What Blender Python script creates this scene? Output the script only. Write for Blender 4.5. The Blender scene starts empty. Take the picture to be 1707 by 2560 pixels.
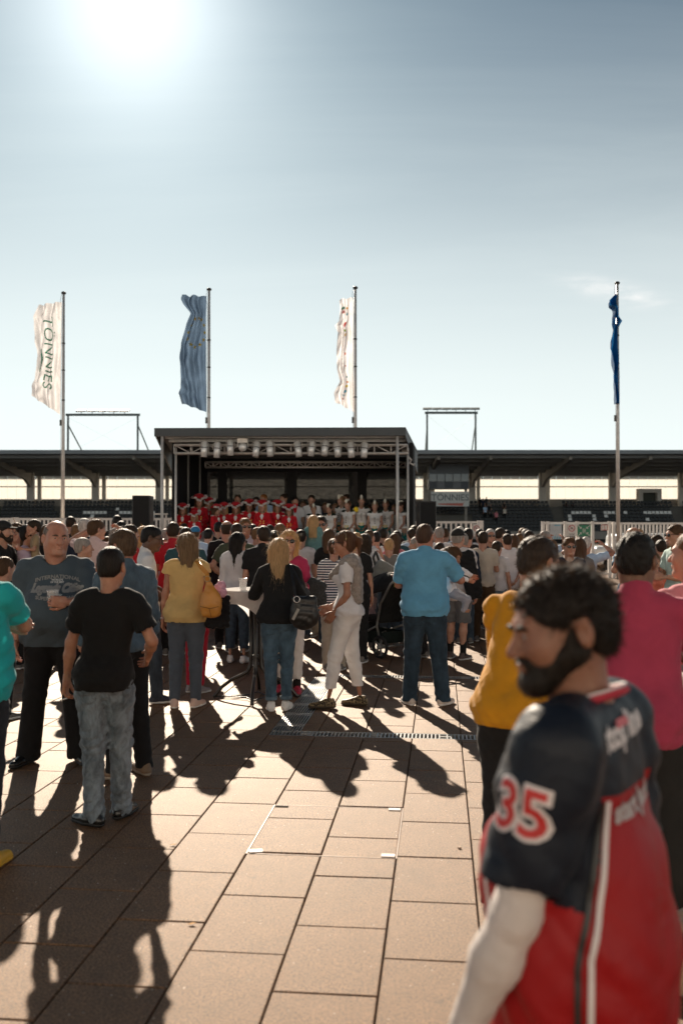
import bpy, bmesh, math, random
import numpy as np
from mathutils import Vector, Matrix
from mathutils.bvhtree import BVHTree

random.seed(7)
R = math.radians
SC = bpy.context.scene
COL = SC.collection

# ------------------------------------------------------------------ camera
F_PX, CX, CY, CAM_H, PITCH = 2400.0, 853.5, 1280.0, 1.76, R(0.716)
cam_data = bpy.data.cameras.new('camera')
cam = bpy.data.objects.new('camera', cam_data)
COL.objects.link(cam)
cam.location = (0, 0, CAM_H)
cam.rotation_euler = (R(90) + PITCH, 0, 0)
cam_data.sensor_fit = 'VERTICAL'
cam_data.sensor_height = 36.0
cam_data.sensor_width = 24.0
cam_data.lens = 33.75
cam_data.clip_start = 0.05
cam_data.clip_end = 3000
cam_data.dof.use_dof = True
cam_data.dof.focus_distance = 9.3
cam_data.dof.aperture_fstop = 2.2
SC.camera = cam

# ------------------------------------------------------------------ light
SUN_AZ, SUN_EL = R(-12.4), R(28.6)      # azimuth from +Y towards +X
world = bpy.data.worlds.new('World')
SC.world = world
world.use_nodes = True
wn, wl = world.node_tree.nodes, world.node_tree.links
wn.clear()
w_out = wn.new('ShaderNodeOutputWorld')
w_bg = wn.new('ShaderNodeBackground')
w_bg.inputs[1].default_value = 0.05
w_sky = wn.new('ShaderNodeTexSky')
w_sky.sky_type = 'NISHITA'
w_sky.sun_disc = False
w_sky.sun_elevation = SUN_EL
w_sky.sun_rotation = SUN_AZ
w_sky.altitude = 80
w_sky.air_density = 1.0
w_sky.dust_density = 0.3
w_sky.ozone_density = 3.5
w_geo = wn.new('ShaderNodeTexCoord')
# thin cirrus: noise in a plane projection of the sky direction
w_sep = wn.new('ShaderNodeSeparateXYZ')
wl.new(w_geo.outputs['Generated'], w_sep.inputs[0])
w_add = wn.new('ShaderNodeMath'); w_add.operation = 'ADD'; w_add.inputs[1].default_value = 0.12
wl.new(w_sep.outputs[2], w_add.inputs[0])
w_dx = wn.new('ShaderNodeMath'); w_dx.operation = 'DIVIDE'
w_dy = wn.new('ShaderNodeMath'); w_dy.operation = 'DIVIDE'
wl.new(w_sep.outputs[0], w_dx.inputs[0]); wl.new(w_add.outputs[0], w_dx.inputs[1])
wl.new(w_sep.outputs[1], w_dy.inputs[0]); wl.new(w_add.outputs[0], w_dy.inputs[1])
w_cmb = wn.new('ShaderNodeCombineXYZ')
wl.new(w_dx.outputs[0], w_cmb.inputs[0]); wl.new(w_dy.outputs[0], w_cmb.inputs[1])
w_map = wn.new('ShaderNodeMapping')
w_map.inputs['Rotation'].default_value = (0, 0, R(62))
w_map.inputs['Scale'].default_value = (0.35, 1.1, 1)
wl.new(w_cmb.outputs[0], w_map.inputs[0])
w_noi = wn.new('ShaderNodeTexNoise')
w_noi.inputs['Scale'].default_value = 1.1
w_noi.inputs['Detail'].default_value = 7
w_noi.inputs['Roughness'].default_value = 0.62
w_noi.inputs['Distortion'].default_value = 0.7
wl.new(w_map.outputs[0], w_noi.inputs[0])
w_rmp = wn.new('ShaderNodeMapRange')
w_rmp.inputs[1].default_value = 0.47; w_rmp.inputs[2].default_value = 0.86
w_rmp.inputs[3].default_value = 0.0; w_rmp.inputs[4].default_value = 0.20
wl.new(w_noi.outputs[0], w_rmp.inputs[0])
w_mix = wn.new('ShaderNodeMixRGB'); w_mix.blend_type = 'MIX'
w_mix.inputs[2].default_value = (8.6, 9.6, 9.5, 1)
wl.new(w_rmp.outputs[0], w_mix.inputs[0])
# aureole of the sun behind the thin cloud veil
SUN_V = Vector((math.sin(SUN_AZ) * math.cos(SUN_EL), math.cos(SUN_AZ) * math.cos(SUN_EL), math.sin(SUN_EL)))
w_dot = wn.new('ShaderNodeVectorMath'); w_dot.operation = 'DOT_PRODUCT'
w_dot.inputs[1].default_value = SUN_V
wl.new(w_geo.outputs['Generated'], w_dot.inputs[0])
w_clp = wn.new('ShaderNodeMath'); w_clp.operation = 'MAXIMUM'; w_clp.inputs[1].default_value = 0
wl.new(w_dot.outputs['Value'], w_clp.inputs[0])
# one small wisp of cloud low on the right
def wmath(op, a, b=None):
    nd = wn.new('ShaderNodeMath'); nd.operation = op
    for i_, v_ in enumerate((a, b)):
        if v_ is None: continue
        if isinstance(v_, (int, float)): nd.inputs[i_].default_value = v_
        else: wl.new(v_, nd.inputs[i_])
    return nd.outputs[0]


w_ya = wmath('MAXIMUM', w_sep.outputs[1], 0.01)
w_ra = wmath('SUBTRACT', wmath('DIVIDE', w_sep.outputs[0], w_ya), 0.288)
w_rb = wmath('SUBTRACT', wmath('DIVIDE', w_sep.outputs[2], w_ya), 0.242)
w_rb = wmath('ADD', w_rb, wmath('MULTIPLY', w_ra, 0.22))
w_q = wmath('ADD', wmath('POWER', wmath('ABSOLUTE', wmath('MULTIPLY', w_ra, 21.0)), 2.0), wmath('POWER', wmath('ABSOLUTE', wmath('MULTIPLY', w_rb, 95.0)), 2.0))
w_wm = wmath('POWER', 2.718, wmath('MULTIPLY', w_q, -1.0))
w_m2 = wn.new('ShaderNodeMapping'); w_m2.inputs['Scale'].default_value = (9, 1, 34); w_m2.inputs['Rotation'].default_value = (0, R(-12), 0)
wl.new(w_geo.outputs['Generated'], w_m2.inputs[0])
w_n2 = wn.new('ShaderNodeTexNoise'); w_n2.inputs['Scale'].default_value = 2.2; w_n2.inputs['Detail'].default_value = 6; w_n2.inputs['Roughness'].default_value = 0.65; w_n2.inputs['Distortion'].default_value = 0.5
wl.new(w_m2.outputs[0], w_n2.inputs[0])
w_wisp = wmath('MULTIPLY', wmath('MULTIPLY', w_wm, wmath('MAXIMUM', wmath('SUBTRACT', w_n2.outputs[0], 0.36), 0.0)), 3.0)
w_wc = wmath('MINIMUM', w_wisp, 0.75)
# pale haze that thickens towards the horizon on every side
w_abs = wn.new('ShaderNodeMath'); w_abs.operation = 'MAXIMUM'; w_abs.inputs[1].default_value = 0.0
wl.new(w_sep.outputs[2], w_abs.inputs[0])
w_hz = wn.new('ShaderNodeMapRange'); w_hz.interpolation_type = 'SMOOTHERSTEP'
w_hz.inputs[1].default_value = 0.63; w_hz.inputs[2].default_value = -0.05; w_hz.inputs[3].default_value = 0.0; w_hz.inputs[4].default_value = 1.0
wl.new(w_abs.outputs[0], w_hz.inputs[0])
w_hm = wn.new('ShaderNodeMixRGB'); w_hm.inputs[2].default_value = (10.6, 11.5, 11.3, 1)
w_tint = wn.new('ShaderNodeMixRGB'); w_tint.blend_type = 'MULTIPLY'; w_tint.inputs[0].default_value = 1.0; w_tint.inputs[2].default_value = (0.12, 0.30, 0.33, 1)
wl.new(w_sky.outputs[0], w_tint.inputs[1]); wl.new(w_tint.outputs[0], w_mix.inputs[1])
wl.new(w_hz.outputs[0], w_hm.inputs[0]); wl.new(w_mix.outputs[0], w_hm.inputs[1])
w_wx = wn.new('ShaderNodeMixRGB'); w_wx.inputs[2].default_value = (11.0, 11.0, 10.8, 1)
wl.new(w_wc, w_wx.inputs[0]); wl.new(w_hm.outputs[0], w_wx.inputs[1])
last = w_wx.outputs[0]
for power, amt in ((300, 5.5), (80, 3.4), (12, 1.7)):
    p = wn.new('ShaderNodeMath'); p.operation = 'POWER'; p.inputs[1].default_value = power
    wl.new(w_clp.outputs[0], p.inputs[0])
    m = wn.new('ShaderNodeMixRGB'); m.blend_type = 'ADD'; m.inputs[2].default_value = (amt, amt, amt * 0.98, 1)
    wl.new(p.outputs[0], m.inputs[0]); wl.new(last, m.inputs[1])
    last = m.outputs[0]
wl.new(last, w_bg.inputs[0])
wl.new(w_bg.outputs[0], w_out.inputs[0])

sun_data = bpy.data.lights.new('sun', 'SUN')
sun_data.energy = 5.0
sun_data.angle = R(0.55)
sun_data.color = (1.0, 0.86, 0.69)
sun = bpy.data.objects.new('sun', sun_data)
COL.objects.link(sun)
sun.rotation_euler = SUN_V.to_track_quat('Z', 'Y').to_euler()
SC.view_settings.view_transform = 'Standard'
SC.view_settings.look = 'None'
SC.view_settings.exposure = 0.85
SC.view_settings.gamma = 1.0
SC.cycles.max_bounces = 6
SC.cycles.transparent_max_bounces = 8
SC.cycles.caustics_reflective = False
SC.cycles.caustics_refractive = False
SC.cycles.use_adaptive_sampling = True
SC.cycles.use_denoising = True


def pt(px, py, Y):
    """the point at depth Y (metres) that projects to pixel px,py of the 1707x2560 photograph"""
    a, b = (px - CX) / F_PX, (CY - py) / F_PX
    c, s = math.cos(PITCH), math.sin(PITCH)
    dx, dy, dz = a, c - b * s, s + b * c
    t = Y / dy
    return Vector((dx * t, Y, CAM_H + dz * t))


def gnd(px, py, z=0.0):
    a, b = (px - CX) / F_PX, (CY - py) / F_PX
    c, s = math.cos(PITCH), math.sin(PITCH)
    dx, dy, dz = a, c - b * s, s + b * c
    t = (z - CAM_H) / dz
    return Vector((dx * t, dy * t, z))

# ------------------------------------------------------------------ materials
MATS = {}


def new_mat(name):
    m = bpy.data.materials.new(name)
    m.use_nodes = True
    n, l = m.node_tree.nodes, m.node_tree.links
    return m, n, l, n['Principled BSDF']


def bump_from(n, l, b, height_socket, strength, dist):
    bp = n.new('ShaderNodeBump')
    bp.inputs['Strength'].default_value = strength
    bp.inputs['Distance'].default_value = dist
    l.new(height_socket, bp.inputs['Height'])
    l.new(bp.outputs[0], b.inputs['Normal'])
    return bp


def tex_obj(n, l, scale=(1, 1, 1)):
    tc = n.new('ShaderNodeTexCoord')
    mp = n.new('ShaderNodeMapping')
    mp.inputs['Scale'].default_value = scale
    l.new(tc.outputs['Object'], mp.inputs[0])
    return mp.outputs[0]


def ramp2(n, l, fac, c1, c2, p1=0.0, p2=1.0):
    r = n.new('ShaderNodeValToRGB')
    r.color_ramp.elements[0].position = p1
    r.color_ramp.elements[1].position = p2
    r.color_ramp.elements[0].color = (*c1, 1)
    r.color_ramp.elements[1].color = (*c2, 1)
    l.new(fac, r.inputs[0])
    return r.outputs[0]


def noise(n, l, vec, scale, detail=3, rough=0.5, dist=0.0):
    t = n.new('ShaderNodeTexNoise')
    t.inputs['Scale'].default_value = scale
    t.inputs['Detail'].default_value = detail
    t.inputs['Roughness'].default_value = rough
    t.inputs['Distortion'].default_value = dist
    l.new(vec, t.inputs['Vector'])
    return t.outputs[0]


def plain(name, col, rough=0.6, metal=0.0, spec=0.5, var=0.12, nscale=6.0, bump=0.0, bscale=60.0):
    """painted or moulded surface: colour with slight uneven wear"""
    if name in MATS:
        return MATS[name]
    m, n, l, b = new_mat(name)
    v = tex_obj(n, l)
    f = noise(n, l, v, nscale, 4, 0.6)
    l.new(ramp2(n, l, f, tuple(c * (1 - var) for c in col), tuple(min(1, c * (1 + var)) for c in col), 0.3, 0.7), b.inputs['Base Color'])
    b.inputs['Roughness'].default_value = rough
    b.inputs['Metallic'].default_value = metal
    b.inputs['Specular IOR Level'].default_value = spec
    if bump:
        bump_from(n, l, b, noise(n, l, v, bscale, 3), bump, 0.004)
    MATS[name] = m
    return m


def cloth(col, thin=0.0, kind='plain', rough=0.88):
    """woven cloth; thin > 0 lets sunlight through"""
    key = ('cloth', tuple(round(c, 3) for c in col), thin, kind)
    if key in MATS:
        return MATS[key]
    m, n, l, b = new_mat('cloth_' + kind)
    v = tex_obj(n, l)
    if kind == 'denim':
        f = noise(n, l, tex_obj(n, l, (1, 1, 0.55)), 9, 5, 0.65)
        c = ramp2(n, l, f, tuple(x * 0.72 for x in col), tuple(min(1, x * 1.45) for x in col), 0.36, 0.66)
    elif kind == 'acid':
        f = noise(n, l, tex_obj(n, l, (1, 1, 0.5)), 13, 6, 0.7, 0.6)
        c = ramp2(n, l, f, tuple(x * 0.5 for x in col), tuple(min(1, x * 1.75) for x in col), 0.34, 0.66)
    elif kind == 'knit':
        f = noise(n, l, v, 40, 3, 0.6)
        c = ramp2(n, l, f, tuple(x * 0.8 for x in col), tuple(min(1, x * 1.2) for x in col), 0.35, 0.65)
    elif kind == 'marl':
        f = noise(n, l, v, 110, 4, 0.8)
        c = ramp2(n, l, f, tuple(x * 0.45 for x in col), tuple(min(1, x * 1.8) for x in col), 0.38, 0.62)
    elif kind == 'stripe':
        sx = n.new('ShaderNodeSeparateXYZ'); l.new(v, sx.inputs[0])
        mm = n.new('ShaderNodeMath'); mm.operation = 'MULTIPLY'; mm.inputs[1].default_value = 30.0
        l.new(sx.outputs[2], mm.inputs[0])
        fr = n.new('ShaderNodeMath'); fr.operation = 'FRACT'; l.new(mm.outputs[0], fr.inputs[0])
        gt = n.new('ShaderNodeMath'); gt.operation = 'GREATER_THAN'; gt.inputs[1].default_value = 0.55
        l.new(fr.outputs[0], gt.inputs[0])
        c = ramp2(n, l, gt.outputs[0], col, (0.75, 0.74, 0.72))
    elif kind == 'snake':
        f = noise(n, l, v, 55, 2, 0.6)
        c = ramp2(n, l, f, (0.03, 0.02, 0.012), (0.26, 0.19, 0.10), 0.46, 0.56)
    else:
        f = noise(n, l, v, 5, 4, 0.6)
        c = ramp2(n, l, f, tuple(x * 0.86 for x in col), tuple(min(1, x * 1.1) for x in col), 0.3, 0.7)
    l.new(c, b.inputs['Base Color'])
    b.inputs['Roughness'].default_value = rough
    b.inputs['Specular IOR Level'].default_value = 0.25
    b.inputs['Sheen Weight'].default_value = 0.25 if sum(col) > 0.25 else 0.08
    b.inputs['Sheen Roughness'].default_value = 0.4
    # wrinkles finer than the mesh folds + weave
    a = noise(n, l, tex_obj(n, l, (1, 1, 1.3)), 7.5, 2, 0.45, 0.8)
    w = noise(n, l, v, 420 if kind != 'knit' else 130, 2, 0.5)
    mx = n.new('ShaderNodeMath'); mx.operation = 'MULTIPLY_ADD'; mx.inputs[1].default_value = 0.035
    l.new(w, mx.inputs[0]); l.new(a, mx.inputs[2])
    bump_from(n, l, b, mx.outputs[0], 0.55 if kind in ('denim', 'acid') else 0.42, 0.045 if kind in ('denim', 'acid') else 0.03)
    if thin > 0:
        tr = n.new('ShaderNodeBsdfTranslucent')
        l.new(c, tr.inputs[0])
        ms = n.new('ShaderNodeMixShader'); ms.inputs[0].default_value = thin
        l.new(b.outputs[0], ms.inputs[1]); l.new(tr.outputs[0], ms.inputs[2])
        l.new(ms.outputs[0], n['Material Output'].inputs[0])
    MATS[key] = m
    return m


def skin(col=(0.42, 0.235, 0.165)):
    key = ('skin', col)
    if key in MATS:
        return MATS[key]
    m, n, l, b = new_mat('skin')
    v = tex_obj(n, l)
    f = noise(n, l, v, 16, 4, 0.6)
    l.new(ramp2(n, l, f, (col[0] * 0.86, col[1] * 0.76, col[2] * 0.74), (min(1, col[0] * 1.1), col[1] * 1.12, col[2] * 1.12), 0.32, 0.68), b.inputs['Base Color'])
    b.inputs['Roughness'].default_value = 0.5
    b.inputs['Specular IOR Level'].default_value = 0.4
    b.inputs['Subsurface Weight'].default_value = 0.28
    b.inputs['Subsurface Radius'].default_value = (1.0, 0.3, 0.15)
    b.inputs['Subsurface Scale'].default_value = 0.022
    bump_from(n, l, b, noise(n, l, v, 240, 3, 0.6), 0.12, 0.004)
    MATS[key] = m
    return m


def hairm(col):
    key = ('hair', col)
    if key in MATS:
        return MATS[key]
    m, n, l, b = new_mat('hair')
    f = noise(n, l, tex_obj(n, l, (1, 1, 0.12)), 95, 4, 0.7, 0.4)
    l.new(ramp2(n, l, f, tuple(x * 0.5 for x in col), tuple(min(1, x * 1.75) for x in col), 0.34, 0.68), b.inputs['Base Color'])
    b.inputs['Roughness'].default_value = 0.5
    b.inputs['Specular IOR Level'].default_value = 0.22
    tr = n.new('ShaderNodeBsdfTranslucent'); tr.inputs[0].default_value = (*[min(1, c * 2.0 + a_) for c, a_ in zip(col, (0.16, 0.08, 0.035))], 1)
    ms = n.new('ShaderNodeMixShader'); ms.inputs[0].default_value = 0.16 if sum(col) < 0.15 else 0.3
    bump_from(n, l, b, f, 0.8, 0.01)
    l.new(b.outputs[0], ms.inputs[1]); l.new(tr.outputs[0], ms.inputs[2])
    l.new(ms.outputs[0], n['Material Output'].inputs[0])
    MATS[key] = m
    return m

# ------------------------------------------------------------------ objects


def link(name, me, mat=None, parent=None):
    o = bpy.data.objects.new(name, me)
    COL.objects.link(o)
    if mat is not None and me is not None and len(me.materials) == 0:
        for mm in (mat if isinstance(mat, (list, tuple)) else [mat]):
            me.materials.append(mm)
    if parent is not None:
        o.parent = parent
    return o


def tag(o, label=None, cat=None, group=None, kind=None):
    if label: o['label'] = label
    if cat: o['category'] = cat
    if group: o['group'] = group
    if kind: o['kind'] = kind
    return o


def empty(name, loc=(0, 0, 0), rz=0.0, label=None, cat=None, group=None, scale=1.0):
    o = bpy.data.objects.new(name, None)
    COL.objects.link(o)
    o.location = loc
    o.rotation_euler = (0, 0, rz)
    o.scale = (scale,) * 3
    o.empty_display_size = 0.1
    return tag(o, label, cat, group)


def copy_thing(root, loc=None, rz=None, label=None, **kw):
    r = root.copy(); COL.objects.link(r)
    if loc is not None: r.location = loc
    if rz is not None: r.rotation_euler = (0, 0, rz)
    if label: r['label'] = label
    for ch in list(root.children):
        c = ch.copy(); COL.objects.link(c); c.parent = r
        for g in list(ch.children):
            d = g.copy(); COL.objects.link(d); d.parent = c
    return r


def np_mesh(name, V, faces, smooth=True):
    """faces: list of int arrays of shape (n,3) or (n,4)"""
    me = bpy.data.meshes.new(name)
    V = np.asarray(V, dtype=np.float32)
    me.vertices.add(len(V)); me.vertices.foreach_set('co', V.ravel())
    faces = [np.asarray(f, dtype=np.int32) for f in faces if len(f)]
    li = np.concatenate([f.ravel() for f in faces]); tot = np.concatenate([np.full(len(f), f.shape[1], dtype=np.int32) for f in faces])
    st = np.concatenate([[0], np.cumsum(tot)[:-1]]).astype(np.int32)
    me.loops.add(len(li)); me.loops.foreach_set('vertex_index', li)
    me.polygons.add(len(tot)); me.polygons.foreach_set('loop_start', st); me.polygons.foreach_set('loop_total', tot)
    me.polygons.foreach_set('use_smooth', np.full(len(tot), smooth))
    me.update(calc_edges=True)
    return me


class MB:
    """collects boxes, bars, tubes, discs into one mesh"""
    def __init__(s):
        s.bm = bmesh.new(); s.sm = False

    def box(s, c, h, rot=None, bev=0.0):
        m = Matrix.Translation(Vector(c))
        if rot is not None: m = m @ (rot if isinstance(rot, Matrix) else Matrix.Rotation(rot, 4, 'Z'))
        m = m @ Matrix.Diagonal((h[0] * 2, h[1] * 2, h[2] * 2, 1))
        g = bmesh.ops.create_cube(s.bm, size=1, matrix=m)
        if bev:
            es = list({e for v in g['verts'] for e in v.link_edges})
            bmesh.ops.bevel(s.bm, geom=es, offset=bev, segments=1, affect='EDGES')
        return s

    def bar(s, a, b, w, d=None, up=(0, 0, 1)):
        a, b = Vector(a), Vector(b); d = d or w
        z = (b - a).normalized(); u = Vector(up)
        if abs(z.dot(u)) > 0.99: u = Vector((0, 1, 0))
        x = u.cross(z).normalized(); y = z.cross(x)
        m = Matrix((x, y, z)).transposed().to_4x4(); m.translation = (a + b) / 2
        bmesh.ops.create_cube(s.bm, size=1, matrix=m @ Matrix.Diagonal((w, d, (b - a).length, 1)))
        return s

    def tube(s, pts, r, n=8, cap=True):
        pts = [Vector(p) for p in pts]
        rs = r if isinstance(r, (list, tuple)) else [r] * len(pts)
        rings = []; x = None
        for i, p in enumerate(pts):
            t = (pts[min(i + 1, len(pts) - 1)] - pts[max(i - 1, 0)]).normalized()
            if x is None:
                x = t.cross(Vector((0, 0, 1)))
                if x.length < 1e-3: x = t.cross(Vector((0, 1, 0)))
            x = (x - t * x.dot(t)).normalized(); y = t.cross(x)
            rings.append([s.bm.verts.new(p + (x * math.cos(2 * math.pi * k / n) + y * math.sin(2 * math.pi * k / n)) * rs[i]) for k in range(n)])
        for a, b in zip(rings, rings[1:]):
            for k in range(n):
                f = s.bm.faces.new((a[k], a[(k + 1) % n], b[(k + 1) % n], b[k])); f.smooth = n > 5
        if cap:
            s.bm.faces.new(rings[0][::-1]); s.bm.faces.new(rings[-1])
        return s

    def lathe(s, prof, c=(0, 0, 0), n=24, axis=None, smooth=True, close=False):
        c = Vector(c); M = axis if axis is not None else Matrix.Identity(3)
        rings = []
        for r, z in prof:
            rings.append([s.bm.verts.new(c + M @ Vector((r * math.cos(2 * math.pi * k / n), r * math.sin(2 * math.pi * k / n), z))) for k in range(n)])
        if close: rings.append(rings[0])
        for a, b in zip(rings, rings[1:]):
            for k in range(n):
                f = s.bm.faces.new((a[k], a[(k + 1) % n], b[(k + 1) % n], b[k])); f.smooth = smooth
        return s

    def poly(s, pts):
        s.bm.faces.new([s.bm.verts.new(p) for p in pts]); return s

    def prism(s, pts, off):
        off = Vector(off)
        a = [s.bm.verts.new(Vector(p)) for p in pts]; b = [s.bm.verts.new(Vector(p) + off) for p in pts]
        s.bm.faces.new(a[::-1]); s.bm.faces.new(b); n = len(a)
        for k in range(n): s.bm.faces.new((a[k], a[(k + 1) % n], b[(k + 1) % n], b[k]))
        return s

    def mesh(s, name):
        bmesh.ops.recalc_face_normals(s.bm, faces=s.bm.faces)
        me = bpy.data.meshes.new(name); s.bm.to_mesh(me); s.bm.free()
        return me

    def out(s, name, mat, parent=None):
        return link(name, s.mesh(name), mat, parent)

# ------------------------------------------------------------------ soft shapes: distance field -> surface


def surf_nets(F, lo, h, smooth=1, cuts=()):
    S = F < 0
    cnt = np.zeros(tuple(d - 1 for d in F.shape), dtype=np.int8)
    for a in (0, 1):
        for b in (0, 1):
            for c in (0, 1):
                cnt += S[a:F.shape[0] - 1 + a, b:F.shape[1] - 1 + b, c:F.shape[2] - 1 + c]
    act = (cnt > 0) & (cnt < 8)
    idx = np.argwhere(act)
    if len(idx) == 0: return np.zeros((0, 3)), np.zeros((0, 4), int)
    vid = np.full(act.shape, -1, dtype=np.int32); vid[act] = np.arange(len(idx))
    i, j, k = idx.T
    pos = np.zeros((len(idx), 3), dtype=np.float32); w = np.zeros(len(idx), dtype=np.float32)
    C = [(a, b, c) for a in (0, 1) for b in (0, 1) for c in (0, 1)]
    for a in C:
        for ax in range(3):
            if a[ax]: continue
            b = list(a); b[ax] = 1
            fa = F[i + a[0], j + a[1], k + a[2]]; fb = F[i + b[0], j + b[1], k + b[2]]
            m = (fa < 0) != (fb < 0)
            t = np.where(m, fa / np.where(m, fa - fb, 1), 0)
            add = np.empty((len(idx), 3), dtype=np.float32); add[:] = a; add[:, ax] += t
            pos[m] += add[m]; w[m] += 1
    V = np.asarray(lo, dtype=np.float32) + (idx + pos / w[:, None]) * h
    Q = []
    for ax in range(3):
        o1, o2 = (ax + 1) % 3, (ax + 2) % 3
        sl0 = [slice(1, -1)] * 3; sl1 = [slice(1, -1)] * 3
        sl0[ax] = slice(0, -1); sl1[ax] = slice(1, None)
        A, B = S[tuple(sl0)], S[tuple(sl1)]
        e = np.argwhere(A != B)
        if len(e) == 0: continue
        flip = ~A[tuple(e.T)]
        base = e.copy(); base[:, o1] += 1; base[:, o2] += 1
        qs = []
        for d1, d2 in ((-1, -1), (0, -1), (0, 0), (-1, 0)):
            c = base.copy(); c[:, o1] += d1; c[:, o2] += d2
            qs.append(vid[tuple(c.T)])
        q = np.stack(qs, 1); q[flip] = q[flip][:, ::-1]
        Q.append(q)
    Q = np.concatenate(Q)
    Q = Q[(Q >= 0).all(1)]
    if cuts:
        cen = V[Q].mean(1)
        nr = np.cross(V[Q[:, 2]] - V[Q[:, 0]], V[Q[:, 3]] - V[Q[:, 1]]); nr /= (np.linalg.norm(nr, axis=1, keepdims=True) + 1e-9)
        keep = np.ones(len(Q), bool)
        for p, n_, rad in cuts:
            n_ = np.asarray(n_, float); n_ /= np.linalg.norm(n_)
            d = (cen - np.asarray(p)) @ n_
            near = (np.abs(d) < 1.0 * h) & (nr @ n_ > 0.8) & (np.linalg.norm(cen - np.asarray(p), axis=1) < rad)
            keep &= ~near
        Q = Q[keep]
    for _ in range(smooth):
        n = len(V); acc = np.zeros_like(V); c = np.zeros(n)
        for a, b in ((0, 1), (1, 2), (2, 3), (3, 0)):
            for p, q in ((Q[:, a], Q[:, b]), (Q[:, b], Q[:, a])):
                for x in range(3): acc[:, x] += np.bincount(p, V[q, x], n)
                c += np.bincount(p, minlength=n)
        mk = c > 0
        V[mk] = 0.45 * V[mk] + 0.55 * acc[mk] / c[mk, None]
    return V, Q


def wob(P, seed=0, f=1.0):
    """cloth-like ridged noise in [-1,1]"""
    s = seed * 1.7
    x, y, z = P[..., 0] * f, P[..., 1] * f, P[..., 2] * f
    w = 1.2 * np.sin(9 * x + 7 * y - 5 * z + s) + 0.8 * np.sin(-14 * x + 11 * y + 12 * z + 2 * s)
    a = np.sin(21 * x + 15 * y + 26 * z + w + s)
    b = np.sin(-24 * x + 12 * y + 33 * z + 1.4 * w + 3 * s)
    return 0.6 * (1 - 2 * np.abs(a)) + 0.4 * (1 - 2 * np.abs(b))


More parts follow.
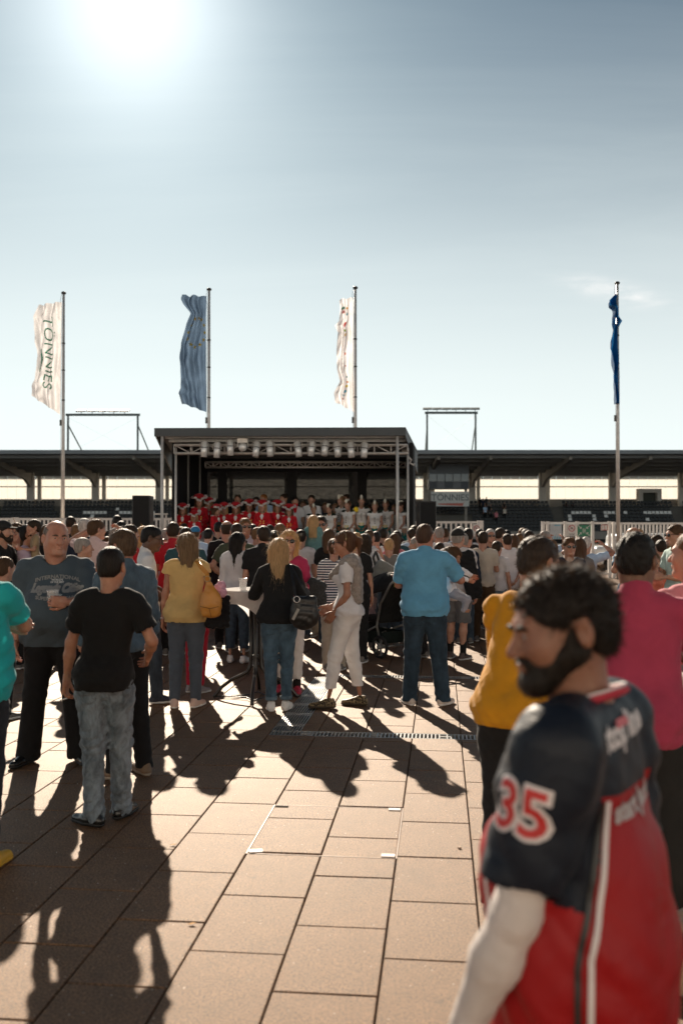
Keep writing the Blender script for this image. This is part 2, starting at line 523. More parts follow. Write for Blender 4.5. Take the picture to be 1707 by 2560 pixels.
class Field:
    def __init__(s, lo, hi, h):
        s.h = h; s.lo = np.array(lo, float)
        s.n = np.maximum(np.ceil((np.array(hi, float) - s.lo) / h).astype(int) + 1, 4)
        s.F = np.full(tuple(s.n), 0.5, dtype=np.float32); s.cuts = []

    def sub(s, lo, hi, m):
        a = np.clip(np.floor((np.array(lo) - m - s.lo) / s.h).astype(int), 0, s.n - 1)
        b = np.clip(np.ceil((np.array(hi) + m - s.lo) / s.h).astype(int) + 1, 1, s.n)
        if (b <= a).any(): return None, None
        ax = [s.lo[t] + s.h * np.arange(a[t], b[t], dtype=np.float32) for t in range(3)]
        P = np.stack(np.meshgrid(*ax, indexing='ij'), -1).astype(np.float32)
        return tuple(slice(a[t], b[t]) for t in range(3)), P

    def put(s, sl, d, k, op):
        A = s.F[sl]; d = d.astype(np.float32)
        if op == 'u':
            if k > 0:
                hh = np.maximum(k - np.abs(A - d), 0) / k
                s.F[sl] = np.minimum(A, d) - hh * hh * k * 0.25
            else: s.F[sl] = np.minimum(A, d)
        else:
            d = -d
            if k > 0:
                hh = np.maximum(k - np.abs(A - d), 0) / k
                s.F[sl] = np.maximum(A, d) + hh * hh * k * 0.25
            else: s.F[sl] = np.maximum(A, d)

    def cone(s, a, b, ra, rb, k=0.02, sq=None, clip=(), op='u', e=0.0, fold=None):
        a, b = np.array(a, float), np.array(b, float); ra += e; rb += e
        r = max(ra, rb); g = np.array(sq if sq is not None else (1, 1, 1), float)
        lo = np.minimum(a, b) - r / np.minimum(g, 1); hi = np.maximum(a, b) + r / np.minimum(g, 1)
        sl, P = s.sub(lo, hi, k + 2.5 * s.h)
        if sl is None: return s
        ab = (b - a) * g; Q = (P - a) * g
        L = max(float(ab @ ab), 1e-9)
        t = np.clip((Q @ ab) / L, 0, 1)
        d = np.sqrt(((Q - t[..., None] * ab) ** 2).sum(-1)) - (ra + (rb - ra) * t)
        d = d / float(g.max()) ** 0.5
        if fold: d = d + fold(P, t)
        for c, n_ in clip:
            n_ = np.array(n_, float); n_ /= np.linalg.norm(n_)
            d = np.maximum(d, (P - np.array(c, float)) @ n_)
        s.put(sl, d, k, op); return s

    def ell(s, c, r, k=0.02, rot=None, op='u', e=0.0, fold=None):
        c = np.array(c, float); r = np.array(r, float) + e; R_ = r.max()
        sl, P = s.sub(c - R_, c + R_, k + 2.5 * s.h)
        if sl is None: return s
        Q = P - c
        if rot is not None: Q = Q @ np.array(rot, float)
        k0 = np.sqrt(((Q / r) ** 2).sum(-1)); k1 = np.sqrt(((Q / (r * r)) ** 2).sum(-1)) + 1e-6
        d = k0 * (k0 - 1) / k1
        if fold: d = d + fold(P, 0)
        s.put(sl, d, k, op); return s

    def rbox(s, c, hf, rd, k=0.01, rot=None, op='u', fold=None):
        c = np.array(c, float); hf = np.array(hf, float); R_ = np.linalg.norm(hf)
        sl, P = s.sub(c - R_, c + R_, k + 2.5 * s.h)
        if sl is None: return s
        Q = P - c
        if rot is not None: Q = Q @ np.array(rot, float)
        q = np.abs(Q) - (hf - rd)
        d = np.sqrt((np.maximum(q, 0) ** 2).sum(-1)) + np.minimum(q.max(-1), 0) - rd
        if fold: d = d + fold(P, 0)
        s.put(sl, d, k, op); return s

    def all(s):
        ax = [s.lo[t] + s.h * np.arange(s.n[t], dtype=np.float32) for t in range(3)]
        return np.stack(np.meshgrid(*ax, indexing='ij'), -1)

    def plane(s, c, n_, rad=9.0, open_=True):
        """keep the side against n_"""
        n_ = np.array(n_, float); n_ /= np.linalg.norm(n_)
        d = (s.all() @ n_) - float(np.array(c) @ n_)
        s.F = np.maximum(s.F, d.astype(np.float32))
        if open_: s.cuts.append((c, n_, rad))
        return s

    def wobble(s, amp, seed=0, f=1.0, aff=None):
        band = np.abs(s.F) < 0.05
        P = s.all()[band]
        a = amp * wob(P, seed, f)
        if aff is not None: a = a * aff(P)
        s.F[band] += a.astype(np.float32); return s

    def net(s, smooth=1):
        s.F[0] = s.F[-1] = 0.5; s.F[:, 0] = s.F[:, -1] = 0.5; s.F[:, :, 0] = s.F[:, :, -1] = 0.5
        return surf_nets(s.F, s.lo, s.h, smooth, s.cuts)


def join_np(parts):
    Vs, Qs, o = [], [], 0
    for V, Q in parts:
        Vs.append(V); Qs.append(Q + o); o += len(V)
    return np.concatenate(Vs), np.concatenate(Qs)


def soft(name, fld, mat, parent=None, smooth=1):
    V, Q = fld.net(smooth)
    return link(name, np_mesh(name, V, [Q]), mat, parent)

# ------------------------------------------------------------------ lettering


def text2d(body, size, step=None, offset=0.0, shear=0.0, sx=1.0, align='CENTER'):
    """flat lettering as (verts Nx2, faces), split into cells so that it can follow a surface"""
    cu = bpy.data.curves.new('lettering', 'FONT')
    cu.body = body; cu.size = size; cu.align_x = align; cu.align_y = 'CENTER'
    cu.offset = offset; cu.shear = shear; cu.resolution_u = 3
    o = bpy.data.objects.new('lettering', cu); COL.objects.link(o)
    dg = bpy.context.evaluated_depsgraph_get(); dg.update()
    me = bpy.data.meshes.new_from_object(o.evaluated_get(dg))
    bm = bmesh.new(); bm.from_mesh(me)
    bpy.data.objects.remove(o); bpy.data.meshes.remove(me); bpy.data.curves.remove(cu)
    for v in bm.verts: v.co.x *= sx
    if step:
        xs = [v.co.x for v in bm.verts]; ys = [v.co.y for v in bm.verts]
        for a0, a1, ax in ((min(xs), max(xs), 0), (min(ys), max(ys), 1)):
            k = a0 + step
            while k < a1:
                co = Vector((0, 0, 0)); co[ax] = k; no = Vector((0, 0, 0)); no[ax] = 1
                bmesh.ops.bisect_plane(bm, geom=bm.verts[:] + bm.edges[:] + bm.faces[:], plane_co=co, plane_no=no)
                k += step
    bmesh.ops.triangulate(bm, faces=[f for f in bm.faces if len(f.verts) > 4])
    V = [(v.co.x, v.co.y) for v in bm.verts]
    bm.verts.index_update()
    Fc = [[v.index for v in f.verts] for f in bm.faces]
    bm.free()
    return V, Fc


def decal(name, VF, mapfn, mat, parent=None):
    V, Fc = VF
    me = bpy.data.meshes.new(name)
    me.from_pydata([mapfn(x, y) for x, y in V], [], Fc)
    me.update()
    return link(name, me, mat, parent)


def bvh_of(o):
    """surface of a soft part in its parent's space"""
    me = o.data
    return BVHTree.FromPolygons([v.co.copy() for v in me.vertices], [tuple(p.vertices) for p in me.polygons])


def project(bvh, origin, xdir, ydir, ndir, lift=0.004):
    """map a flat (x,y) to the surface hit by a ray going along -ndir"""
    origin, xdir, ydir, ndir = Vector(origin), Vector(xdir).normalized(), Vector(ydir).normalized(), Vector(ndir).normalized()

    def f(x, y):
        p = origin + xdir * x + ydir * y
        h = bvh.ray_cast(p + ndir * 0.6, -ndir, 1.5)
        q = h[0] if h[0] is not None else p
        return q + ndir * lift
    return f
# ------------------------------------------------------------------ people
V3 = lambda *a: np.array(a, float)


def rotz(a): c, s = math.cos(a), math.sin(a); return np.array([[c, -s, 0], [s, c, 0], [0, 0, 1]])


def rotx(a): c, s = math.cos(a), math.sin(a); return np.array([[1, 0, 0], [0, c, -s], [0, s, c]])


def roty(a): c, s = math.cos(a), math.sin(a); return np.array([[c, 0, s], [0, 1, 0], [-s, 0, c]])


def unit(v): return v / (np.linalg.norm(v) + 1e-9)


HANG = ((0.16, 0.02, -1), (0.08, 0.16, -1))


def skeleton(sp):
    """joints of a 1.75 m figure that faces -Y; +x is its left"""
    J = {}
    fem = sp.get('fem', 0); fat = sp.get('fat', 1.0)
    ln = sp.get('lean', 0.0); sw = sp.get('sway', 0.0); tw = R(sp.get('twist', 0)); tilt = sp.get('tilt', 0.0)
    J['pel'] = V3(sw, 0, 0.97)
    J['wai'] = V3(sw * 0.6, -ln * 0.3, 1.10)
    J['rib'] = V3(sw * 0.2, -ln * 0.65, 1.22)
    J['che'] = V3(0, -ln, 1.33)
    J['sho'] = V3(0, -ln * 1.15 + 0.005, 1.425)
    T = rotz(tw) @ roty(tilt)
    J['T'] = T
    shw = (0.150 if fem else 0.172) * (0.6 + 0.4 * fat) * sp.get('shw', 1.0)
    J['neck0'] = J['sho'] + V3(0, 0.0, 0.0); J['neck1'] = J['sho'] + V3(0, -0.03, 0.125)
    hy, hp, hr = [R(a) for a in sp.get('head', (0, 0, 0))]
    J['HR'] = rotz(hy) @ rotx(hp) @ roty(hr)
    J['head'] = J['neck1'] + J['HR'] @ V3(0, -0.008, 0.085)
    ft = sp.get('feet', ((0.10, 0, 8), (0.10, 0, 8)))
    for sd, nm, arm, f in ((1, 'L', sp.get('armL', HANG), ft[0]), (-1, 'R', sp.get('armR', HANG), ft[1])):
        s0 = J['sho'] + T @ V3(sd * shw, 0, -0.012)
        ua = unit(V3(sd * arm[0][0], -arm[0][1], arm[0][2])); fa = unit(V3(sd * arm[1][0], -arm[1][1], arm[1][2]))
        ua = T @ ua
        J['s' + nm] = s0; ak = sp.get('armk', 1.0); J['e' + nm] = s0 + ua * 0.285 * ak; J['w' + nm] = J['e' + nm] + fa * 0.25 * ak
        J['fd' + nm] = fa
        hip = J['pel'] + V3(sd * 0.088, 0, -0.04)
        ank = V3(sd * f[0], -f[1] + 0.02, 0.085 + (f[3] if len(f) > 3 else 0))
        mid = (hip + ank) / 2
        kb = f[4] if len(f) > 4 else 0.02
        J['h' + nm] = hip; J['a' + nm] = ank
        J['k' + nm] = V3(mid[0], mid[1] - kb, hip[2] - 0.49 * (hip[2] - ank[2]))
        J['fy' + nm] = sd * R(f[2])
    return J


def torso_prims(sp, J):
    fem = sp.get('fem', 0); fat = sp.get('fat', 1.0); T = J['T']; P = []
    sq = (1, 1.32 / (0.6 + 0.4 * fat), 1)

    def row(j, w, r, k=0.06, t=1.0, q=sq):
        M = np.eye(3) * (1 - t) + T * t
        P.append((J[j] + M @ V3(-w, 0, 0), J[j] + M @ V3(w, 0, 0), r, r, k, q))
    if fem:
        row('pel', 0.055 * fat, 0.113 * fat, t=0); row('wai', 0.036 * fat, 0.086 * fat, t=0.3); row('rib', 0.038 * fat, 0.090 * fat, t=0.7)
        row('che', 0.052, 0.094 * (0.5 + 0.5 * fat)); row('sho', 0.10, 0.052, q=(1, 1.15, 1))
        for sd in (1, -1):
            c = J['che'] + T @ V3(sd * 0.068, -0.075, -0.035)
            P.append((c, c + V3(0, -0.012, 0), 0.05, 0.044, 0.05, (1, 1, 1)))
    else:
        row('pel', 0.055 * fat, 0.106 * fat, t=0); row('wai', 0.050 * fat, 0.096 * fat, t=0.3); row('rib', 0.055 * fat, 0.100 * (0.5 + 0.5 * fat), t=0.7)
        row('che', 0.064, 0.104 * (0.5 + 0.5 * fat)); row('sho', 0.108, 0.054 * (0.7 + 0.3 * fat), q=(1, 1.15, 1))
    b = sp.get('belly', 0)
    if b:
        c = (J['wai'] + J['rib']) / 2
        P.append((c + V3(-0.05, -0.05 - 0.05 * b, -0.05), c + V3(0.05, -0.05 - 0.05 * b, -0.05), 0.115 + 0.015 * b, 0.115 + 0.015 * b, 0.09, (1, 1, 0.9)))
    for sd in (1, -1):   # buttocks
        c = J['pel'] + V3(sd * 0.058, 0.052, -0.045)
        P.append((c, c + V3(0, 0, -0.02), 0.082 * (0.6 + 0.4 * fat), 0.075, 0.05, (1, 1, 1)))
    return P


def arm_prims(sp, J, nm):
    fem = sp.get('fem', 0); g = (0.86 if fem else 1.0) * (0.55 + 0.45 * sp.get('fat', 1.0))
    s, e, w = J['s' + nm], J['e' + nm], J['w' + nm]
    return [(s + V3(0, 0, -0.01), s * 0.75 + e * 0.25, 0.054 * g, 0.051 * g, 0.04, None), (s * 0.8 + e * 0.2, e, 0.050 * g, 0.040 * g, 0.03, None),
            (e, e * 0.65 + w * 0.35, 0.041 * g, 0.043 * g, 0.025, None), (e * 0.65 + w * 0.35, w, 0.043 * g, 0.027 * g, 0.02, None)]


def leg_prims(sp, J, nm, calf=True):
    fem = sp.get('fem', 0); g = 0.55 + 0.45 * sp.get('fat', 1.0)
    h, k, a = J['h' + nm], J['k' + nm], J['a' + nm]
    sd = 1 if nm == 'L' else -1
    P = [(h + V3(sd * -0.006, 0.01, 0.0), h * 0.7 + k * 0.3, 0.094 * g, 0.083 * g, 0.05, None), (h * 0.7 + k * 0.3, k, 0.083 * g, 0.056 * g, 0.03, None)]
    if calf:
        m = k * 0.7 + a * 0.3 + V3(0, 0.016, 0)
        P += [(k, m, 0.054 * g, 0.056 * g, 0.03, None), (m, a, 0.056 * g, 0.034, 0.03, None)]
    return P


def add_prims(f, P, e=0.0, clip=(), k=None):
    for a, b, ra, rb, kk, sq in P:
        f.cone(a, b, ra, rb, kk if k is None else k, sq, clip=clip, e=e)


def head_field(sp, J, h):
    C, M = J['head'], J['HR']; fem = sp.get('fem', 0); hs = sp.get('hs', 1.0)
    f = Field(C - V3(0.15, 0.16, 0.24), C + V3(0.15, 0.16, 0.15), h)
    g = lambda x, y, z: C + M @ V3(x * hs, y * hs, z * hs)
    A = lambda a, b, ra, rb, k=0.012, **kw: f.cone(g(*a), g(*b), ra * hs, rb * hs, k, **kw)
    E = lambda c, r, k=0.015, **kw: f.ell(g(*c), tuple(x * hs for x in r), k, rot=M, **kw)
    jw = 0.9 if fem else 1.0 + 0.35 * (sp.get('fat', 1) - 1)
    E((0, 0.015, 0.028), (0.076, 0.098, 0.084))
    E((0, -0.03, -0.02), (0.062 * jw, 0.064, 0.085), 0.03)
    for sd in (1, -1):
        A((sd * 0.048 * jw, 0.0, -0.055), (sd * 0.02, -0.068, -0.098), 0.026, 0.022, 0.03)
        E((sd * 0.036, -0.064, -0.032), (0.026 * jw, 0.024, 0.030), 0.035)
        E((sd * 0.083, 0.018, -0.012), (0.012, 0.018, 0.034), 0.006)
        E((sd * 0.091, 0.008, -0.010), (0.008, 0.010, 0.019), 0.005, op='s')
    A((-0.012, -0.082, -0.102), (0.012, -0.082, -0.102), 0.018, 0.018, 0.02)
    A((-0.034, -0.080, 0.016), (0.034, -0.080, 0.016), 0.0125 if not fem else 0.010, 0.0125 if not fem else 0.010, 0.02)
    for sd in (1, -1):
        E((sd * 0.031, -0.106, -0.004), (0.020, 0.020, 0.014), 0.014, op='s')
        E((sd * 0.031, -0.081, -0.004), (0.0155, 0.0125, 0.0125), 0.008)
        E((sd * 0.031, -0.0985, -0.0045), (0.013, 0.009, 0.0038), 0.002, op='s')
    ns = sp.get('nose', 1.0)
    A((0, -0.089, 0.006), (0, -0.089 - 0.028 * ns, -0.034), 0.008, 0.0125 * ns, 0.012)
    for sd in (1, -1): E((sd * 0.0125, -0.102, -0.037), (0.009, 0.011, 0.008), 0.008)
    E((0, -0.088, -0.066), (0.026, 0.014, 0.012), 0.012)
    E((0, -0.102, -0.0605), (0.021, 0.008, 0.0052), 0.004)
    E((0, -0.101, -0.0725), (0.018, 0.008, 0.0058), 0.004)
    E((0, -0.110, -0.0665), (0.020 if not sp.get('open') else 0.014, 0.007, 0.0014 if not sp.get('open') else 0.0045), 0.003, op='s')
    nr = 0.052 if fem else 0.060 * (0.5 + 0.5 * sp.get('fat', 1.0))
    f.cone(J['neck0'] + V3(0, 0.0, 0.0), J['neck1'] + V3(0, 0.0, 0.0), nr * 1.12, nr, 0.03)
    f.cone(J['neck1'], g(0, 0.03, -0.03), nr, nr * 0.95, 0.03)
    f.plane(J['sho'] + V3(0, 0, -0.02), (0, 0, -1))
    return f


def hand_field(J, nm, h, curl=0.35, n=None, open_=0.0):
    """palm, four unequal fingers with three bends each and a thumb from the side of the palm"""
    sd = 1 if nm == 'L' else -1
    w = J['w' + nm]; d = unit(J.get('hd' + nm, J['fd' + nm]))
    if n is None: n = V3(-sd, 0, 0)            # palm faces the thigh
    n = unit(n - d * (n @ d)); t = np.cross(d, n) * sd     # towards the thumb
    if t @ V3(0, -1, 0.3) < 0 and abs(n[0]) > 0.6: t = -t
    f = Field(w - 0.2, w + 0.2, h)
    pc = w + d * 0.045
    M = np.stack([t, n, d], 1)
    f.rbox(pc, (0.041, 0.015, 0.048), 0.014, 0.012, rot=M)
    f.cone(w - d * 0.03, w + d * 0.02, 0.0265, 0.024, 0.015)
    for q, (off, ln) in enumerate(((0.030, 0.072), (0.0105, 0.080), (-0.0095, 0.075), (-0.029, 0.060))):
        p = w + d * (0.086 - 0.004 * abs(q - 1)) + t * off
        ang = 0.15; dirp = d + t * (0.10 * (1.5 - q) * (0.3 + open_))
        for seg, L in enumerate((0.45, 0.31, 0.26)):
            ang += curl * (0.7, 1.1, 0.9)[seg] * (1 + 0.08 * q)
            v = unit(dirp * math.cos(ang) + n * math.sin(ang))
            q2 = p + v * ln * L
            f.cone(p, q2, 0.0093 - 0.0009 * seg - (0.001 if q == 3 else 0), 0.0086 - 0.0009 * seg, 0.004)
            p = q2
    p = w + d * 0.022 + t * 0.030
    v1 = unit(d * 0.75 + t * 0.6 + n * 0.3); p1 = p + v1 * 0.042
    v2 = unit(d * 1.0 + t * 0.25 + n * (0.25 + curl * 0.5)); p2 = p1 + v2 * 0.03
    v3 = unit(d * 1.0 + t * 0.0 + n * (0.35 + curl * 0.7)); p3 = p2 + v3 * 0.024
    f.cone(p - d * 0.01, p1, 0.0155, 0.012, 0.012); f.cone(p1, p2, 0.0115, 0.0105, 0.004); f.cone(p2, p3, 0.0105, 0.008, 0.003)
    J['palm' + nm] = pc + n * 0.03; J['tip' + nm] = w + d * 0.13 + n * 0.02; J['hn' + nm] = n; J['ht' + nm] = t
    return f


def hair_field(sp, J, h, style):
    C, M = J['head'], J['HR']; hs = sp.get('hs', 1.0)
    longs = style in ('long', 'lob', 'pony', 'bun', 'curlylong')
    lo = C - V3(0.19, 0.19, 0.42 if longs else 0.2); hi = C + V3(0.19, 0.22, 0.22)
    f = Field(lo, hi, h)
    g = lambda x, y, z: C + M @ V3(x * hs, y * hs, z * hs)
    A = lambda a, b, ra, rb, k=0.02, **kw: f.cone(g(*a), g(*b), ra * hs, rb * hs, k, **kw)
    E = lambda c, r, k=0.02, **kw: f.ell(g(*c), tuple(x * hs for x in r), k, rot=M, **kw)
    top = {'short': 0.010, 'crop': 0.005, 'quiff': 0.014, 'curly': 0.022, 'bald': 0.004, 'long': 0.014, 'lob': 0.016, 'pony': 0.010, 'bun': 0.010, 'curlylong': 0.03, 'afro': 0.035}[style]
    E((0, 0.017, 0.030), (0.076 + top, 0.098 + top, 0.084 + top), 0)
    E((0, 0.045, -0.03), (0.064 + top * 0.7, 0.062 + top * 0.7, 0.065), 0.03)
    if style in ('quiff', 'curly'):
        E((0, -0.04, 0.100), (0.058, 0.050, 0.028), 0.03)
    if style in ('long', 'lob', 'curlylong'):
        dz = -0.27 if style == 'long' else (-0.19 if style == 'lob' else -0.2)
        for sd in (1, -1):
            A((sd * 0.072, 0.02, 0.0), (sd * 0.078, 0.03, dz), 0.035, 0.026, 0.03)
            A((sd * 0.04, 0.06, 0.0), (sd * 0.045, 0.085, dz - 0.02), 0.05, 0.03, 0.04)
        A((0, 0.06, 0.02), (0, 0.095, dz - 0.03), 0.06, 0.035, 0.04)
    if style == 'pony':
        A((0, 0.11, 0.05), (0, 0.15, 0.02), 0.022, 0.028, 0.01); A((0, 0.15, 0.02), (0.01, 0.15, -0.13), 0.028, 0.012, 0.02)
    if style == 'bun':
        E((0, 0.130, 0.055), (0.036, 0.032, 0.036), 0.006)
    # keep the face, ears and nape free
    fw = 0.055 if longs else 0.060
    if style != 'bald':
        E((0, -0.115, -0.055), (fw + 0.018, 0.105, 0.118 if style not in ('crop',) else 0.125), 0.01, op='s')
    else:
        E((0, -0.02, 0.10), (0.075, 0.14, 0.085), 0.01, op='s'); E((0, -0.115, -0.03), (0.09, 0.13, 0.12), 0.01, op='s')
    if not longs:
        for sd in (1, -1): E((sd * 0.085, 0.004, -0.03), (0.022, 0.028, 0.045), 0.006, op='s')
        pts = f.all(); q = (pts - C) @ M / hs
        d = -(q[..., 2] + (0.058 if style not in ('curly', 'afro') else 0.075) + 0.9 * np.minimum(q[..., 1] - 0.02, 0) * -1 - 0.02)
        d = np.maximum(-q[..., 2] - 0.075, -q[..., 2] - 0.02 - 0.75 * (q[..., 1] + 0.01))
        f.F = np.maximum(f.F, d.astype(np.float32))
    band = np.abs(f.F) < 0.04
    P = (f.all()[band] - C) @ M
    az = np.arctan2(P[:, 0], P[:, 1] + 0.03)
    if style in ('curly', 'curlylong', 'afro'):
        nz = np.sin(P[:, 0] * 150 + 2 * np.sin(P[:, 2] * 90)) * np.sin(P[:, 1] * 140 + 2 * np.sin(P[:, 0] * 80)) * np.sin(P[:, 2] * 150 + 1)
        f.F[band] += (0.010 * nz).astype(np.float32)
    elif longs:
        nz = np.sin(az * 23 + 6 * P[:, 2]) * 0.5 + np.sin(az * 41 + 11 * P[:, 2] + 1) * 0.3 + np.sin(az * 9 - 8 * P[:, 2])
        f.F[band] += (0.0034 * nz).astype(np.float32)
    else:
        nz = np.sin(P[:, 0] * 170 + 3 * np.sin(P[:, 1] * 30)) * np.sin(P[:, 1] * 60 + 2 * np.sin(P[:, 2] * 70))
        f.F[band] += ((0.0015 if style in ('crop', 'bald') else 0.0035) * nz).astype(np.float32)
    return f


def tufts(V, Q, C, n, length, style, wid=0.0015, seed=1):
    """fine tapered locks standing off the hair surface"""
    rng = np.random.default_rng(seed)
    a = V[Q].mean(1); nr = np.cross(V[Q[:, 2]] - V[Q[:, 0]], V[Q[:, 3]] - V[Q[:, 1]]); nr /= np.linalg.norm(nr, axis=1, keepdims=True) + 1e-9
    ar = np.linalg.norm(nr, axis=1)
    pick = rng.integers(0, len(a), n)
    p, nn = a[pick], nr[pick]
    if style in ('long', 'lob', 'pony', 'bun', 'curlylong'):
        base = np.tile(V3(0, 0.1, -1), (n, 1))
    else:
        base = (p - C) * V3(0.6, 1, 0.2) + V3(0, 0.25, -0.06)
    base = base - nn * (base * nn).sum(1, keepdims=True) + rng.normal(0, 0.13 if style in ('long', 'lob', 'pony', 'bun') else 0.3, (n, 3))
    base /= np.linalg.norm(base, axis=1, keepdims=True) + 1e-9
    L = length * rng.uniform(0.5, 1.3, (n, 1))
    up = rng.uniform(0.1, 0.45, (n, 1)) if style not in ('long', 'lob', 'pony', 'bun') else rng.uniform(0.0, 0.10, (n, 1)) ** 1.0
    side = np.cross(base, nn); side /= np.linalg.norm(side, axis=1, keepdims=True) + 1e-9
    w = wid * rng.uniform(0.6, 1.4, (n, 1))
    p0 = p - nn * 0.002; p1 = p + base * L * 0.5 + nn * L * up * 0.5; p2 = p + base * L + nn * L * up * 0.8 + rng.normal(0, 0.15, (n, 3)) * L
    Vn = np.stack([p0 - side * w, p0 + side * w, p1 + side * w * 0.7, p1 - side * w * 0.7, p2], 1).reshape(-1, 3)
    b = np.arange(n)[:, None] * 5
    return Vn, b + np.array([[0, 1, 2, 3]]), b + np.array([[3, 2, 4]])


def shoe_field(J, nm, h, e=0.0, high=0.0, slim=1.0, sole=False):
    a = J['a' + nm]; yw = J['fy' + nm]; M = rotz(yw)
    base = V3(a[0], a[1], a[2] - 0.085)
    f = Field(base - V3(0.26, 0.26, 0.01 if sole else 0.0), base + V3(0.26, 0.26, 0.26), h)
    g = lambda x, y, z: base + M @ V3(x * slim, y, z)
    sd = 1 if nm == 'L' else -1
    f.cone(g(0, 0.045, 0.04), g(0, -0.06, 0.035), 0.037 + e, 0.038 + e, 0.02)
    f.cone(g(0, -0.06, 0.033), g(-sd * 0.008, -0.165, 0.026), 0.041 + e, 0.032 + e, 0.02)
    if not sole:
        f.cone(g(0, 0.03, 0.05), g(0, 0.022, 0.095 + high), 0.038 + e, 0.036 + e, 0.02)
        f.cone(g(0, 0.01, 0.085), g(0, -0.08, 0.048), 0.033 + e, 0.025 + e, 0.02)
        f.plane(base + V3(0, 0, 0.105 + high), (0, 0, 1), open_=False)
        f.plane(base + V3(0, 0, 0.022), (0, 0, -1), open_=False)
    else:
        f.plane(base + V3(0, 0, 0.030), (0, 0, 1), open_=False)
        f.plane(base + V3(0, 0, 0.004), (0, 0, -1), open_=False)
    return f


SKIN_A, SKIN_B, SKIN_C = (0.42, 0.235, 0.165), (0.36, 0.185, 0.12), (0.10, 0.052, 0.034)


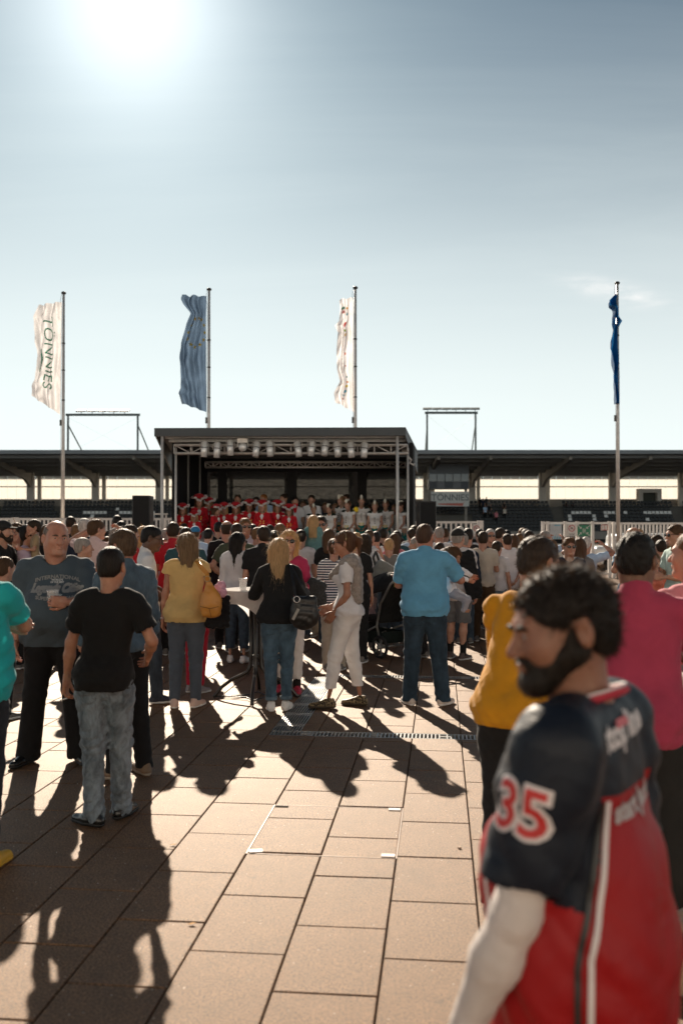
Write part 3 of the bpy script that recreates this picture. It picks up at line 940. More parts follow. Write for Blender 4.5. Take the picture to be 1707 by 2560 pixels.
def build_person(sp, name='person'):
    """returns (root, parts, joints); root scale carries the height"""
    hi = sp.get('res', 1)                      # 2 = near, 1 = middle, 0 = far
    hb, hc, hh, hf = {2: (0.014, 0.0105, 0.0055, 0.0052), 1: (0.016, 0.0125, 0.0075, 0.0065), 0: (0.022, 0.018, 0.012, 0.012)}[hi]
    if 'hc' in sp: hc = sp['hc']
    J = skeleton(sp); S = sp.get('H', 1.75) / 1.75
    root = empty(name, scale=S)
    parts = {}
    skm = skin(sp.get('skin', SKIN_A))
    tp, bt = sp.get('top'), sp.get('bottom')
    # ---- body
    lo = np.min([J[k] for k in ('sL', 'sR', 'eL', 'eR', 'wL', 'wR', 'aL', 'aR', 'kL', 'kR')], 0) - 0.13; hi_ = np.max([J[k] for k in ('sL', 'sR', 'eL', 'eR', 'wL', 'wR', 'aL', 'aR', 'kL', 'kR')], 0) + 0.13
    lo = np.minimum(lo, J['pel'] - V3(0.2, 0.24, 0)); hi_ = np.maximum(hi_, J['pel'] + V3(0.2, 0.24, 0)); lo[2] = 0.0
    f = Field(lo, hi_, hb)
    add_prims(f, torso_prims(sp, J), e=-0.024 if tp and bt else -0.004)
    f.cone(J['neck0'] + V3(0, 0, -0.03), J['neck1'], 0.06, 0.05, 0.04)
    for nm in 'LR':
        add_prims(f, arm_prims(sp, J, nm), e=-0.003); add_prims(f, leg_prims(sp, J, nm), e=(-0.016 if bt.get('hem', 0) < 0.3 else -0.004) if bt else 0)
        b = J['a' + nm]; M = rotz(J['fy' + nm])
        f.cone(b + V3(0, 0, -0.04), b + M @ V3(0, -0.10, -0.055), 0.03, 0.02, 0.02)
    pieces = [f.net(1), head_field(sp, J, hh).net(1)]
    for nm in 'LR':
        hk = sp.get('hand' + nm, {})
        if 'd' in hk: J['hd' + nm] = unit(V3(*hk['d']))
        pieces.append(hand_field(J, nm, hf, hk.get('curl', 0.35), V3(*hk['n']) if 'n' in hk else None, hk.get('open', 0)).net(1))
    V, Q = join_np(pieces)
    parts['body'] = link('body', np_mesh('body', V, [Q]), skm, root)
    # ---- top
    if tp:
        e = 0.010 + tp.get('loose', 0.0)
        hem = tp.get('hem', 0.90)
        f = Field(np.minimum(lo, V3(-0.34, -0.36, 0)) * V3(1, 1, 0) + V3(0, 0, hem - 0.03), V3(max(hi_[0], 0.3), max(hi_[1], 0.3), max(1.56, hi_[2] - 0.05)), hc)
        P = torso_prims(sp, J)
        add_prims(f, P[:-2], e=e); add_prims(f, P[-2:], e=e + 0.012)
        fl = tp.get('flare', 0.0)
        if sp.get('drape'):
            f.cone(J['wai'] + V3(0, -0.070, 0.02), V3(0, -0.075, hem - 0.05), 0.125, 0.13, 0.08, (0.8, 1, 1)); f.cone(J['wai'] + V3(0, 0.02, 0.0), V3(0, 0.035, hem - 0.05), 0.15, 0.16, 0.08, (0.8, 1, 1))
        f.cone(J['pel'] + V3(-0.05, 0.0, -0.02), J['pel'] + V3(0.05, 0, -0.02), 0.124 * sp.get('fat', 1.0) + e + fl, 0.128 * sp.get('fat', 1.0) + e + fl, 0.08, (1, 1.2, 1))
        sl = tp.get('sleeve', 'short')
        for nm in 'LR':
            s, el, w = J['s' + nm], J['e' + nm], J['w' + nm]
            es = e + tp.get('sleeve_loose', 0.002)
            if sl == 'none': continue
            if sl == 'short':
                t = tp.get('slen', 0.72); c = s + (el - s) * t
                for a, b, ra, rb, kk, sq in arm_prims(sp, J, nm)[:2]:
                    f.cone(a, b, ra, rb + 0.008, 0.018, clip=[(c, el - s)], e=es)
                f.cuts.append((c, el - s, 0.11))
            elif sl == 'cap':
                c = s + (el - s) * 0.25
                f.cone(s + V3(0, 0, -0.01), el, 0.056, 0.05, 0.04, clip=[(c, el - s)], e=es); f.cuts.append((c, el - s, 0.1))
            else:
                t = tp.get('slen', 0.97); c = el + (w - el) * t
                ps = arm_prims(sp, J, nm)
                add_prims(f, ps[:3], e=es, k=0.018)
                a, b, ra, rb, kk, sq = ps[3]
                f.cone(a, b, ra, rb + 0.004, kk, clip=[(c, w - el)], e=es); f.cuts.append((c, w - el, 0.08))
        f.plane(V3(0, 0, hem), (0, 0, -1))
        nk = tp.get('neck', 0.078)
        # neckline
        if tp.get('collar'):
            f.cone(J['neck0'] + V3(0, 0.005, -0.02), J['neck0'] + V3(0, -0.008, 0.075), 0.082, 0.070, 0.02)
            f.cone(J['neck0'] + V3(0, -0.01, 0.02), J['neck0'] + V3(0, -0.05, 0.14), 0.058, 0.066, 0.0, op='s')
        else:
            f.ell(J['neck0'] + V3(0, -0.03 - tp.get('scoop', 0), 0.075), (nk, nk + 0.015 + tp.get('scoop', 0), 0.075), 0.01, op='s')
        am = tp.get('fold', 0.0045); ff = tp.get('ff', 1.0); seed = tp.get('seed', len(bpy.data.objects) % 17)
        f.wobble(am, seed, ff, lambda p: 0.55 + 0.9 * np.clip((1.25 - p[:, 2]) / 0.35, 0, 1) + 0.8 * (np.abs(p[:, 0]) > 0.2))
        V, Q = f.net(1)
        parts['top'] = link(tp.get('name', 'shirt'), np_mesh('shirt', V, [Q]), cloth(tp['col'], tp.get('thin', 0), tp.get('kind', 'plain')), root)
    # ---- legs
    if bt:
        e = 0.008; ha = bt.get('ankle', 0.05); hz = bt.get('hem', 0.055)
        f = Field(V3(min(lo[0], -0.3), min(lo[1], -0.3), max(hz - 0.03, 0)), V3(0.3, 0.3, 1.1), hc)
        add_prims(f, torso_prims(sp, J)[:1], e=e)
        for p_ in torso_prims(sp, J)[-2:]: f.cone(*p_[:4], 0.05, p_[5], e=e)
        for nm in 'LR':
            add_prims(f, leg_prims(sp, J, nm, calf=False), e=e + bt.get('thigh', 0.006))
            k_, a_ = J['k' + nm], J['a' + nm]
            g = 0.55 + 0.45 * sp.get('fat', 1.0)
            f.cone(k_, a_ + V3(0, 0, -0.03), 0.064 * g + bt.get('thigh', 0.006), ha, 0.03)
            f.cone(k_ * 0.7 + a_ * 0.3 + V3(0, 0.014, 0), a_ * 0.6 + k_ * 0.4, 0.058 * g, 0.045, 0.02)
        f.plane(V3(0, 0, 1.04 + bt.get('rise', 0)), (0, 0, 1), open_=False)
        if hz < 0.3:
            for nm in 'LR': f.cuts.append((V3(J['a' + nm][0], J['a' + nm][1], hz), V3(0, 0, -1), 0.2))
        f.plane(V3(0, 0, hz), (0, 0, -1))
        kz = J['kL'][2]
        f.wobble(bt.get('fold', 0.005), bt.get('seed', 3), bt.get('ff', 1.25), lambda p: 0.3 + 0.7 * np.exp(-((p[:, 2] - kz) / 0.12) ** 2) + bt.get('stack', 0.9) * np.exp(-((p[:, 2] - hz) / 0.16) ** 2) + 0.6 * np.exp(-((p[:, 2] - 0.85) / 0.07) ** 2))
        V, Q = f.net(1)
        parts['bottom'] = link(bt.get('name', 'trousers'), np_mesh('trousers', V, [Q]), cloth(bt['col'], bt.get('thin', 0), bt.get('kind', 'plain')), root)
    # ---- shoes
    sh = sp.get('shoes')
    if sh:
        for nm in 'LR':
            f = shoe_field(J, nm, 0.009 if hi else 0.014, high=sh.get('high', 0), slim=sh.get('slim', 1.0))
            s_ = soft('shoe', f, sh['mat'] if 'mat' in sh else plain('shoe%s' % (sh['col'],), sh['col'], 0.55, bump=0.2), root)
            if hi: soft('sole', shoe_field(J, nm, 0.008, e=0.004, slim=sh.get('slim', 1.0), sole=True), plain('sole%s' % (sh.get('sole', sh.get('col', (0.5, 0.5, 0.5))),), sh.get('sole', sh.get('col', (0.5, 0.5, 0.5))), 0.6), s_)
    if sp.get('socks'):
        f = Field(V3(-0.3, -0.3, 0.05), V3(0.3, 0.3, 0.4), 0.011)
        for nm in 'LR': f.cone(J['a' + nm] + V3(0, 0, -0.03), J['a' + nm] + (J['k' + nm] - J['a' + nm]) * sp.get('sock_h', 0.3), 0.042, 0.046, 0.01)
        soft('socks', f, cloth(sp['socks']), root)
    # ---- hair, beard, brows, eyes
    C, M = J['head'], J['HR']; hs = sp.get('hs', 1.0)
    if sp.get('hair'):
        st, hc_ = sp['hair'][:2]
        V, Q = hair_field(sp, J, {2: 0.0062, 1: 0.0085, 0: 0.013}[hi], st).net(1)
        if len(Q):
            fs = [Q]
            if hi:
                n, L = {'long': (1500, 0.10), 'lob': (1300, 0.08), 'pony': (700, 0.05), 'bun': (700, 0.04), 'curly': (1500, 0.022), 'curlylong': (1600, 0.04), 'afro': (1500, 0.03), 'quiff': (900, 0.028), 'short': (800, 0.018), 'crop': (500, 0.010), 'bald': (300, 0.008)}[st]
                n = sp.get('ntuft', n)
                V2, q4, q3 = tufts(V, Q, C, int(n * (1 if hi == 2 else 0.6)), L, st, 0.0013 if hi == 2 else 0.0018)
                fs = [np.concatenate([Q, q4 + len(V)]), q3 + len(V)]; V = np.concatenate([V, V2])
            parts['hair'] = link('hair', np_mesh('hair', V, fs), hairm(hc_), root)
    g = lambda x, y, z: C + M @ V3(x * hs, y * hs, z * hs)
    if sp.get('beard'):
        f = Field(C - V3(0.14, 0.16, 0.18), C + V3(0.14, 0.12, 0.07), 0.0055)
        bl = sp['beard'][1]
        BA = lambda a, b, ra, rb, k=0.02: f.cone(g(*a), g(*b), ra * hs, rb * hs, k)
        for sd in (1, -1):
            BA((sd * 0.052, 0.0, -0.052), (sd * 0.022, -0.068, -0.099), 0.026 + bl, 0.024 + bl)
            BA((sd * 0.062, -0.004, 0.0), (sd * 0.056, -0.012, -0.05), 0.012, 0.020 + bl, 0.012)
            BA((sd * 0.050, -0.030, -0.052), (sd * 0.030, -0.068, -0.072), 0.016 + bl, 0.014 + bl, 0.012)
            BA((sd * 0.027, -0.088, -0.058), (sd * 0.024, -0.080, -0.095), 0.011, 0.014, 0.01)
        BA((-0.014, -0.084, -0.104), (0.014, -0.084, -0.104), 0.019 + bl, 0.019 + bl)
        BA((-0.024, -0.095, -0.056), (0.024, -0.095, -0.056), 0.0105, 0.0105, 0.008)
        f.ell(g(0, -0.112, -0.069), (0.017 * hs, 0.02 * hs, 0.0085 * hs), 0.004, rot=M, op='s')
        band = np.abs(f.F) < 0.03; P = f.all()[band]
        f.F[band] += (0.002 * np.sin(P[:, 0] * 300) * np.sin(P[:, 2] * 260) * np.sin(P[:, 1] * 280)).astype(np.float32)
        V, Q = f.net(1)
        V2, q4, q3 = tufts(V, Q, C, 2200, 0.010, 'short', 0.0009)
        link('beard', np_mesh('beard', np.concatenate([V, V2]), [np.concatenate([Q, q4 + len(V)]), q3 + len(V)]), hairm(sp['beard'][0]), root)
    if sp.get('brow', hi == 2) and sp.get('hair'):
        for sd in (1, -1):
            m = MB(); m.tube([g(sd * 0.012, -0.0985, 0.012), g(sd * 0.031, -0.0985, 0.018), g(sd * 0.050, -0.087, 0.012)], [0.004, 0.0058, 0.0025], 6)
            m.out('eyebrow', hairm(sp.get('browcol', sp['hair'][1])), root)
    if sp.get('eyes', hi == 2):
        for sd in (1, -1):
            m = MB(); bmesh.ops.create_uvsphere(m.bm, u_segments=12, v_segments=8, radius=0.0106 * hs, matrix=Matrix.Translation(Vector(g(sd * 0.031, -0.0835, -0.004))))
            for fc in m.bm.faces: fc.smooth = True
            eo = m.out('eye', plain('eye_white', (0.34, 0.29, 0.27), 0.25), root)
            m = MB(); bmesh.ops.create_uvsphere(m.bm, u_segments=10, v_segments=6, radius=0.0058 * hs, matrix=Matrix.Translation(Vector(g(sd * 0.031, -0.0895, -0.004))))
            m.out('iris', plain('iris', (0.05, 0.03, 0.02), 0.2), eo)
    if sp.get('glasses'):
        kind = sp['glasses']; lens = plain('dark_lens', (0.012, 0.011, 0.010), 0.08, spec=0.8) if kind == 'sun' else plain('clear_lens', (0.25, 0.25, 0.25), 0.05)
        fr = plain('dark_frame', (0.02, 0.018, 0.016), 0.3)
        m = MB()
        for sd in (1, -1):
            m.tube([g(sd * 0.058, -0.098, 0.008), g(sd * 0.078, -0.06, 0.006), g(sd * 0.083, 0.01, 0.0), g(sd * 0.08, 0.03, -0.012)], 0.0028, 6)
            if kind != 'sun':
                m.tube([g(sd * 0.033 + 0.024 * math.cos(a), -0.108, -0.002 + 0.018 * math.sin(a)) for a in [i * math.pi / 6 for i in range(13)]], 0.0018, 5, cap=False)
        m.tube([g(-0.012, -0.112, 0.004), g(0.012, -0.112, 0.004)], 0.0026, 6)
        go = m.out('glasses', fr, root)
        if kind == 'sun':
            for sd in (1, -1):
                m = MB()
                m.lathe([(0.0001, -0.007), (0.012, -0.006), (0.021, -0.003), (0.0245, 0.001), (0.021, 0.004), (0.0001, 0.004)], n=16)
                for v in m.bm.verts:
                    v.co = Vector(g(sd * 0.033 + v.co.x * 1.1, -0.106 + v.co.z + abs(v.co.x) * 0.12, -0.002 + v.co.y * 0.88))
                m.out('lens', lens, go)
    J['root'] = root; J['S'] = S
    return root, parts, J


def strap(name, pts, w, th, mat, parent=None):
    """flat band along pts, given with their outward normals"""
    bm = bmesh.new(); prev = None
    for i, (p, n_) in enumerate(pts):
        p = Vector(p); n_ = Vector(n_).normalized()
        a = Vector(pts[max(i - 1, 0)][0]); b = Vector(pts[min(i + 1, len(pts) - 1)][0])
        t = (b - a).normalized(); s = t.cross(n_).normalized()
        ring = [bm.verts.new(p + s * w / 2 + n_ * th), bm.verts.new(p - s * w / 2 + n_ * th), bm.verts.new(p - s * w / 2), bm.verts.new(p + s * w / 2)]
        if prev:
            for k in range(4): bm.faces.new((prev[k], prev[(k + 1) % 4], ring[(k + 1) % 4], ring[k]))
        prev = ring
    bmesh.ops.recalc_face_normals(bm, faces=bm.faces)
    me = bpy.data.meshes.new(name); bm.to_mesh(me); bm.free()
    return link(name, me, mat, parent)


def place(root, px, py, z_px=None, rz=0, label=None, cat='person', group=None, at=None):
    p = at if at is not None else gnd(px, py)
    root.location = p; root.rotation_euler = (0, 0, R(rz))
    tag(root, label, cat, group)
    return root
# ================================================================== ground and paving
YAW = R(5.88)
EU = Vector((math.cos(YAW), -math.sin(YAW), 0)); EV = Vector((math.sin(YAW), math.cos(YAW), 0))


def uv(u, v, z=0.0): return EU * u + EV * v + Vector((0, 0, z))


def paving_mat():
    m, n, l, b = new_mat('exposed_aggregate')
    g = n.new('ShaderNodeNewGeometry')
    pos = g.outputs['Position']
    big = noise(n, l, pos, 0.9, 4, 0.6)
    mid = noise(n, l, pos, 9, 5, 0.65)
    fine = noise(n, l, pos, 95, 6, 0.85)
    base = ramp2(n, l, fine, (0.008, 0.003, 0.001), (0.36, 0.19, 0.098), 0.40, 0.62)
    isl = n.new('ShaderNodeMapRange'); isl.inputs[3].default_value = 0.72; isl.inputs[4].default_value = 1.16
    l.new(g.outputs['Random Per Island'], isl.inputs[0])
    st = n.new('ShaderNodeMapRange'); st.inputs[1].default_value = 0.3; st.inputs[2].default_value = 0.7; st.inputs[3].default_value = 0.84; st.inputs[4].default_value = 1.12
    l.new(mid, st.inputs[0])
    sb = n.new('ShaderNodeMapRange'); sb.inputs[1].default_value = 0.3; sb.inputs[2].default_value = 0.7; sb.inputs[3].default_value = 0.85; sb.inputs[4].default_value = 1.1
    l.new(big, sb.inputs[0])
    m1 = n.new('ShaderNodeMath'); m1.operation = 'MULTIPLY'; l.new(isl.outputs[0], m1.inputs[0]); l.new(st.outputs[0], m1.inputs[1])
    m2 = n.new('ShaderNodeMath'); m2.operation = 'MULTIPLY'; l.new(m1.outputs[0], m2.inputs[0]); l.new(sb.outputs[0], m2.inputs[1])
    mx = n.new('ShaderNodeVectorMath'); mx.operation = 'SCALE'
    l.new(base, mx.inputs[0]); l.new(m2.outputs[0], mx.inputs['Scale'])
    vo = n.new('ShaderNodeTexVoronoi'); vo.inputs['Scale'].default_value = 42; l.new(pos, vo.inputs['Vector'])
    lt = n.new('ShaderNodeMath'); lt.operation = 'LESS_THAN'; lt.inputs[1].default_value = 0.13; l.new(vo.outputs['Distance'], lt.inputs[0])
    sx = n.new('ShaderNodeSeparateXYZ'); l.new(vo.outputs['Color'], sx.inputs[0])
    gt = n.new('ShaderNodeMath'); gt.operation = 'GREATER_THAN'; gt.inputs[1].default_value = 0.93; l.new(sx.outputs[0], gt.inputs[0])
    mm = n.new('ShaderNodeMath'); mm.operation = 'MULTIPLY'; l.new(lt.outputs[0], mm.inputs[0]); l.new(gt.outputs[0], mm.inputs[1])
    fl = n.new('ShaderNodeMixRGB'); fl.inputs[2].default_value = (0.8, 0.7, 0.6, 1)
    l.new(mm.outputs[0], fl.inputs[0]); l.new(mx.outputs[0], fl.inputs[1])
    # old chewing gum and damp stains
    v2 = n.new('ShaderNodeTexVoronoi'); v2.inputs['Scale'].default_value = 3.1; l.new(pos, v2.inputs['Vector'])
    l2 = n.new('ShaderNodeMapRange'); l2.inputs[1].default_value = 0.045; l2.inputs[2].default_value = 0.065; l2.inputs[3].default_value = 0.55; l2.inputs[4].default_value = 0.0; l.new(v2.outputs['Distance'], l2.inputs[0])
    s2 = n.new('ShaderNodeMapRange'); s2.inputs[1].default_value = 0.56; s2.inputs[2].default_value = 0.70; s2.inputs[3].default_value = 0.0; s2.inputs[4].default_value = 0.35; l.new(noise(n, l, pos, 1.7, 5, 0.7, 0.6), s2.inputs[0])
    mxx = n.new('ShaderNodeMath'); mxx.operation = 'MAXIMUM'; l.new(l2.outputs[0], mxx.inputs[0]); l.new(s2.outputs[0], mxx.inputs[1])
    gm = n.new('ShaderNodeMixRGB'); gm.inputs[2].default_value = (0.05, 0.032, 0.022, 1); l.new(mxx.outputs[0], gm.inputs[0]); l.new(fl.outputs[0], gm.inputs[1])
    l.new(gm.outputs[0], b.inputs['Base Color'])
    b.inputs['Roughness'].default_value = 0.60
    b.inputs['Specular IOR Level'].default_value = 0.66
    b.inputs['Specular Tint'].default_value = (1.0, 0.80, 0.62, 1)
    bump_from(n, l, b, fine, 0.6, 0.010)
    return m


PAVE = paving_mat()
MORTAR = plain('joint_sand', (0.035, 0.027, 0.021), 0.95, spec=0.1, nscale=30)
GALV = plain('galvanised_steel', (0.42, 0.42, 0.42), 0.4, metal=0.8, nscale=20)
ALU = plain('aluminium', (0.62, 0.585, 0.55), 0.42, metal=0.3, nscale=10)
BLK = plain('black_fabric_board', (0.018, 0.018, 0.019), 0.8, spec=0.2)
BLKP = plain('black_paint', (0.02, 0.02, 0.021), 0.45)
GLSB = plain('window_glass', (0.05, 0.07, 0.075), 0.08, spec=0.8)

m = MB(); m.box((0, 400, -0.15), (900, 900, 0.1)); ground = m.out('ground', MORTAR); tag(ground, kind='structure')
pavement = bpy.data.objects.new('pavement', None); COL.objects.link(pavement); tag(pavement, kind='structure')
pavement.rotation_euler = (0, 0, -YAW)


def slab_geo(w, l_, tz=0.0):
    a, b, c = w / 2 - 0.0035, l_ / 2 - 0.0035, 0.004
    V = [(sx * a, sy * b, -0.049) for sx, sy in ((-1, -1), (1, -1), (1, 1), (-1, 1))] + \
        [(sx * a, sy * b, -0.004) for sx, sy in ((-1, -1), (1, -1), (1, 1), (-1, 1))] + \
        [(sx * (a - c), sy * (b - c), 0) for sx, sy in ((-1, -1), (1, -1), (1, 1), (-1, 1))]
    Fq = []
    for r in (0, 4):
        for k in range(4): Fq.append((r + k, r + (k + 1) % 4, r + 4 + (k + 1) % 4, r + 4 + k))
    Fq.append((8, 9, 10, 11))
    return V, Fq


GR_U0, GR_U1, DR_V0, DR_V1, DF_V0, DF_V1 = -1.433, -1.185, 7.93, 8.115, 11.02, 11.2
TR = (-1.033, -0.233, 5.075, 5.96)
slabs = []
rs = random.Random(3)
for c in range(-80, 80):
    u0 = -0.233 + 0.4 * c; u1 = u0 + 0.4
    off = (3.60 if c % 2 else 3.89) + rs.uniform(-0.025, 0.025)
    cuts = []
    if u0 > -1.44: cuts += [(DR_V0, DR_V1), (DF_V0, DF_V1)]
    if TR[0] - 0.01 < u0 < TR[1] - 0.01: cuts += [(TR[2], TR[2]), (TR[3], TR[3])]
    k0 = -14
    for k in range(k0, 64):
        segs = [(off + 0.6 * k, off + 0.6 * (k + 1))]
        for a, b in cuts:
            ns = []
            for s0, s1 in segs:
                if s1 <= a or s0 >= b and a != b or s1 <= a or s0 >= b: ns.append((s0, s1)); continue
                if a - s0 > 0.05: ns.append((s0, a))
                if s1 - b > 0.05: ns.append((b, s1))
            segs = ns
        for s0, s1 in segs:
            uu0 = u0
            if abs(u0 - GR_U0) < 0.01 and s0 > DR_V1 - 0.01 and s1 < DF_V0 + 0.01: uu0 = GR_U1
            cu, cv = (uu0 + u1) / 2, (s0 + s1) / 2
            p = uv(cu, cv)
            if p.y < 1.5 and abs(p.x) > 3.0 or p.y < -3 or abs(p.x) > 0.95 * max(p.y, 0) + 4: continue
            inview = p.y > 2.9 and abs(p.x) < 0.357 * p.y + 0.25
            slabs.append((0 if inview else 1, p.y, uu0, u1, s0, s1))
slabs.sort()
shared = {}
stuffV, stuffF = [], []
for q, (o_, py_, uu0, u1, s0, s1) in enumerate(slabs):
    w, l_ = round(u1 - uu0, 3), round(s1 - s0, 3)
    if q < 298:
        key = (w, l_)
        if key not in shared:
            V, Fq = slab_geo(w, l_); me = bpy.data.meshes.new('slab'); me.from_pydata(V, [], Fq); me.materials.append(PAVE); shared[key] = me
        o = bpy.data.objects.new('slab', shared[key]); COL.objects.link(o); o.parent = pavement
        o.location = ((uu0 + u1) / 2, (s0 + s1) / 2, rs.uniform(-0.0012, 0.0012)); o.rotation_euler = (rs.uniform(-1, 1) * 0.002, rs.uniform(-1, 1) * 0.002, rs.uniform(-1, 1) * 0.002)
    else:
        V, Fq = slab_geo(w, l_); b0 = len(stuffV)
        cu, cv = (uu0 + u1) / 2, (s0 + s1) / 2; dz = rs.uniform(-0.0015, 0.0015)
        stuffV += [(x + cu, y + cv, z + dz) for x, y, z in V]; stuffF += [tuple(i + b0 for i in f) for f in Fq]
me = bpy.data.meshes.new('slabs'); me.from_pydata(stuffV, [], stuffF)
tag(link('slabs', me, PAVE, pavement), kind='stuff')

# drainage channels and the wide grate between them


def channel(v0, v1, u0, u1, label, pitch=0.032):
    t = empty('drainage_channel', uv((u0 + u1) / 2, (v0 + v1) / 2), -YAW, label, 'drain', 'steel drainage channels in the paving')
    L, W = (u1 - u0) / 2, (v1 - v0) / 2
    m = MB()
    for s in (-1, 1): m.box((0, s * (W - 0.006), -0.02), (L, 0.006, 0.019))
    m.out('edge_rail', GALV, t)
    m = MB(); m.box((0, 0, -0.047), (L, W - 0.013, 0.002)); m.out('channel_bed', MORTAR, t)
    m = MB(); x = -L + 0.01; k = 0
    while x < L:
        if k % 18 == 9: m.box((x + 0.015, 0, -0.0065), (0.05, 0.01, 0.006))
        else: m.box((x, 0, -0.009), (0.0055, W - 0.013, 0.008))
        x += pitch; k += 1
    tag(m.out('grating_bars', GALV, t), kind='stuff')
    return t


channel(DR_V0, DR_V1, -1.43, 9.5, 'nearer of the two straight steel drain gratings crossing the paving')
channel(DF_V0, DF_V1, -1.18, 12.5, 'farther of the two straight steel drain gratings, behind the man in the blue polo')
t = empty('drain_grate', uv((GR_U0 + GR_U1) / 2, (DR_V1 + DF_V0) / 2), -YAW, 'broad slotted steel grate running lengthwise between the two drain gratings', 'drain')
L, W = (DF_V0 - DR_V1) / 2, (GR_U1 - GR_U0) / 2
m = MB()
for s in (-1, 1): m.box((s * (W - 0.005), 0, -0.02), (0.005, L, 0.018))
m.out('edge_rail', GALV, t)
m = MB(); m.box((0, 0, -0.047), (W - 0.011, L, 0.002)); m.out('channel_bed', MORTAR, t)
m = MB()
for i in range(9): m.box((-W + 0.03 + i * (2 * W - 0.06) / 8, 0, -0.008), (0.0042, L, 0.0065))
tag(m.out('grating_bars', GALV, t), kind='stuff')
for i in range(6):
    m = MB()
    for d in (-0.03, 0.03): m.box((0, -L + 0.25 + i * 0.48 + d, -0.0045), (W - 0.012, 0.007, 0.0035))
    m.out('cross_bar', GALV, t)

# access cover: a tray of slabs in a steel frame with pale corner pieces
t = empty('access_cover', uv((TR[0] + TR[1]) / 2, (TR[2] + TR[3]) / 2), -YAW, 'square slab-filled access cover with pale corner plates let into the paving', 'access cover')
a, b = (TR[1] - TR[0]) / 2, (TR[3] - TR[2]) / 2
STL = plain('pale_steel', (0.34, 0.27, 0.23), 0.5, metal=0.3)
m = MB()
for s in (-1, 1):
    m.box((s * a, 0, 0.0005), (0.0028, b + 0.004, 0.002)); m.box((0, s * b, -0.001), (a - 0.004, 0.0022, 0.002))
m.out('frame', STL, t)
for x, y, r in ((-a + 0.045, -b + 0.03, 0.25), (a - 0.045, -b + 0.03, 0.0), (a - 0.05, b - 0.03, 0.0)):
    m = MB(); m.box((x, y, 0.004), (0.036, 0.02, 0.003), rot=r); m.out('corner_plate', plain('pale_plate', (0.75, 0.68, 0.64), 0.5), t)
m = MB(); m.box((-a + 0.05, b - 0.03, 0.0025), (0.04, 0.018, 0.001)); m.out('lifting_slot', MORTAR, t)
m = MB(); m.box(uv(0.10, 5.26, 0.006), (0.008, 0.006, 0.005), rot=0.5); tag(m.out('pebble', plain('pebble', (0.45, 0.33, 0.25), 0.8)), 'tiny pale pebble lying alone on a slab right of the access cover', 'pebble')

# ================================================================== grandstand far behind
YR0, YR1 = 106.0, 124.0
gs = empty('grandstand', (0, 113, 0), 0, 'long covered football grandstand with pale columns and rows of dark seats', 'grandstand')


def gadd(m, name, mat):
    o = m.out(name, mat, gs); o.location = -Vector((0, 113, 0)); return o


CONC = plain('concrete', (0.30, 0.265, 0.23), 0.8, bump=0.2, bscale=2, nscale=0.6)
CONCL = plain('pale_concrete', (0.55, 0.50, 0.44), 0.8, nscale=0.6)
RSTEEL = plain('roof_sheet', (0.26, 0.265, 0.27), 0.6, nscale=0.3)
zf, zb = pt(0, 1131, YR0).z, pt(0, 1186, YR1).z
m = MB(); n_ = 60
m.prism([(-62, YR0, zf), (-62, YR1 + 1.0, zb - 0.1), (-62, YR1 + 1.0, zb + 0.1), (-62, YR0, zf + 0.2)], (124, 0, 0))
m.box((0, YR0 - 0.06, zf + 0.05), (62, 0.05, 0.22))
gadd(m, 'roof', RSTEEL)
for i in range(6):
    y = YR0 + 1.5 + i * 3.0; z = zf + (zb - zf) * (y - YR0) / (YR1 - YR0)
    m = MB(); m.box((0, y, z - 0.22), (61.5, 0.09, 0.2)); gadd(m, 'purlin', RSTEEL)
colx = [-88, 78, 240, 399, 560, 720, 880, 1066, 1180, 1355, 1530, 1703, 1878]
for px in colx:
    X = pt(px, 1200, YR1 - 2).x
    m = MB(); m.box((X - 0.02, YR1 - 2.0, 4.5), (0.42, 0.3, 3.9)); gadd(m, 'column', CONCL)
    m = MB(); m.box((X + 0.85, YR1 - 1.2, 4.5), (0.22, 0.2, 3.8)); gadd(m, 'post', CONCL)
    m = MB()
    m.prism([(X - 0.18, YR1 - 2.2, 8.25), (X - 0.18, YR0 + 0.8, zf - 0.35), (X - 0.18, YR0 + 0.8, zf - 0.75), (X - 0.18, YR1 - 4.5, 7.3), (X - 0.18, YR1 - 2.3, 6.4)], (0.36, 0, 0))
    gadd(m, 'roof_beam', CONC)

# translucent rear glazing, lit from behind
mg, n, l, b = new_mat('polycarbonate')
tr = n.new('ShaderNodeBsdfTranslucent'); tr.inputs[0].default_value = (0.9, 0.89, 0.86, 1)
wv = n.new('ShaderNodeTexWave'); wv.inputs['Scale'].default_value = 1.6; wv.bands_direction = 'X'
l.new(tex_obj(n, l), wv.inputs['Vector'])
l.new(ramp2(n, l, wv.outputs[0], (0.62, 0.61, 0.58), (0.95, 0.94, 0.9)), tr.inputs[0])
b.inputs['Base Color'].default_value = (0.7, 0.69, 0.66, 1); b.inputs['Roughness'].default_value = 0.3
ms = n.new('ShaderNodeMixShader'); ms.inputs[0].default_value = 0.85
l.new(b.outputs[0], ms.inputs[1]); l.new(tr.outputs[0], ms.inputs[2]); l.new(ms.outputs[0], n['Material Output'].inputs[0])
zg0, zg1, zgm = pt(0, 1248, YR1).z, pt(0, 1188, YR1).z, pt(0, 1217, YR1).z
for zz0, zz1 in ((zg0, zgm - 0.06), (zgm + 0.06, zg1 + 0.3)):
    m = MB(); m.box((0, 0, 0), (0.575, 0.02, (zz1 - zz0) / 2)); gm = m.mesh('glazing_panel'); gm.materials.append(mg)
    for i in range(92):
        o = bpy.data.objects.new('glazing_panel', gm); COL.objects.link(o); o.parent = gs
        o.location = (-54.3 + i * 1.18, YR1 - 113, (zz0 + zz1) / 2)
m = MB(); m.box((0, YR1 - 0.1, zgm), (61, 0.06, 0.06)); gadd(m, 'glazing_rail', CONC)
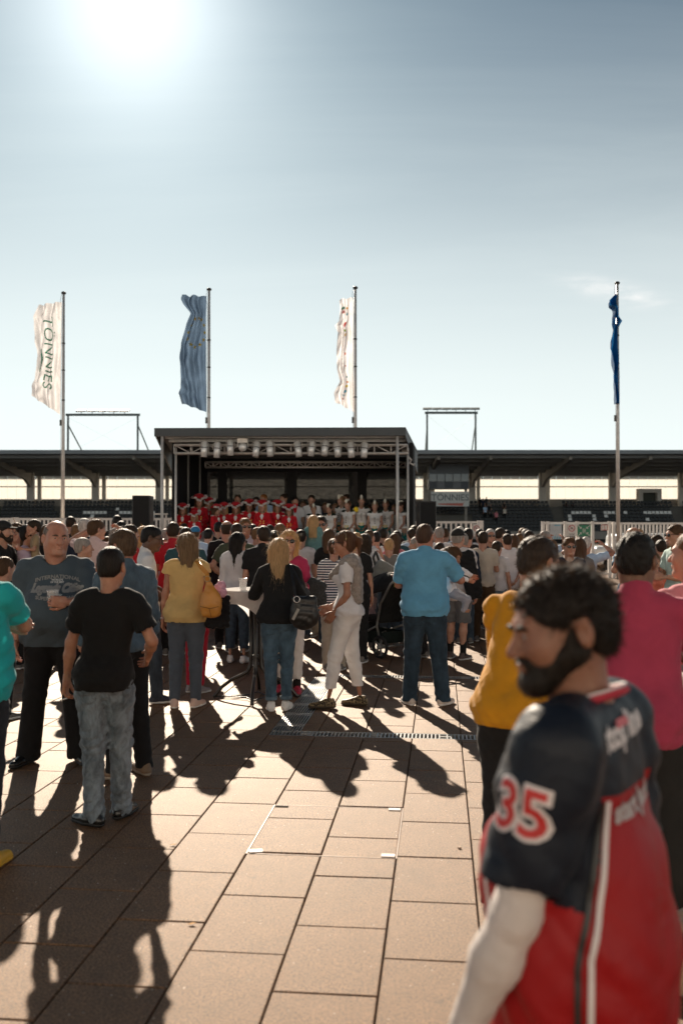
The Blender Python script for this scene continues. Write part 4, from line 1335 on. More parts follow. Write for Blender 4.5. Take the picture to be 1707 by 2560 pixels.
m = MB(); m.box((0, YR1 - 0.3, (zg0 + 0) / 2), (61, 0.15, zg0 / 2)); gadd(m, 'rear_wall', CONC)
# terraces and seats
row_y = lambda i: 1324 - 8.6 * i
ROWY = [113 + 0.85 * i for i in range(9)]
rowz = [pt(0, row_y(i) + 3, ROWY[i]).z for i in range(9)]
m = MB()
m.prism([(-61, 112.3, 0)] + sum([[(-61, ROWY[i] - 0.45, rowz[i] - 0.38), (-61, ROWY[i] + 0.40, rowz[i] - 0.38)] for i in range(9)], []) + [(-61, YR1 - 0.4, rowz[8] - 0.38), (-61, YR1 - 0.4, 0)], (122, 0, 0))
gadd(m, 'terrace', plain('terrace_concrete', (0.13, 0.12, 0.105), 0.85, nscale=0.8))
m = MB(); m.box((0, 112.0, 0.45), (61, 0.12, 0.45)); gadd(m, 'parapet', CONC)


def seat_mesh(mat):
    m = MB()
    m.prism([(-0.21, 0.0, 0.0), (0.21, 0.0, 0.0), (0.19, 0.06, 0.36), (-0.19, 0.06, 0.36)], (0, 0.05, 0.0))
    m.prism([(-0.20, -0.30, 0.02), (0.20, -0.30, 0.02), (0.20, 0.0, -0.01), (-0.20, 0.0, -0.01)], (0, 0, 0.06))
    me = m.mesh('seat'); me.materials.append(mat); return me


SB = plain('seat_plastic', (0.008, 0.008, 0.009), 0.35, spec=0.4); SWH = plain('white_seat_plastic', (0.82, 0.80, 0.77), 0.4)
seatB, seatW = seat_mesh(SB), seat_mesh(SWH)
blocks = [(-70, 8, 9, 0), (10, 141, 9, 1), (154, 434, 9, 1), (1085, 1378, 9, 0), (1403, 1681, 9, 1), (1704, 1790, 9, 1)]
white = {5: [(203, 270), (300, 336), (376, 384), (1427, 1475), (1510, 1537), (1554, 1570), (1606, 1677)],
         4: [(226, 232), (286, 292), (376, 384), (1419, 1425), (1482, 1488), (1513, 1519), (1578, 1584), (1609, 1615)],
         3: [(380, 390), (1421, 1427), (1484, 1490), (1517, 1523), (1581, 1587), (1614, 1620)],
         6: [(293, 301)]}
seats = []
for (a, b_, nr, slant) in blocks:
    for i in range(nr):
        aa = a + (8 - i) * -2.2 * slant if a < 400 and slant else a - (8 - i) * -1.2
        x0, x1 = pt(aa, 1300, ROWY[i]).x, pt(b_ + (8 - i) * 1.2, 1300, ROWY[i]).x
        if a == 1085 and i in (2, 3, 4): x0 = pt(1180, 1300, ROWY[i]).x
        k = int((x1 - x0) / 0.49)
        for j in range(k):
            x = x0 + 0.25 + j * 0.49
            px = CX + x / ROWY[i] * F_PX
            w = any(lo <= px <= hi for lo, hi in white.get(i, []))
            hid = not (-5 < px < 1712) or 372 < px < 434 and False
            seats.append((0 if w else 1, 1 if hid else 0, ROWY[i], x, i, w))
seats.sort(key=lambda s: (s[1], s[0], s[2]))
rest = MB(); rc = 0
for q, (a_, h_, Y, x, i, w) in enumerate(seats):
    if q < 296:
        o = bpy.data.objects.new('seat', seatW if w else seatB); COL.objects.link(o); o.parent = gs; o.location = (x, Y - 113, rowz[i] - 0.05)
        if w: o['label'] = 'white seat among black ones'
bmr = bmesh.new()
tmpV, tmpF = [], []
sv = [tuple(v.co) for v in seatB.vertices]; sf = [tuple(p.vertices) for p in seatB.polygons]
for (a_, h_, Y, x, i, w) in seats[296:]:
    b0 = len(tmpV); tmpV += [(p[0] + x, p[1] + Y - 113, p[2] + rowz[i] - 0.05) for p in sv]; tmpF += [tuple(k + b0 for k in f) for f in sf]
me = bpy.data.meshes.new('seats'); me.from_pydata(tmpV, [], tmpF)
tag(link('seats', me, SB, gs), kind='stuff')
# press box, banner, portal
pb0, pb1 = pt(1072, 1160, 112.5), pt(1172, 1222, 112.5)
t = empty('press_box', ((pb0.x + pb1.x) / 2, 113.6, 0), 0, 'grey glazed press cabin hung under the grandstand roof beside the stage', 'cabin')
hw = (pb1.x - pb0.x) / 2; hz = (pb0.z - pb1.z) / 2; zc = (pb0.z + pb1.z) / 2
m = MB(); m.box((0, 0.3, zc), (hw, 1.2, hz)); m.out('cabin_body', plain('cabin_grey', (0.10, 0.11, 0.12), 0.5), t)
GLS = plain('dark_glass', (0.05, 0.07, 0.075), 0.08, spec=0.8)
for i in range(5):
    m = MB(); m.box((-hw + hw * 2 * (i + 0.5) / 5, -0.92, zc - 0.1 * hz), (hw / 5 - 0.05, 0.03, hz * 0.30)); m.out('window', GLS, t)
    m = MB(); m.box((-hw + hw * 2 * (i + 0.5) / 5, -0.93, zc - 0.68 * hz), (hw / 5 - 0.04, 0.02, hz * 0.25)); m.out('panel', plain(('cabin_panel_a', 'cabin_panel_b')[i % 2], ((0.07, 0.075, 0.085), (0.16, 0.16, 0.17))[i % 2], 0.6), t)
m = MB()
for s in (-1, 1): m.box((s * (hw - 0.2), 0.3, (zc - hz) / 2), (0.15, 0.15, (zc - hz) / 2))
m.out('support_posts', CONC, t)
ba, bb = pt(1077, 1229, 112.2), pt(1172, 1266, 112.2)
t = empty('banner', ((ba.x + bb.x) / 2, 112.2, (ba.z + bb.z) / 2), 0, 'white sponsor banner lettered TÖNNIES below the press cabin', 'banner')
bw, bh = (bb.x - ba.x) / 2, (ba.z - bb.z) / 2
m = MB(); m.box((0, 0, 0), (bw, 0.03, bh)); m.out('sheet', plain('banner_white', (0.62, 0.60, 0.56), 0.7), t)
decal('lettering', text2d('TÖNNIES', 1.05, offset=0.012), lambda x, y: (x, -0.035, y + 0.15), plain('banner_grey', (0.16, 0.17, 0.17), 0.7), t)
m = MB(); m.prism([(-bw * 0.65, -0.036, -bh * 0.75), (bw * 0.65, -0.036, -bh * 0.95), (bw * 0.8, -0.036, -bh * 0.1), (bw * 0.7, -0.036, -bh * 0.55), (-bw * 0.6, -0.036, -bh * 0.6)], (0, 0.004, 0)); m.out('stripe', plain('banner_red', (0.55, 0.16, 0.12), 0.7), t)
pa, pb_ = pt(1592, 1222, 121), pt(1650, 1262, 121)
t = empty('portal', ((pa.x + pb_.x) / 2, 121, pb_.z), 0, 'pale stairway portal at the top of the grandstand, right side', 'portal')
w2, h2 = (pb_.x - pa.x) / 2, pa.z - pb_.z
m = MB()
for s in (-1, 1): m.box((s * (w2 - 0.28), 0, h2 / 2), (0.28, 0.5, h2 / 2))
m.box((0, -0.01, h2 - 0.25), (w2 - 0.56, 0.5, 0.25)); m.out('frame', CONCL, t)
m = MB(); m.box((0, 0.4, h2 / 2 - 0.2), (w2 - 0.57, 0.05, h2 / 2 - 0.05)); m.out('opening', plain('dim_opening', (0.06, 0.065, 0.05), 0.8), t)

# floodlight gantries on the roof
for (x0, x1, yt, nl, lab) in ((171, 345, 1037, 5, 'steel floodlight gantry with five lamps on the roof left of the stage'), (1067, 1188, 1032, 6, 'steel floodlight gantry with six lamps on the roof right of the stage')):
    A, B = pt(x0, yt, 110), pt(x1, yt, 110)
    t = empty('floodlight_gantry', ((A.x + B.x) / 2, 110, zf), 0, lab, 'floodlights', 'floodlight gantries on the grandstand roof')
    hw, hh = (B.x - A.x) / 2, A.z - zf
    GM = plain('gantry_steel', (0.10, 0.12, 0.12), 0.5)
    for s in (-1, 1):
        m = MB(); m.box((s * hw, 0, hh / 2 - 0.2), (0.1, 0.1, hh / 2 + 0.2)); m.out('post', GM, t)
        m = MB(); m.bar((s * hw, 0, hh * 0.75), (s * hw + 0.4, 8, -0.7), 0.12); m.out('brace', GM, t)
    m = MB(); m.box((0, 0, hh), (hw + 0.25, 0.12, 0.13)); m.out('crossbar', GM, t)
    for q in range(2):
        m = MB(); m.tube([((-1) ** q * hw, 0.0, hh - 0.3), (-(-1) ** q * hw, 0.05 + q * 0.1, 0.2)], 0.005, 5); m.out('stay_cable', GM, t)
    for i in range(nl):
        x = (-0.62 + 1.24 * i / (nl - 1)) * hw if nl == 5 else (-0.98 + 1.96 * i / (nl - 1)) * hw
        m = MB(); m.bar((x, 0, hh + 0.1), (x, 0, hh + 0.32), 0.07)
        m.prism([(x - 0.55, -0.3, hh + 0.28), (x + 0.5, -0.3, hh + 0.30), (x + 0.55, 0.3, hh + 0.5), (x - 0.5, 0.3, hh + 0.48)], (0.0, 0, 0.16)); m.out('floodlight', GM, t)

# ================================================================== assumed pale building, out of view behind the camera, added to bounce sunlight back
ch_ = empty('bounce_building', (0, -19, 0), 0, 'long white rendered two-storey clubhouse across the square from the stage', 'building')
WALLW = plain('white_render', (0.80, 0.78, 0.74), 0.9, var=0.04, nscale=0.5, bump=0.2, bscale=4)
m = MB(); m.box((0, 0, 5.5), (34, 4.5, 5.5)); m.out('wall', WALLW, ch_)
m = MB(); m.box((0, 0, 11.15), (34.5, 5.0, 0.15)); m.out('roof', CONCL, ch_)
for fl0 in (1.2, 6.0):
    for i in range(14):
        x = -30.5 + i * 4.7
        if fl0 < 2 and i in (6, 7): continue
        m = MB(); m.box((x, 4.50, fl0 + 0.95), (0.85, 0.03, 0.95)); w = m.out('window', GLSB, ch_)
        m = MB(); m.box((x, 4.56, fl0 - 0.04), (0.95, 0.08, 0.04)); m.out('sill', CONCL, w)
m = MB(); m.box((0, 4.52, 1.35), (1.3, 0.04, 1.35)); d_ = m.out('door', GLSB, ch_)
m = MB(); m.box((0.1, 4.6, 1.2), (0.02, 0.03, 0.3)); m.out('handle', GALV, d_)

# ================================================================== fences and what hangs on them
FW = plain('fence_white', (0.82, 0.77, 0.72), 0.45)


def fence(x0, x1, Y, ztop, label, posts=(), pitch=0.134, skip=()):
    A, B = pt(x0, 1300, Y), pt(x1, 1300, Y)
    t = empty('fence', ((A.x + B.x) / 2, Y, 0), 0, label, 'fence', 'white steel fences before the grandstand')
    hw = (B.x - A.x) / 2
    for z in (ztop - 0.035, 0.15):
        m = MB(); m.box((0, 0, z), (hw, 0.028, 0.035)); m.out('rail', FW, t)
    mp = MB(); mp.box((0, 0, 0), (0.027, 0.02, (ztop - 0.07 - 0.185) / 2)); bm_ = mp.mesh('bar'); bm_.materials.append(FW)
    k = int(2 * hw / pitch)
    for i in range(k):
        x = -hw + pitch * (i + 0.5)
        px = CX + (x + (A.x + B.x) / 2) / Y * F_PX
        if any(a < px < b for a, b in skip): continue
        o = bpy.data.objects.new('bar', bm_); COL.objects.link(o); o.parent = t; o.location = (x, 0, (ztop - 0.07 + 0.185) / 2)
    for px in posts:
        x = pt(px, 1300, Y).x - (A.x + B.x) / 2
        m = MB(); m.box((x, 0.0, ztop / 2 + 0.01), (0.045, 0.05, ztop / 2 + 0.01)); m.out('post', FW, t)
    return t


fl_ = fence(-60, 436, 31.0, pt(0, 1295, 31).z, 'long white barred fence left of the stage', posts=(-55, 34, 43, 230, 432), skip=((30, 46),))
fm_ = fence(1022, 1207, 31.0, pt(0, 1303, 31).z, 'white barred fence panel with round sign beside the right speaker tower', posts=(1025, 1196, 1204), pitch=0.16, skip=((1178, 1210),))
fg_ = fence(1352, 1528, 31.0, pt(0, 1305, 31).z, 'white steel gate hung with notices beneath the dark seats', posts=(1356, 1368, 1412, 1442, 1480, 1522), pitch=0.16, skip=((1370, 1520),))
fr_ = fence(1530, 1800, 31.0, pt(0, 1306, 31).z, 'white barred fence right of the tall flagpole at the right edge', posts=(1533, 1545, 1795), pitch=0.115)


def board(x0, x1, y0, y1, Y, name, label, mat, cat='sign'):
    a, b = pt(x0, y0, Y), pt(x1, y1, Y)
    t = empty(name, ((a.x + b.x) / 2, Y, (a.z + b.z) / 2), 0, label, cat)
    hw, hh = (b.x - a.x) / 2, (a.z - b.z) / 2
    m = MB(); m.box((0, 0, 0), (hw, 0.012, hh)); m.out('panel', mat, t)
    return t, hw, hh


WHT = plain('sign_white', (0.72, 0.68, 0.64), 0.5); GRN = plain('sign_green', (0.01, 0.22, 0.11), 0.4); RED = plain('sign_red', (0.5, 0.05, 0.05), 0.5)
GRYI = plain('sign_ink', (0.12, 0.12, 0.12), 0.6); BLU = plain('sign_blue', (0.15, 0.42, 0.55), 0.5); PGRY = plain('sign_pale', (0.52, 0.55, 0.57), 0.5)
t, hw, hh = board(1443, 1474, 1313, 1340, 30.93, 'assembly_point_sign', 'green assembly point sign with white figures and arrows on the gate', GRN)
for sx in (-1, 1):
    for sy in (-1, 1):
        m = MB(); q = 0.42
        cx_, cz_ = sx * hw * 0.66, sy * hh * 0.66; s = 0.055
        m.prism([(cx_ - sx * s, -0.014, cz_ - sy * s), (cx_ - sx * s, -0.014, cz_ + sy * s * 0.3), (cx_ + sx * s * 0.3, -0.014, cz_ - sy * s)], (0, -0.003, 0))
        m.bar((cx_ - sx * s * 0.4, -0.0155, cz_ - sy * s * 0.4), (cx_ + sx * s, -0.0155, cz_ + sy * s), 0.02, 0.003, up=(0, 1, 0)); m.out('arrow', WHT, t)
for dx in (-0.028, 0.028):
    m = MB(); m.box((dx, -0.0145, 0.0), (0.014, 0.002, 0.045)); m.box((dx, -0.0145, -0.065), (0.009, 0.002, 0.018))
    m.lathe([(0.0001, -0.002), (0.014, -0.002), (0.014, 0.002), (0.0001, 0.002)], (dx, -0.0145, 0.064), 10, axis=Matrix.Rotation(R(90), 3, 'X')); m.out('figure', WHT, t)
for (x0, x1, y0, y1, lab) in ((1417, 1439, 1310, 1340, 'white notice with round prohibition ring on the gate'), (1181, 1200, 1310, 1341, 'white notice with round prohibition ring on the fence by the right speaker')):
    t, hw, hh = board(x0, x1, y0, y1, 30.93, 'prohibition_sign', lab, WHT)
    m = MB(); r = hw * 0.78
    for a0 in range(16):
        p, q = a0 * math.pi / 8, (a0 + 1) * math.pi / 8
        m.prism([(r * math.cos(p), -0.014, hh * 0.3 + r * math.sin(p)), (r * math.cos(q), -0.014, hh * 0.3 + r * math.sin(q)), (r * 0.8 * math.cos(q), -0.014, hh * 0.3 + r * 0.8 * math.sin(q)), (r * 0.8 * math.cos(p), -0.014, hh * 0.3 + r * 0.8 * math.sin(p))], (0, -0.002, 0))
    m.bar((-r * 0.6, -0.015, hh * 0.3 + r * 0.6), (r * 0.6, -0.015, hh * 0.3 - r * 0.6), 0.014, 0.002, up=(0, 1, 0)); m.out('ring', RED, t)
    m = MB(); m.box((0, -0.0135, hh * 0.3), (r * 0.35, 0.0015, r * 0.2)); m.box((0, -0.0135, -hh * 0.65), (hw * 0.7, 0.0015, 0.006)); m.box((0, -0.0135, -hh * 0.82), (hw * 0.6, 0.0015, 0.006)); m.out('symbol', GRYI, t)
t, hw, hh = board(1374, 1403, 1310, 1348, 30.93, 'notice_board', 'large pale blue and white notice board on the left of the gate', PGRY)
m = MB(); m.box((hw * 0.25, -0.0135, hh * 0.82), (hw * 0.5, 0.0015, hh * 0.08)); m.out('header', BLU, t)
m = MB()
for i in range(4): m.prism([(-hw * 0.9 + i * hw * 0.45, -0.0135, -hh * 0.95), (-hw * 0.5 + i * hw * 0.45, -0.0135, -hh * 0.95), (-hw * 0.55 + i * hw * 0.45, -0.0135, -hh * (0.5 - 0.1 * (i % 2)))], (0, -0.002, 0))
m.out('graphic', BLU, t)
t, hw, hh = board(1501, 1519, 1311, 1326, 30.93, 'small_notice', 'small white notice with red frame at the right end of the gate', WHT)
m = MB()
for s in (-1, 1): m.box((s * hw * 0.85, -0.0135, 0), (0.008, 0.0015, hh * 0.9)); m.box((0, -0.0135, s * hh * 0.85), (hw * 0.85, 0.0012, 0.008))
m.box((0, -0.0135, 0), (0.006, 0.0013, hh * 0.8)); m.out('frame', RED, t)

# white car parked behind the fence
a, b = pt(1505, 1334, 35), pt(1700, 1334, 35)
t = empty('parked_car', ((a.x + b.x) / 2, 35, 0), 0, 'white estate car parked behind the right-hand fence', 'car')
L = (b.x - a.x) / 2 + 0.5
CW = plain('car_white', (0.72, 0.72, 0.70), 0.2, spec=0.6, var=0.02)
f = Field((-L - 0.2, -1.0, 0.1), (L + 0.2, 1.0, 1.6), 0.045)
f.rbox((0, 0, 0.62), (L, 0.86, 0.34), 0.16, 0.05); f.rbox((0.15, 0, 1.12), (L * 0.68, 0.72, 0.30), 0.2, 0.18)
for sx in (-1, 1):
    for sy in (-1, 1): f.cone((sx * L * 0.64, sy * 0.95, 0.33), (sx * L * 0.64, sy * 0.7, 0.33), 0.37, 0.37, 0.03, op='s')
soft('body', f, CW, t, 2)
for i, (xa, xb) in enumerate(((-0.62, -0.22), (-0.18, 0.22), (0.26, 0.66))):
    for sy in (-1, 1):
        m = MB(); m.prism([(xa * L + 0.15 + (0.12 if i == 0 else 0), sy * 0.80, 0.98), (xb * L + 0.15, sy * 0.80, 0.98), (xb * L + 0.13 - (0.1 if i == 2 else 0), sy * 0.745, 1.30), (xa * L + 0.17 + (0.3 if i == 0 else 0), sy * 0.745, 1.30)], (0, sy * -0.06, 0)); m.out('window', GLS, t)
for sx in (-1, 1):
    for sy in (-1, 1):
        ax = Matrix.Rotation(R(90), 3, 'X')
        m = MB(); m.lathe([(0.2, -0.1), (0.32, -0.1), (0.33, -0.06), (0.33, 0.06), (0.32, 0.1), (0.2, 0.1)], (sx * L * 0.64, sy * 0.76, 0.33), 20, axis=ax); w = m.out('wheel', plain('tyre', (0.02, 0.02, 0.02), 0.8), t)
        m = MB(); m.lathe([(0.0001, -0.08), (0.21, -0.09), (0.21, 0.09), (0.0001, 0.08)], (sx * L * 0.64, sy * 0.76, 0.33), 12, axis=ax); m.out('rim', ALU, w)

# ================================================================== flagpoles and flags


def flagpole(px, py_top, Y, label):
    top = pt(px, py_top, Y)
    t = empty('flagpole', (top.x, Y, 0), 0, label, 'flagpole', 'tall aluminium flagpoles')
    H = top.z
    m = MB(); m.tube([(0, 0, 0), (0, 0, H * 0.5), (0, 0, H - 0.06)], [0.062, 0.055, 0.042], 14); m.out('pole', ALU, t)
    m = MB(); m.lathe([(0.0001, H + 0.03), (0.05, H + 0.025), (0.085, H - 0.01), (0.075, H - 0.05), (0.045, H - 0.06)], n=14); m.out('cap', BLKP, t)
    m = MB(); m.tube([(-0.07, -0.02, H - 0.07), (-0.10, -0.03, H - 0.3), (-0.055, -0.03, H - 0.55), (-0.075, -0.03, H - 3.0), (-0.07, -0.03, 1.2)], 0.006, 5); m.out('halyard', plain('rope', (0.35, 0.33, 0.3), 0.8), t)
    m = MB()
    for z in (H - 1.7, H - 2.6, H - 3.6): m.lathe([(0.047, z - 0.02), (0.058, z - 0.02), (0.058, z + 0.02), (0.047, z + 0.02)], n=12)
    m.out('rings', BLKP, t)
    m = MB(); m.box((-0.085, 0, H - 4.35), (0.03, 0.02, 0.10)); m.out('weight', BLKP, t)
    return t, H


def flag(px, py_top, Y, outline_px, y0, y1, label, mat, amp=0.13, nf=3.0, seed=0, side=-1):
    """outline_px: (y, x_free, x_pole) rows; cloth gathered in depth folds"""
    ys = [r[0] for r in outline_px]
    base = pt(px, y0, Y)
    t = empty('flag', (base.x, Y, base.z), 0, label, 'flag', 'tall banner flags on the flagpoles')
    nv, nu = 90, 44

    def edge(v):
        y = y0 + (y1 - y0) * v
        return float(np.interp(y, ys, [r[1] for r in outline_px])), float(np.interp(y, ys, [r[2] for r in outline_px]))

    def mapf(u, v, lift=0.0):
        u = min(max(u, 0), 1); v_ = min(max(v, 0), 1)
        xf, xp = edge(v_); y = y0 + (y1 - y0) * v_
        sag = outline_px[-1][3] if len(outline_px[-1]) > 3 else 0
        w = u * u * (3 - 2 * u)
        ph = u * nf * 2 * math.pi + seed + 1.5 * math.sin(v_ * 5 + seed) + 2.2 * v_ * u
        env = min(1, u * 3) * (0.6 + 0.5 * math.sin(v_ * 7 + seed * 2) ** 2)
        dy = amp * env * (math.sin(ph) + 0.28 * (1 - 2 * abs(math.sin(ph * 0.83 + v_ * 4.1 + 1.7 * math.sin(v_ * 3 + seed))))) + 0.05 * math.sin(v_ * 23 + u * 9 + seed) * u + 0.03 * math.sin(v_ * 41 - u * 17) * u
        x = xp + (xf - xp) * (u + 0.035 * math.sin(ph * 1.0 + 0.8) * env)
        y = y - sag * u * (v_ ** 3) + (outline_px[0][3] if len(outline_px[0]) > 3 else 0) * u * ((1 - v_) ** 4)
        p = pt(x, y, Y) - base
        return Vector((p.x, dy - 0.03 - lift, p.z))
    V = [mapf(i / nu, j / nv) for j in range(nv + 1) for i in range(nu + 1)]
    Fq = [(j * (nu + 1) + i, j * (nu + 1) + i + 1, (j + 1) * (nu + 1) + i + 1, (j + 1) * (nu + 1) + i) for j in range(nv) for i in range(nu)]
    me = bpy.data.meshes.new('cloth'); me.from_pydata([tuple(v) for v in V], [], Fq)
    for p in me.polygons: p.use_smooth = True
    link('cloth', me, mat, t)
    return t, mapf


def flagcloth(name, col, thin=0.55):
    mm, n, l, b = new_mat(name)
    f = noise(n, l, tex_obj(n, l, (1, 1, 0.4)), 5, 4, 0.6)
    c = ramp2(n, l, f, tuple(x * 0.8 for x in col), tuple(min(1, x * 1.12) for x in col), 0.35, 0.65)
    l.new(c, b.inputs['Base Color']); b.inputs['Roughness'].default_value = 0.6
    tr = n.new('ShaderNodeBsdfTranslucent'); l.new(c, tr.inputs[0])
    ms = n.new('ShaderNodeMixShader'); ms.inputs[0].default_value = thin
    l.new(b.outputs[0], ms.inputs[1]); l.new(tr.outputs[0], ms.inputs[2]); l.new(ms.outputs[0], n['Material Output'].inputs[0])
    return mm


flagpole(160, 731, 31.9, 'flagpole with the white TÖNNIES flag at the left edge')
flagpole(523, 722, 31.6, 'flagpole behind the left half of the stage with the starred blue flag')
flagpole(888, 718, 31.3, 'flagpole behind the right half of the stage with the white printed flag')
flagpole(1542, 706, 30.6, 'flagpole right of the stage with the limp blue flag')
FGREEN = flagcloth('flag_green', (0.05, 0.27, 0.17)); FYEL = flagcloth('flag_yellow', (0.75, 0.5, 0.08))
t, mp = flag(160, 755, 31.9, [(755, 100, 156, 8), (770, 96, 156), (790, 86, 155), (815, 88, 155), (860, 92, 154), (900, 97, 154), (940, 92, 153), (975, 84, 153), (990, 82, 152), (1037, 82, 152, 46)], 755, 1037,
             'white flag with green TÖNNIES lettering waving from the leftmost flagpole', flagcloth('flag_white', (0.66, 0.65, 0.66), 0.55), 0.13, 2.4, 0.6)
decal('lettering', text2d('TÖNNIES', 0.70, step=0.06, offset=-0.004), lambda x, y: tuple(mp(0.50 - y / 1.4, 0.47 + x / 4.2, 0.012)), FGREEN, t).scale = (1, 1, 1)
m = MB()
for i in range(12):
    v = 0.42 + i * 0.02
    m.poly([mp(0.80, v, 0.012), mp(0.86 + 0.05 * math.sin(i / 11 * 3.14), v, 0.012), mp(0.86 + 0.05 * math.sin((i + 1) / 11 * 3.14), v + 0.02, 0.012), mp(0.80, v + 0.02, 0.012)])
m.out('emblem', FGREEN, t)
t, mp = flag(523, 741, 31.6, [(741, 458, 517, -2), (752, 454, 517), (765, 460, 517), (785, 477, 516), (820, 465, 516), (860, 452, 516), (900, 449, 516), (950, 452, 516), (985, 455, 517), (998, 449, 517), (1031, 456, 517, 22)], 741, 1031,
             'blue flag with a ring of yellow stars on the pole behind the stage', flagcloth('flag_blue', (0.10, 0.155, 0.235), 0.45), 0.14, 2.3, 2.1)
for k in range(12):
    a = k * math.pi / 6; cu, cv = 0.42 + 0.36 * math.cos(a), 0.315 + 0.125 * math.sin(a)
    pts = []
    for s in range(10):
        r = 1.0 if s % 2 == 0 else 0.42; an = math.pi / 2 + s * math.pi / 5
        pts.append(mp(cu + 0.085 * r * math.cos(an), cv - 0.021 * r * math.sin(an), 0.012))
    c = mp(cu, cv, 0.012)
    m = MB()
    for s in range(10): m.poly([c, pts[s], pts[(s + 1) % 10]])
    m.out('star', FYEL, t)
t, mp = flag(888, 745, 31.3, [(745, 849, 882, 4), (757, 850, 882), (775, 850, 882), (800, 848, 882), (812, 838, 882), (830, 846, 882), (880, 842, 883), (930, 843, 883), (965, 851, 884), (985, 843, 885), (1000, 836, 885), (1031, 838, 886, 26)], 745, 1031,
             'narrow white flag with small coloured shapes and print on its pole behind the stage', flagcloth('flag_white_b', (0.80, 0.78, 0.79), 0.6), 0.16, 1.8, 1.2)
for (u0, u1, v0, v1, col) in ((0.62, 0.90, 0.075, 0.105, (0.02, 0.25, 0.12)), (0.35, 0.52, 0.07, 0.095, (0.85, 0.42, 0.03)), (0.62, 0.85, 0.112, 0.14, (0.75, 0.12, 0.06)), (0.35, 0.5, 0.12, 0.15, (0.1, 0.35, 0.42)), (0.38, 0.55, 0.20, 0.25, (0.7, 0.08, 0.06)), (0.42, 0.58, 0.265, 0.29, (0.35, 0.5, 0.05)), (0.42, 0.56, 0.30, 0.33, (0.8, 0.5, 0.08)), (0.44, 0.52, 0.48, 0.51, (0.7, 0.12, 0.06)), (0.44, 0.52, 0.60, 0.615, (0.6, 0.1, 0.06)), (0.42, 0.5, 0.70, 0.72, (0.1, 0.3, 0.3)), (0.40, 0.52, 0.75, 0.77, (0.75, 0.25, 0.05)), (0.40, 0.55, 0.785, 0.81, (0.8, 0.6, 0.05)), (0.42, 0.58, 0.83, 0.86, (0.08, 0.35, 0.5)), (0.45, 0.66, 0.875, 0.885, (0.1, 0.4, 0.5)), (0.5, 0.62, 0.91, 0.925, (0.7, 0.08, 0.06))):
    m = MB(); cu, cv = (u0 + u1) / 2, (v0 + v1) / 2; n_ = 7; c = mp(cu, cv, 0.012)
    P_ = [mp(cu + (u1 - u0) / 2 * math.cos(2 * math.pi * s / n_), cv + (v1 - v0) / 2 * math.sin(2 * math.pi * s / n_), 0.012) for s in range(n_)]
    for s in range(n_): m.poly([c, P_[s], P_[(s + 1) % n_]])
    m.out('printed_shape', flagcloth('print%.2f' % v0, col, 0.4), t)
m = MB()
for i in range(34):
    v = 0.27 + i * 0.0145; u = 0.66 + 0.02 * math.sin(i * 2.3)
    m.poly([mp(u, v, 0.012), mp(u + 0.09 + 0.04 * math.sin(i * 5.1), v, 0.012), mp(u + 0.09, v + 0.006, 0.012), mp(u, v + 0.006, 0.012)])
tag(m.out('small_print', flagcloth('print_grey', (0.25, 0.25, 0.27)), t), kind='stuff')
t, mp = flag(1542, 735, 30.6, [(735, 1536, 1539, 0), (757, 1514, 1540), (767, 1515, 1541), (773, 1529, 1541), (792, 1529, 1545), (802, 1529, 1554), (812, 1528, 1548), (824, 1529, 1543), (848, 1525, 1544), (875, 1521, 1545), (905, 1525, 1546), (940, 1530, 1547), (990, 1533, 1547), (1012, 1533, 1547, 3)], 735, 1012,
             'limp deep blue flag hanging narrow on the rightmost flagpole', flagcloth('flag_deep_blue', (0.012, 0.14, 0.36), 0.35), 0.22, 1.6, 0.3)
m = MB(); m.poly([mp(0.75, 0.20, 0.02), mp(0.97, 0.205, 0.02), mp(0.95, 0.23, 0.02), mp(0.8, 0.225, 0.02)]); m.poly([mp(0.72, 0.25, 0.02), mp(0.98, 0.262, 0.02), mp(0.9, 0.285, 0.02)]); m.out('printed_mark', flagcloth('print_lilac', (0.5, 0.42, 0.52)), t)

# ================================================================== the stage
SZ = 0.80  # stage depths and sizes below were scaled down about the camera
st = empty('stage', (-1.35, 23.85, 0), 0, 'mobile concert stage with black gauze walls and raised dark canopy roof', 'stage')


def sadd(m, name, mat, kind=None):
    o = m.out(name, mat, st); o.location = (1.35, -23.85, 0)
    if kind: o['kind'] = kind
    return o


CANV = plain('canopy_tarpaulin', (0.055, 0.065, 0.072), 0.55, nscale=1.5, bump=0.3, bscale=2)
FL, FR_ = pt(386, 1070, 22.05), pt(1014, 1068, 21.9)
BL, BR = pt(436, 1152, 25.75), pt(1022, 1152, 25.75)
fh = 0.19
m = MB(); m.prism([FL, FR_, FR_ - Vector((0, 0, fh)), FL - Vector((0, 0, fh))], (0, 0.06, 0)); sadd(m, 'fascia', CANV)
m = MB()
m.prism([(FL.x, 22.12, FL.z), (FR_.x, 21.94, FR_.z), (BR.x + 0.25, 25.85, BR.z + 0.25), (BL.x - 0.1, 25.85, BL.z + 0.25)], (0, 0, -0.04)); sadd(m, 'roof', CANV)
m = MB(); m.prism([(FL.x + 0.01, 22.12, FL.z - 0.045), (FL.x + 0.01, 22.12, FL.z - fh), (BL.x - 0.06, 25.75, BL.z - 0.35), (BL.x - 0.06, 25.75, BL.z + 0.19)], (0.03, 0, 0)); sadd(m, 'roof_side', CANV)
m = MB(); m.prism([(FR_.x - 0.03, 21.97, FR_.z - 0.045), (FR_.x - 0.03, 21.97, FR_.z - fh), (BR.x + 0.2, 25.75, BR.z - 0.35), (BR.x + 0.2, 25.75, BR.z + 0.19)], (0.03, 0, 0)); sadd(m, 'roof_side', CANV)
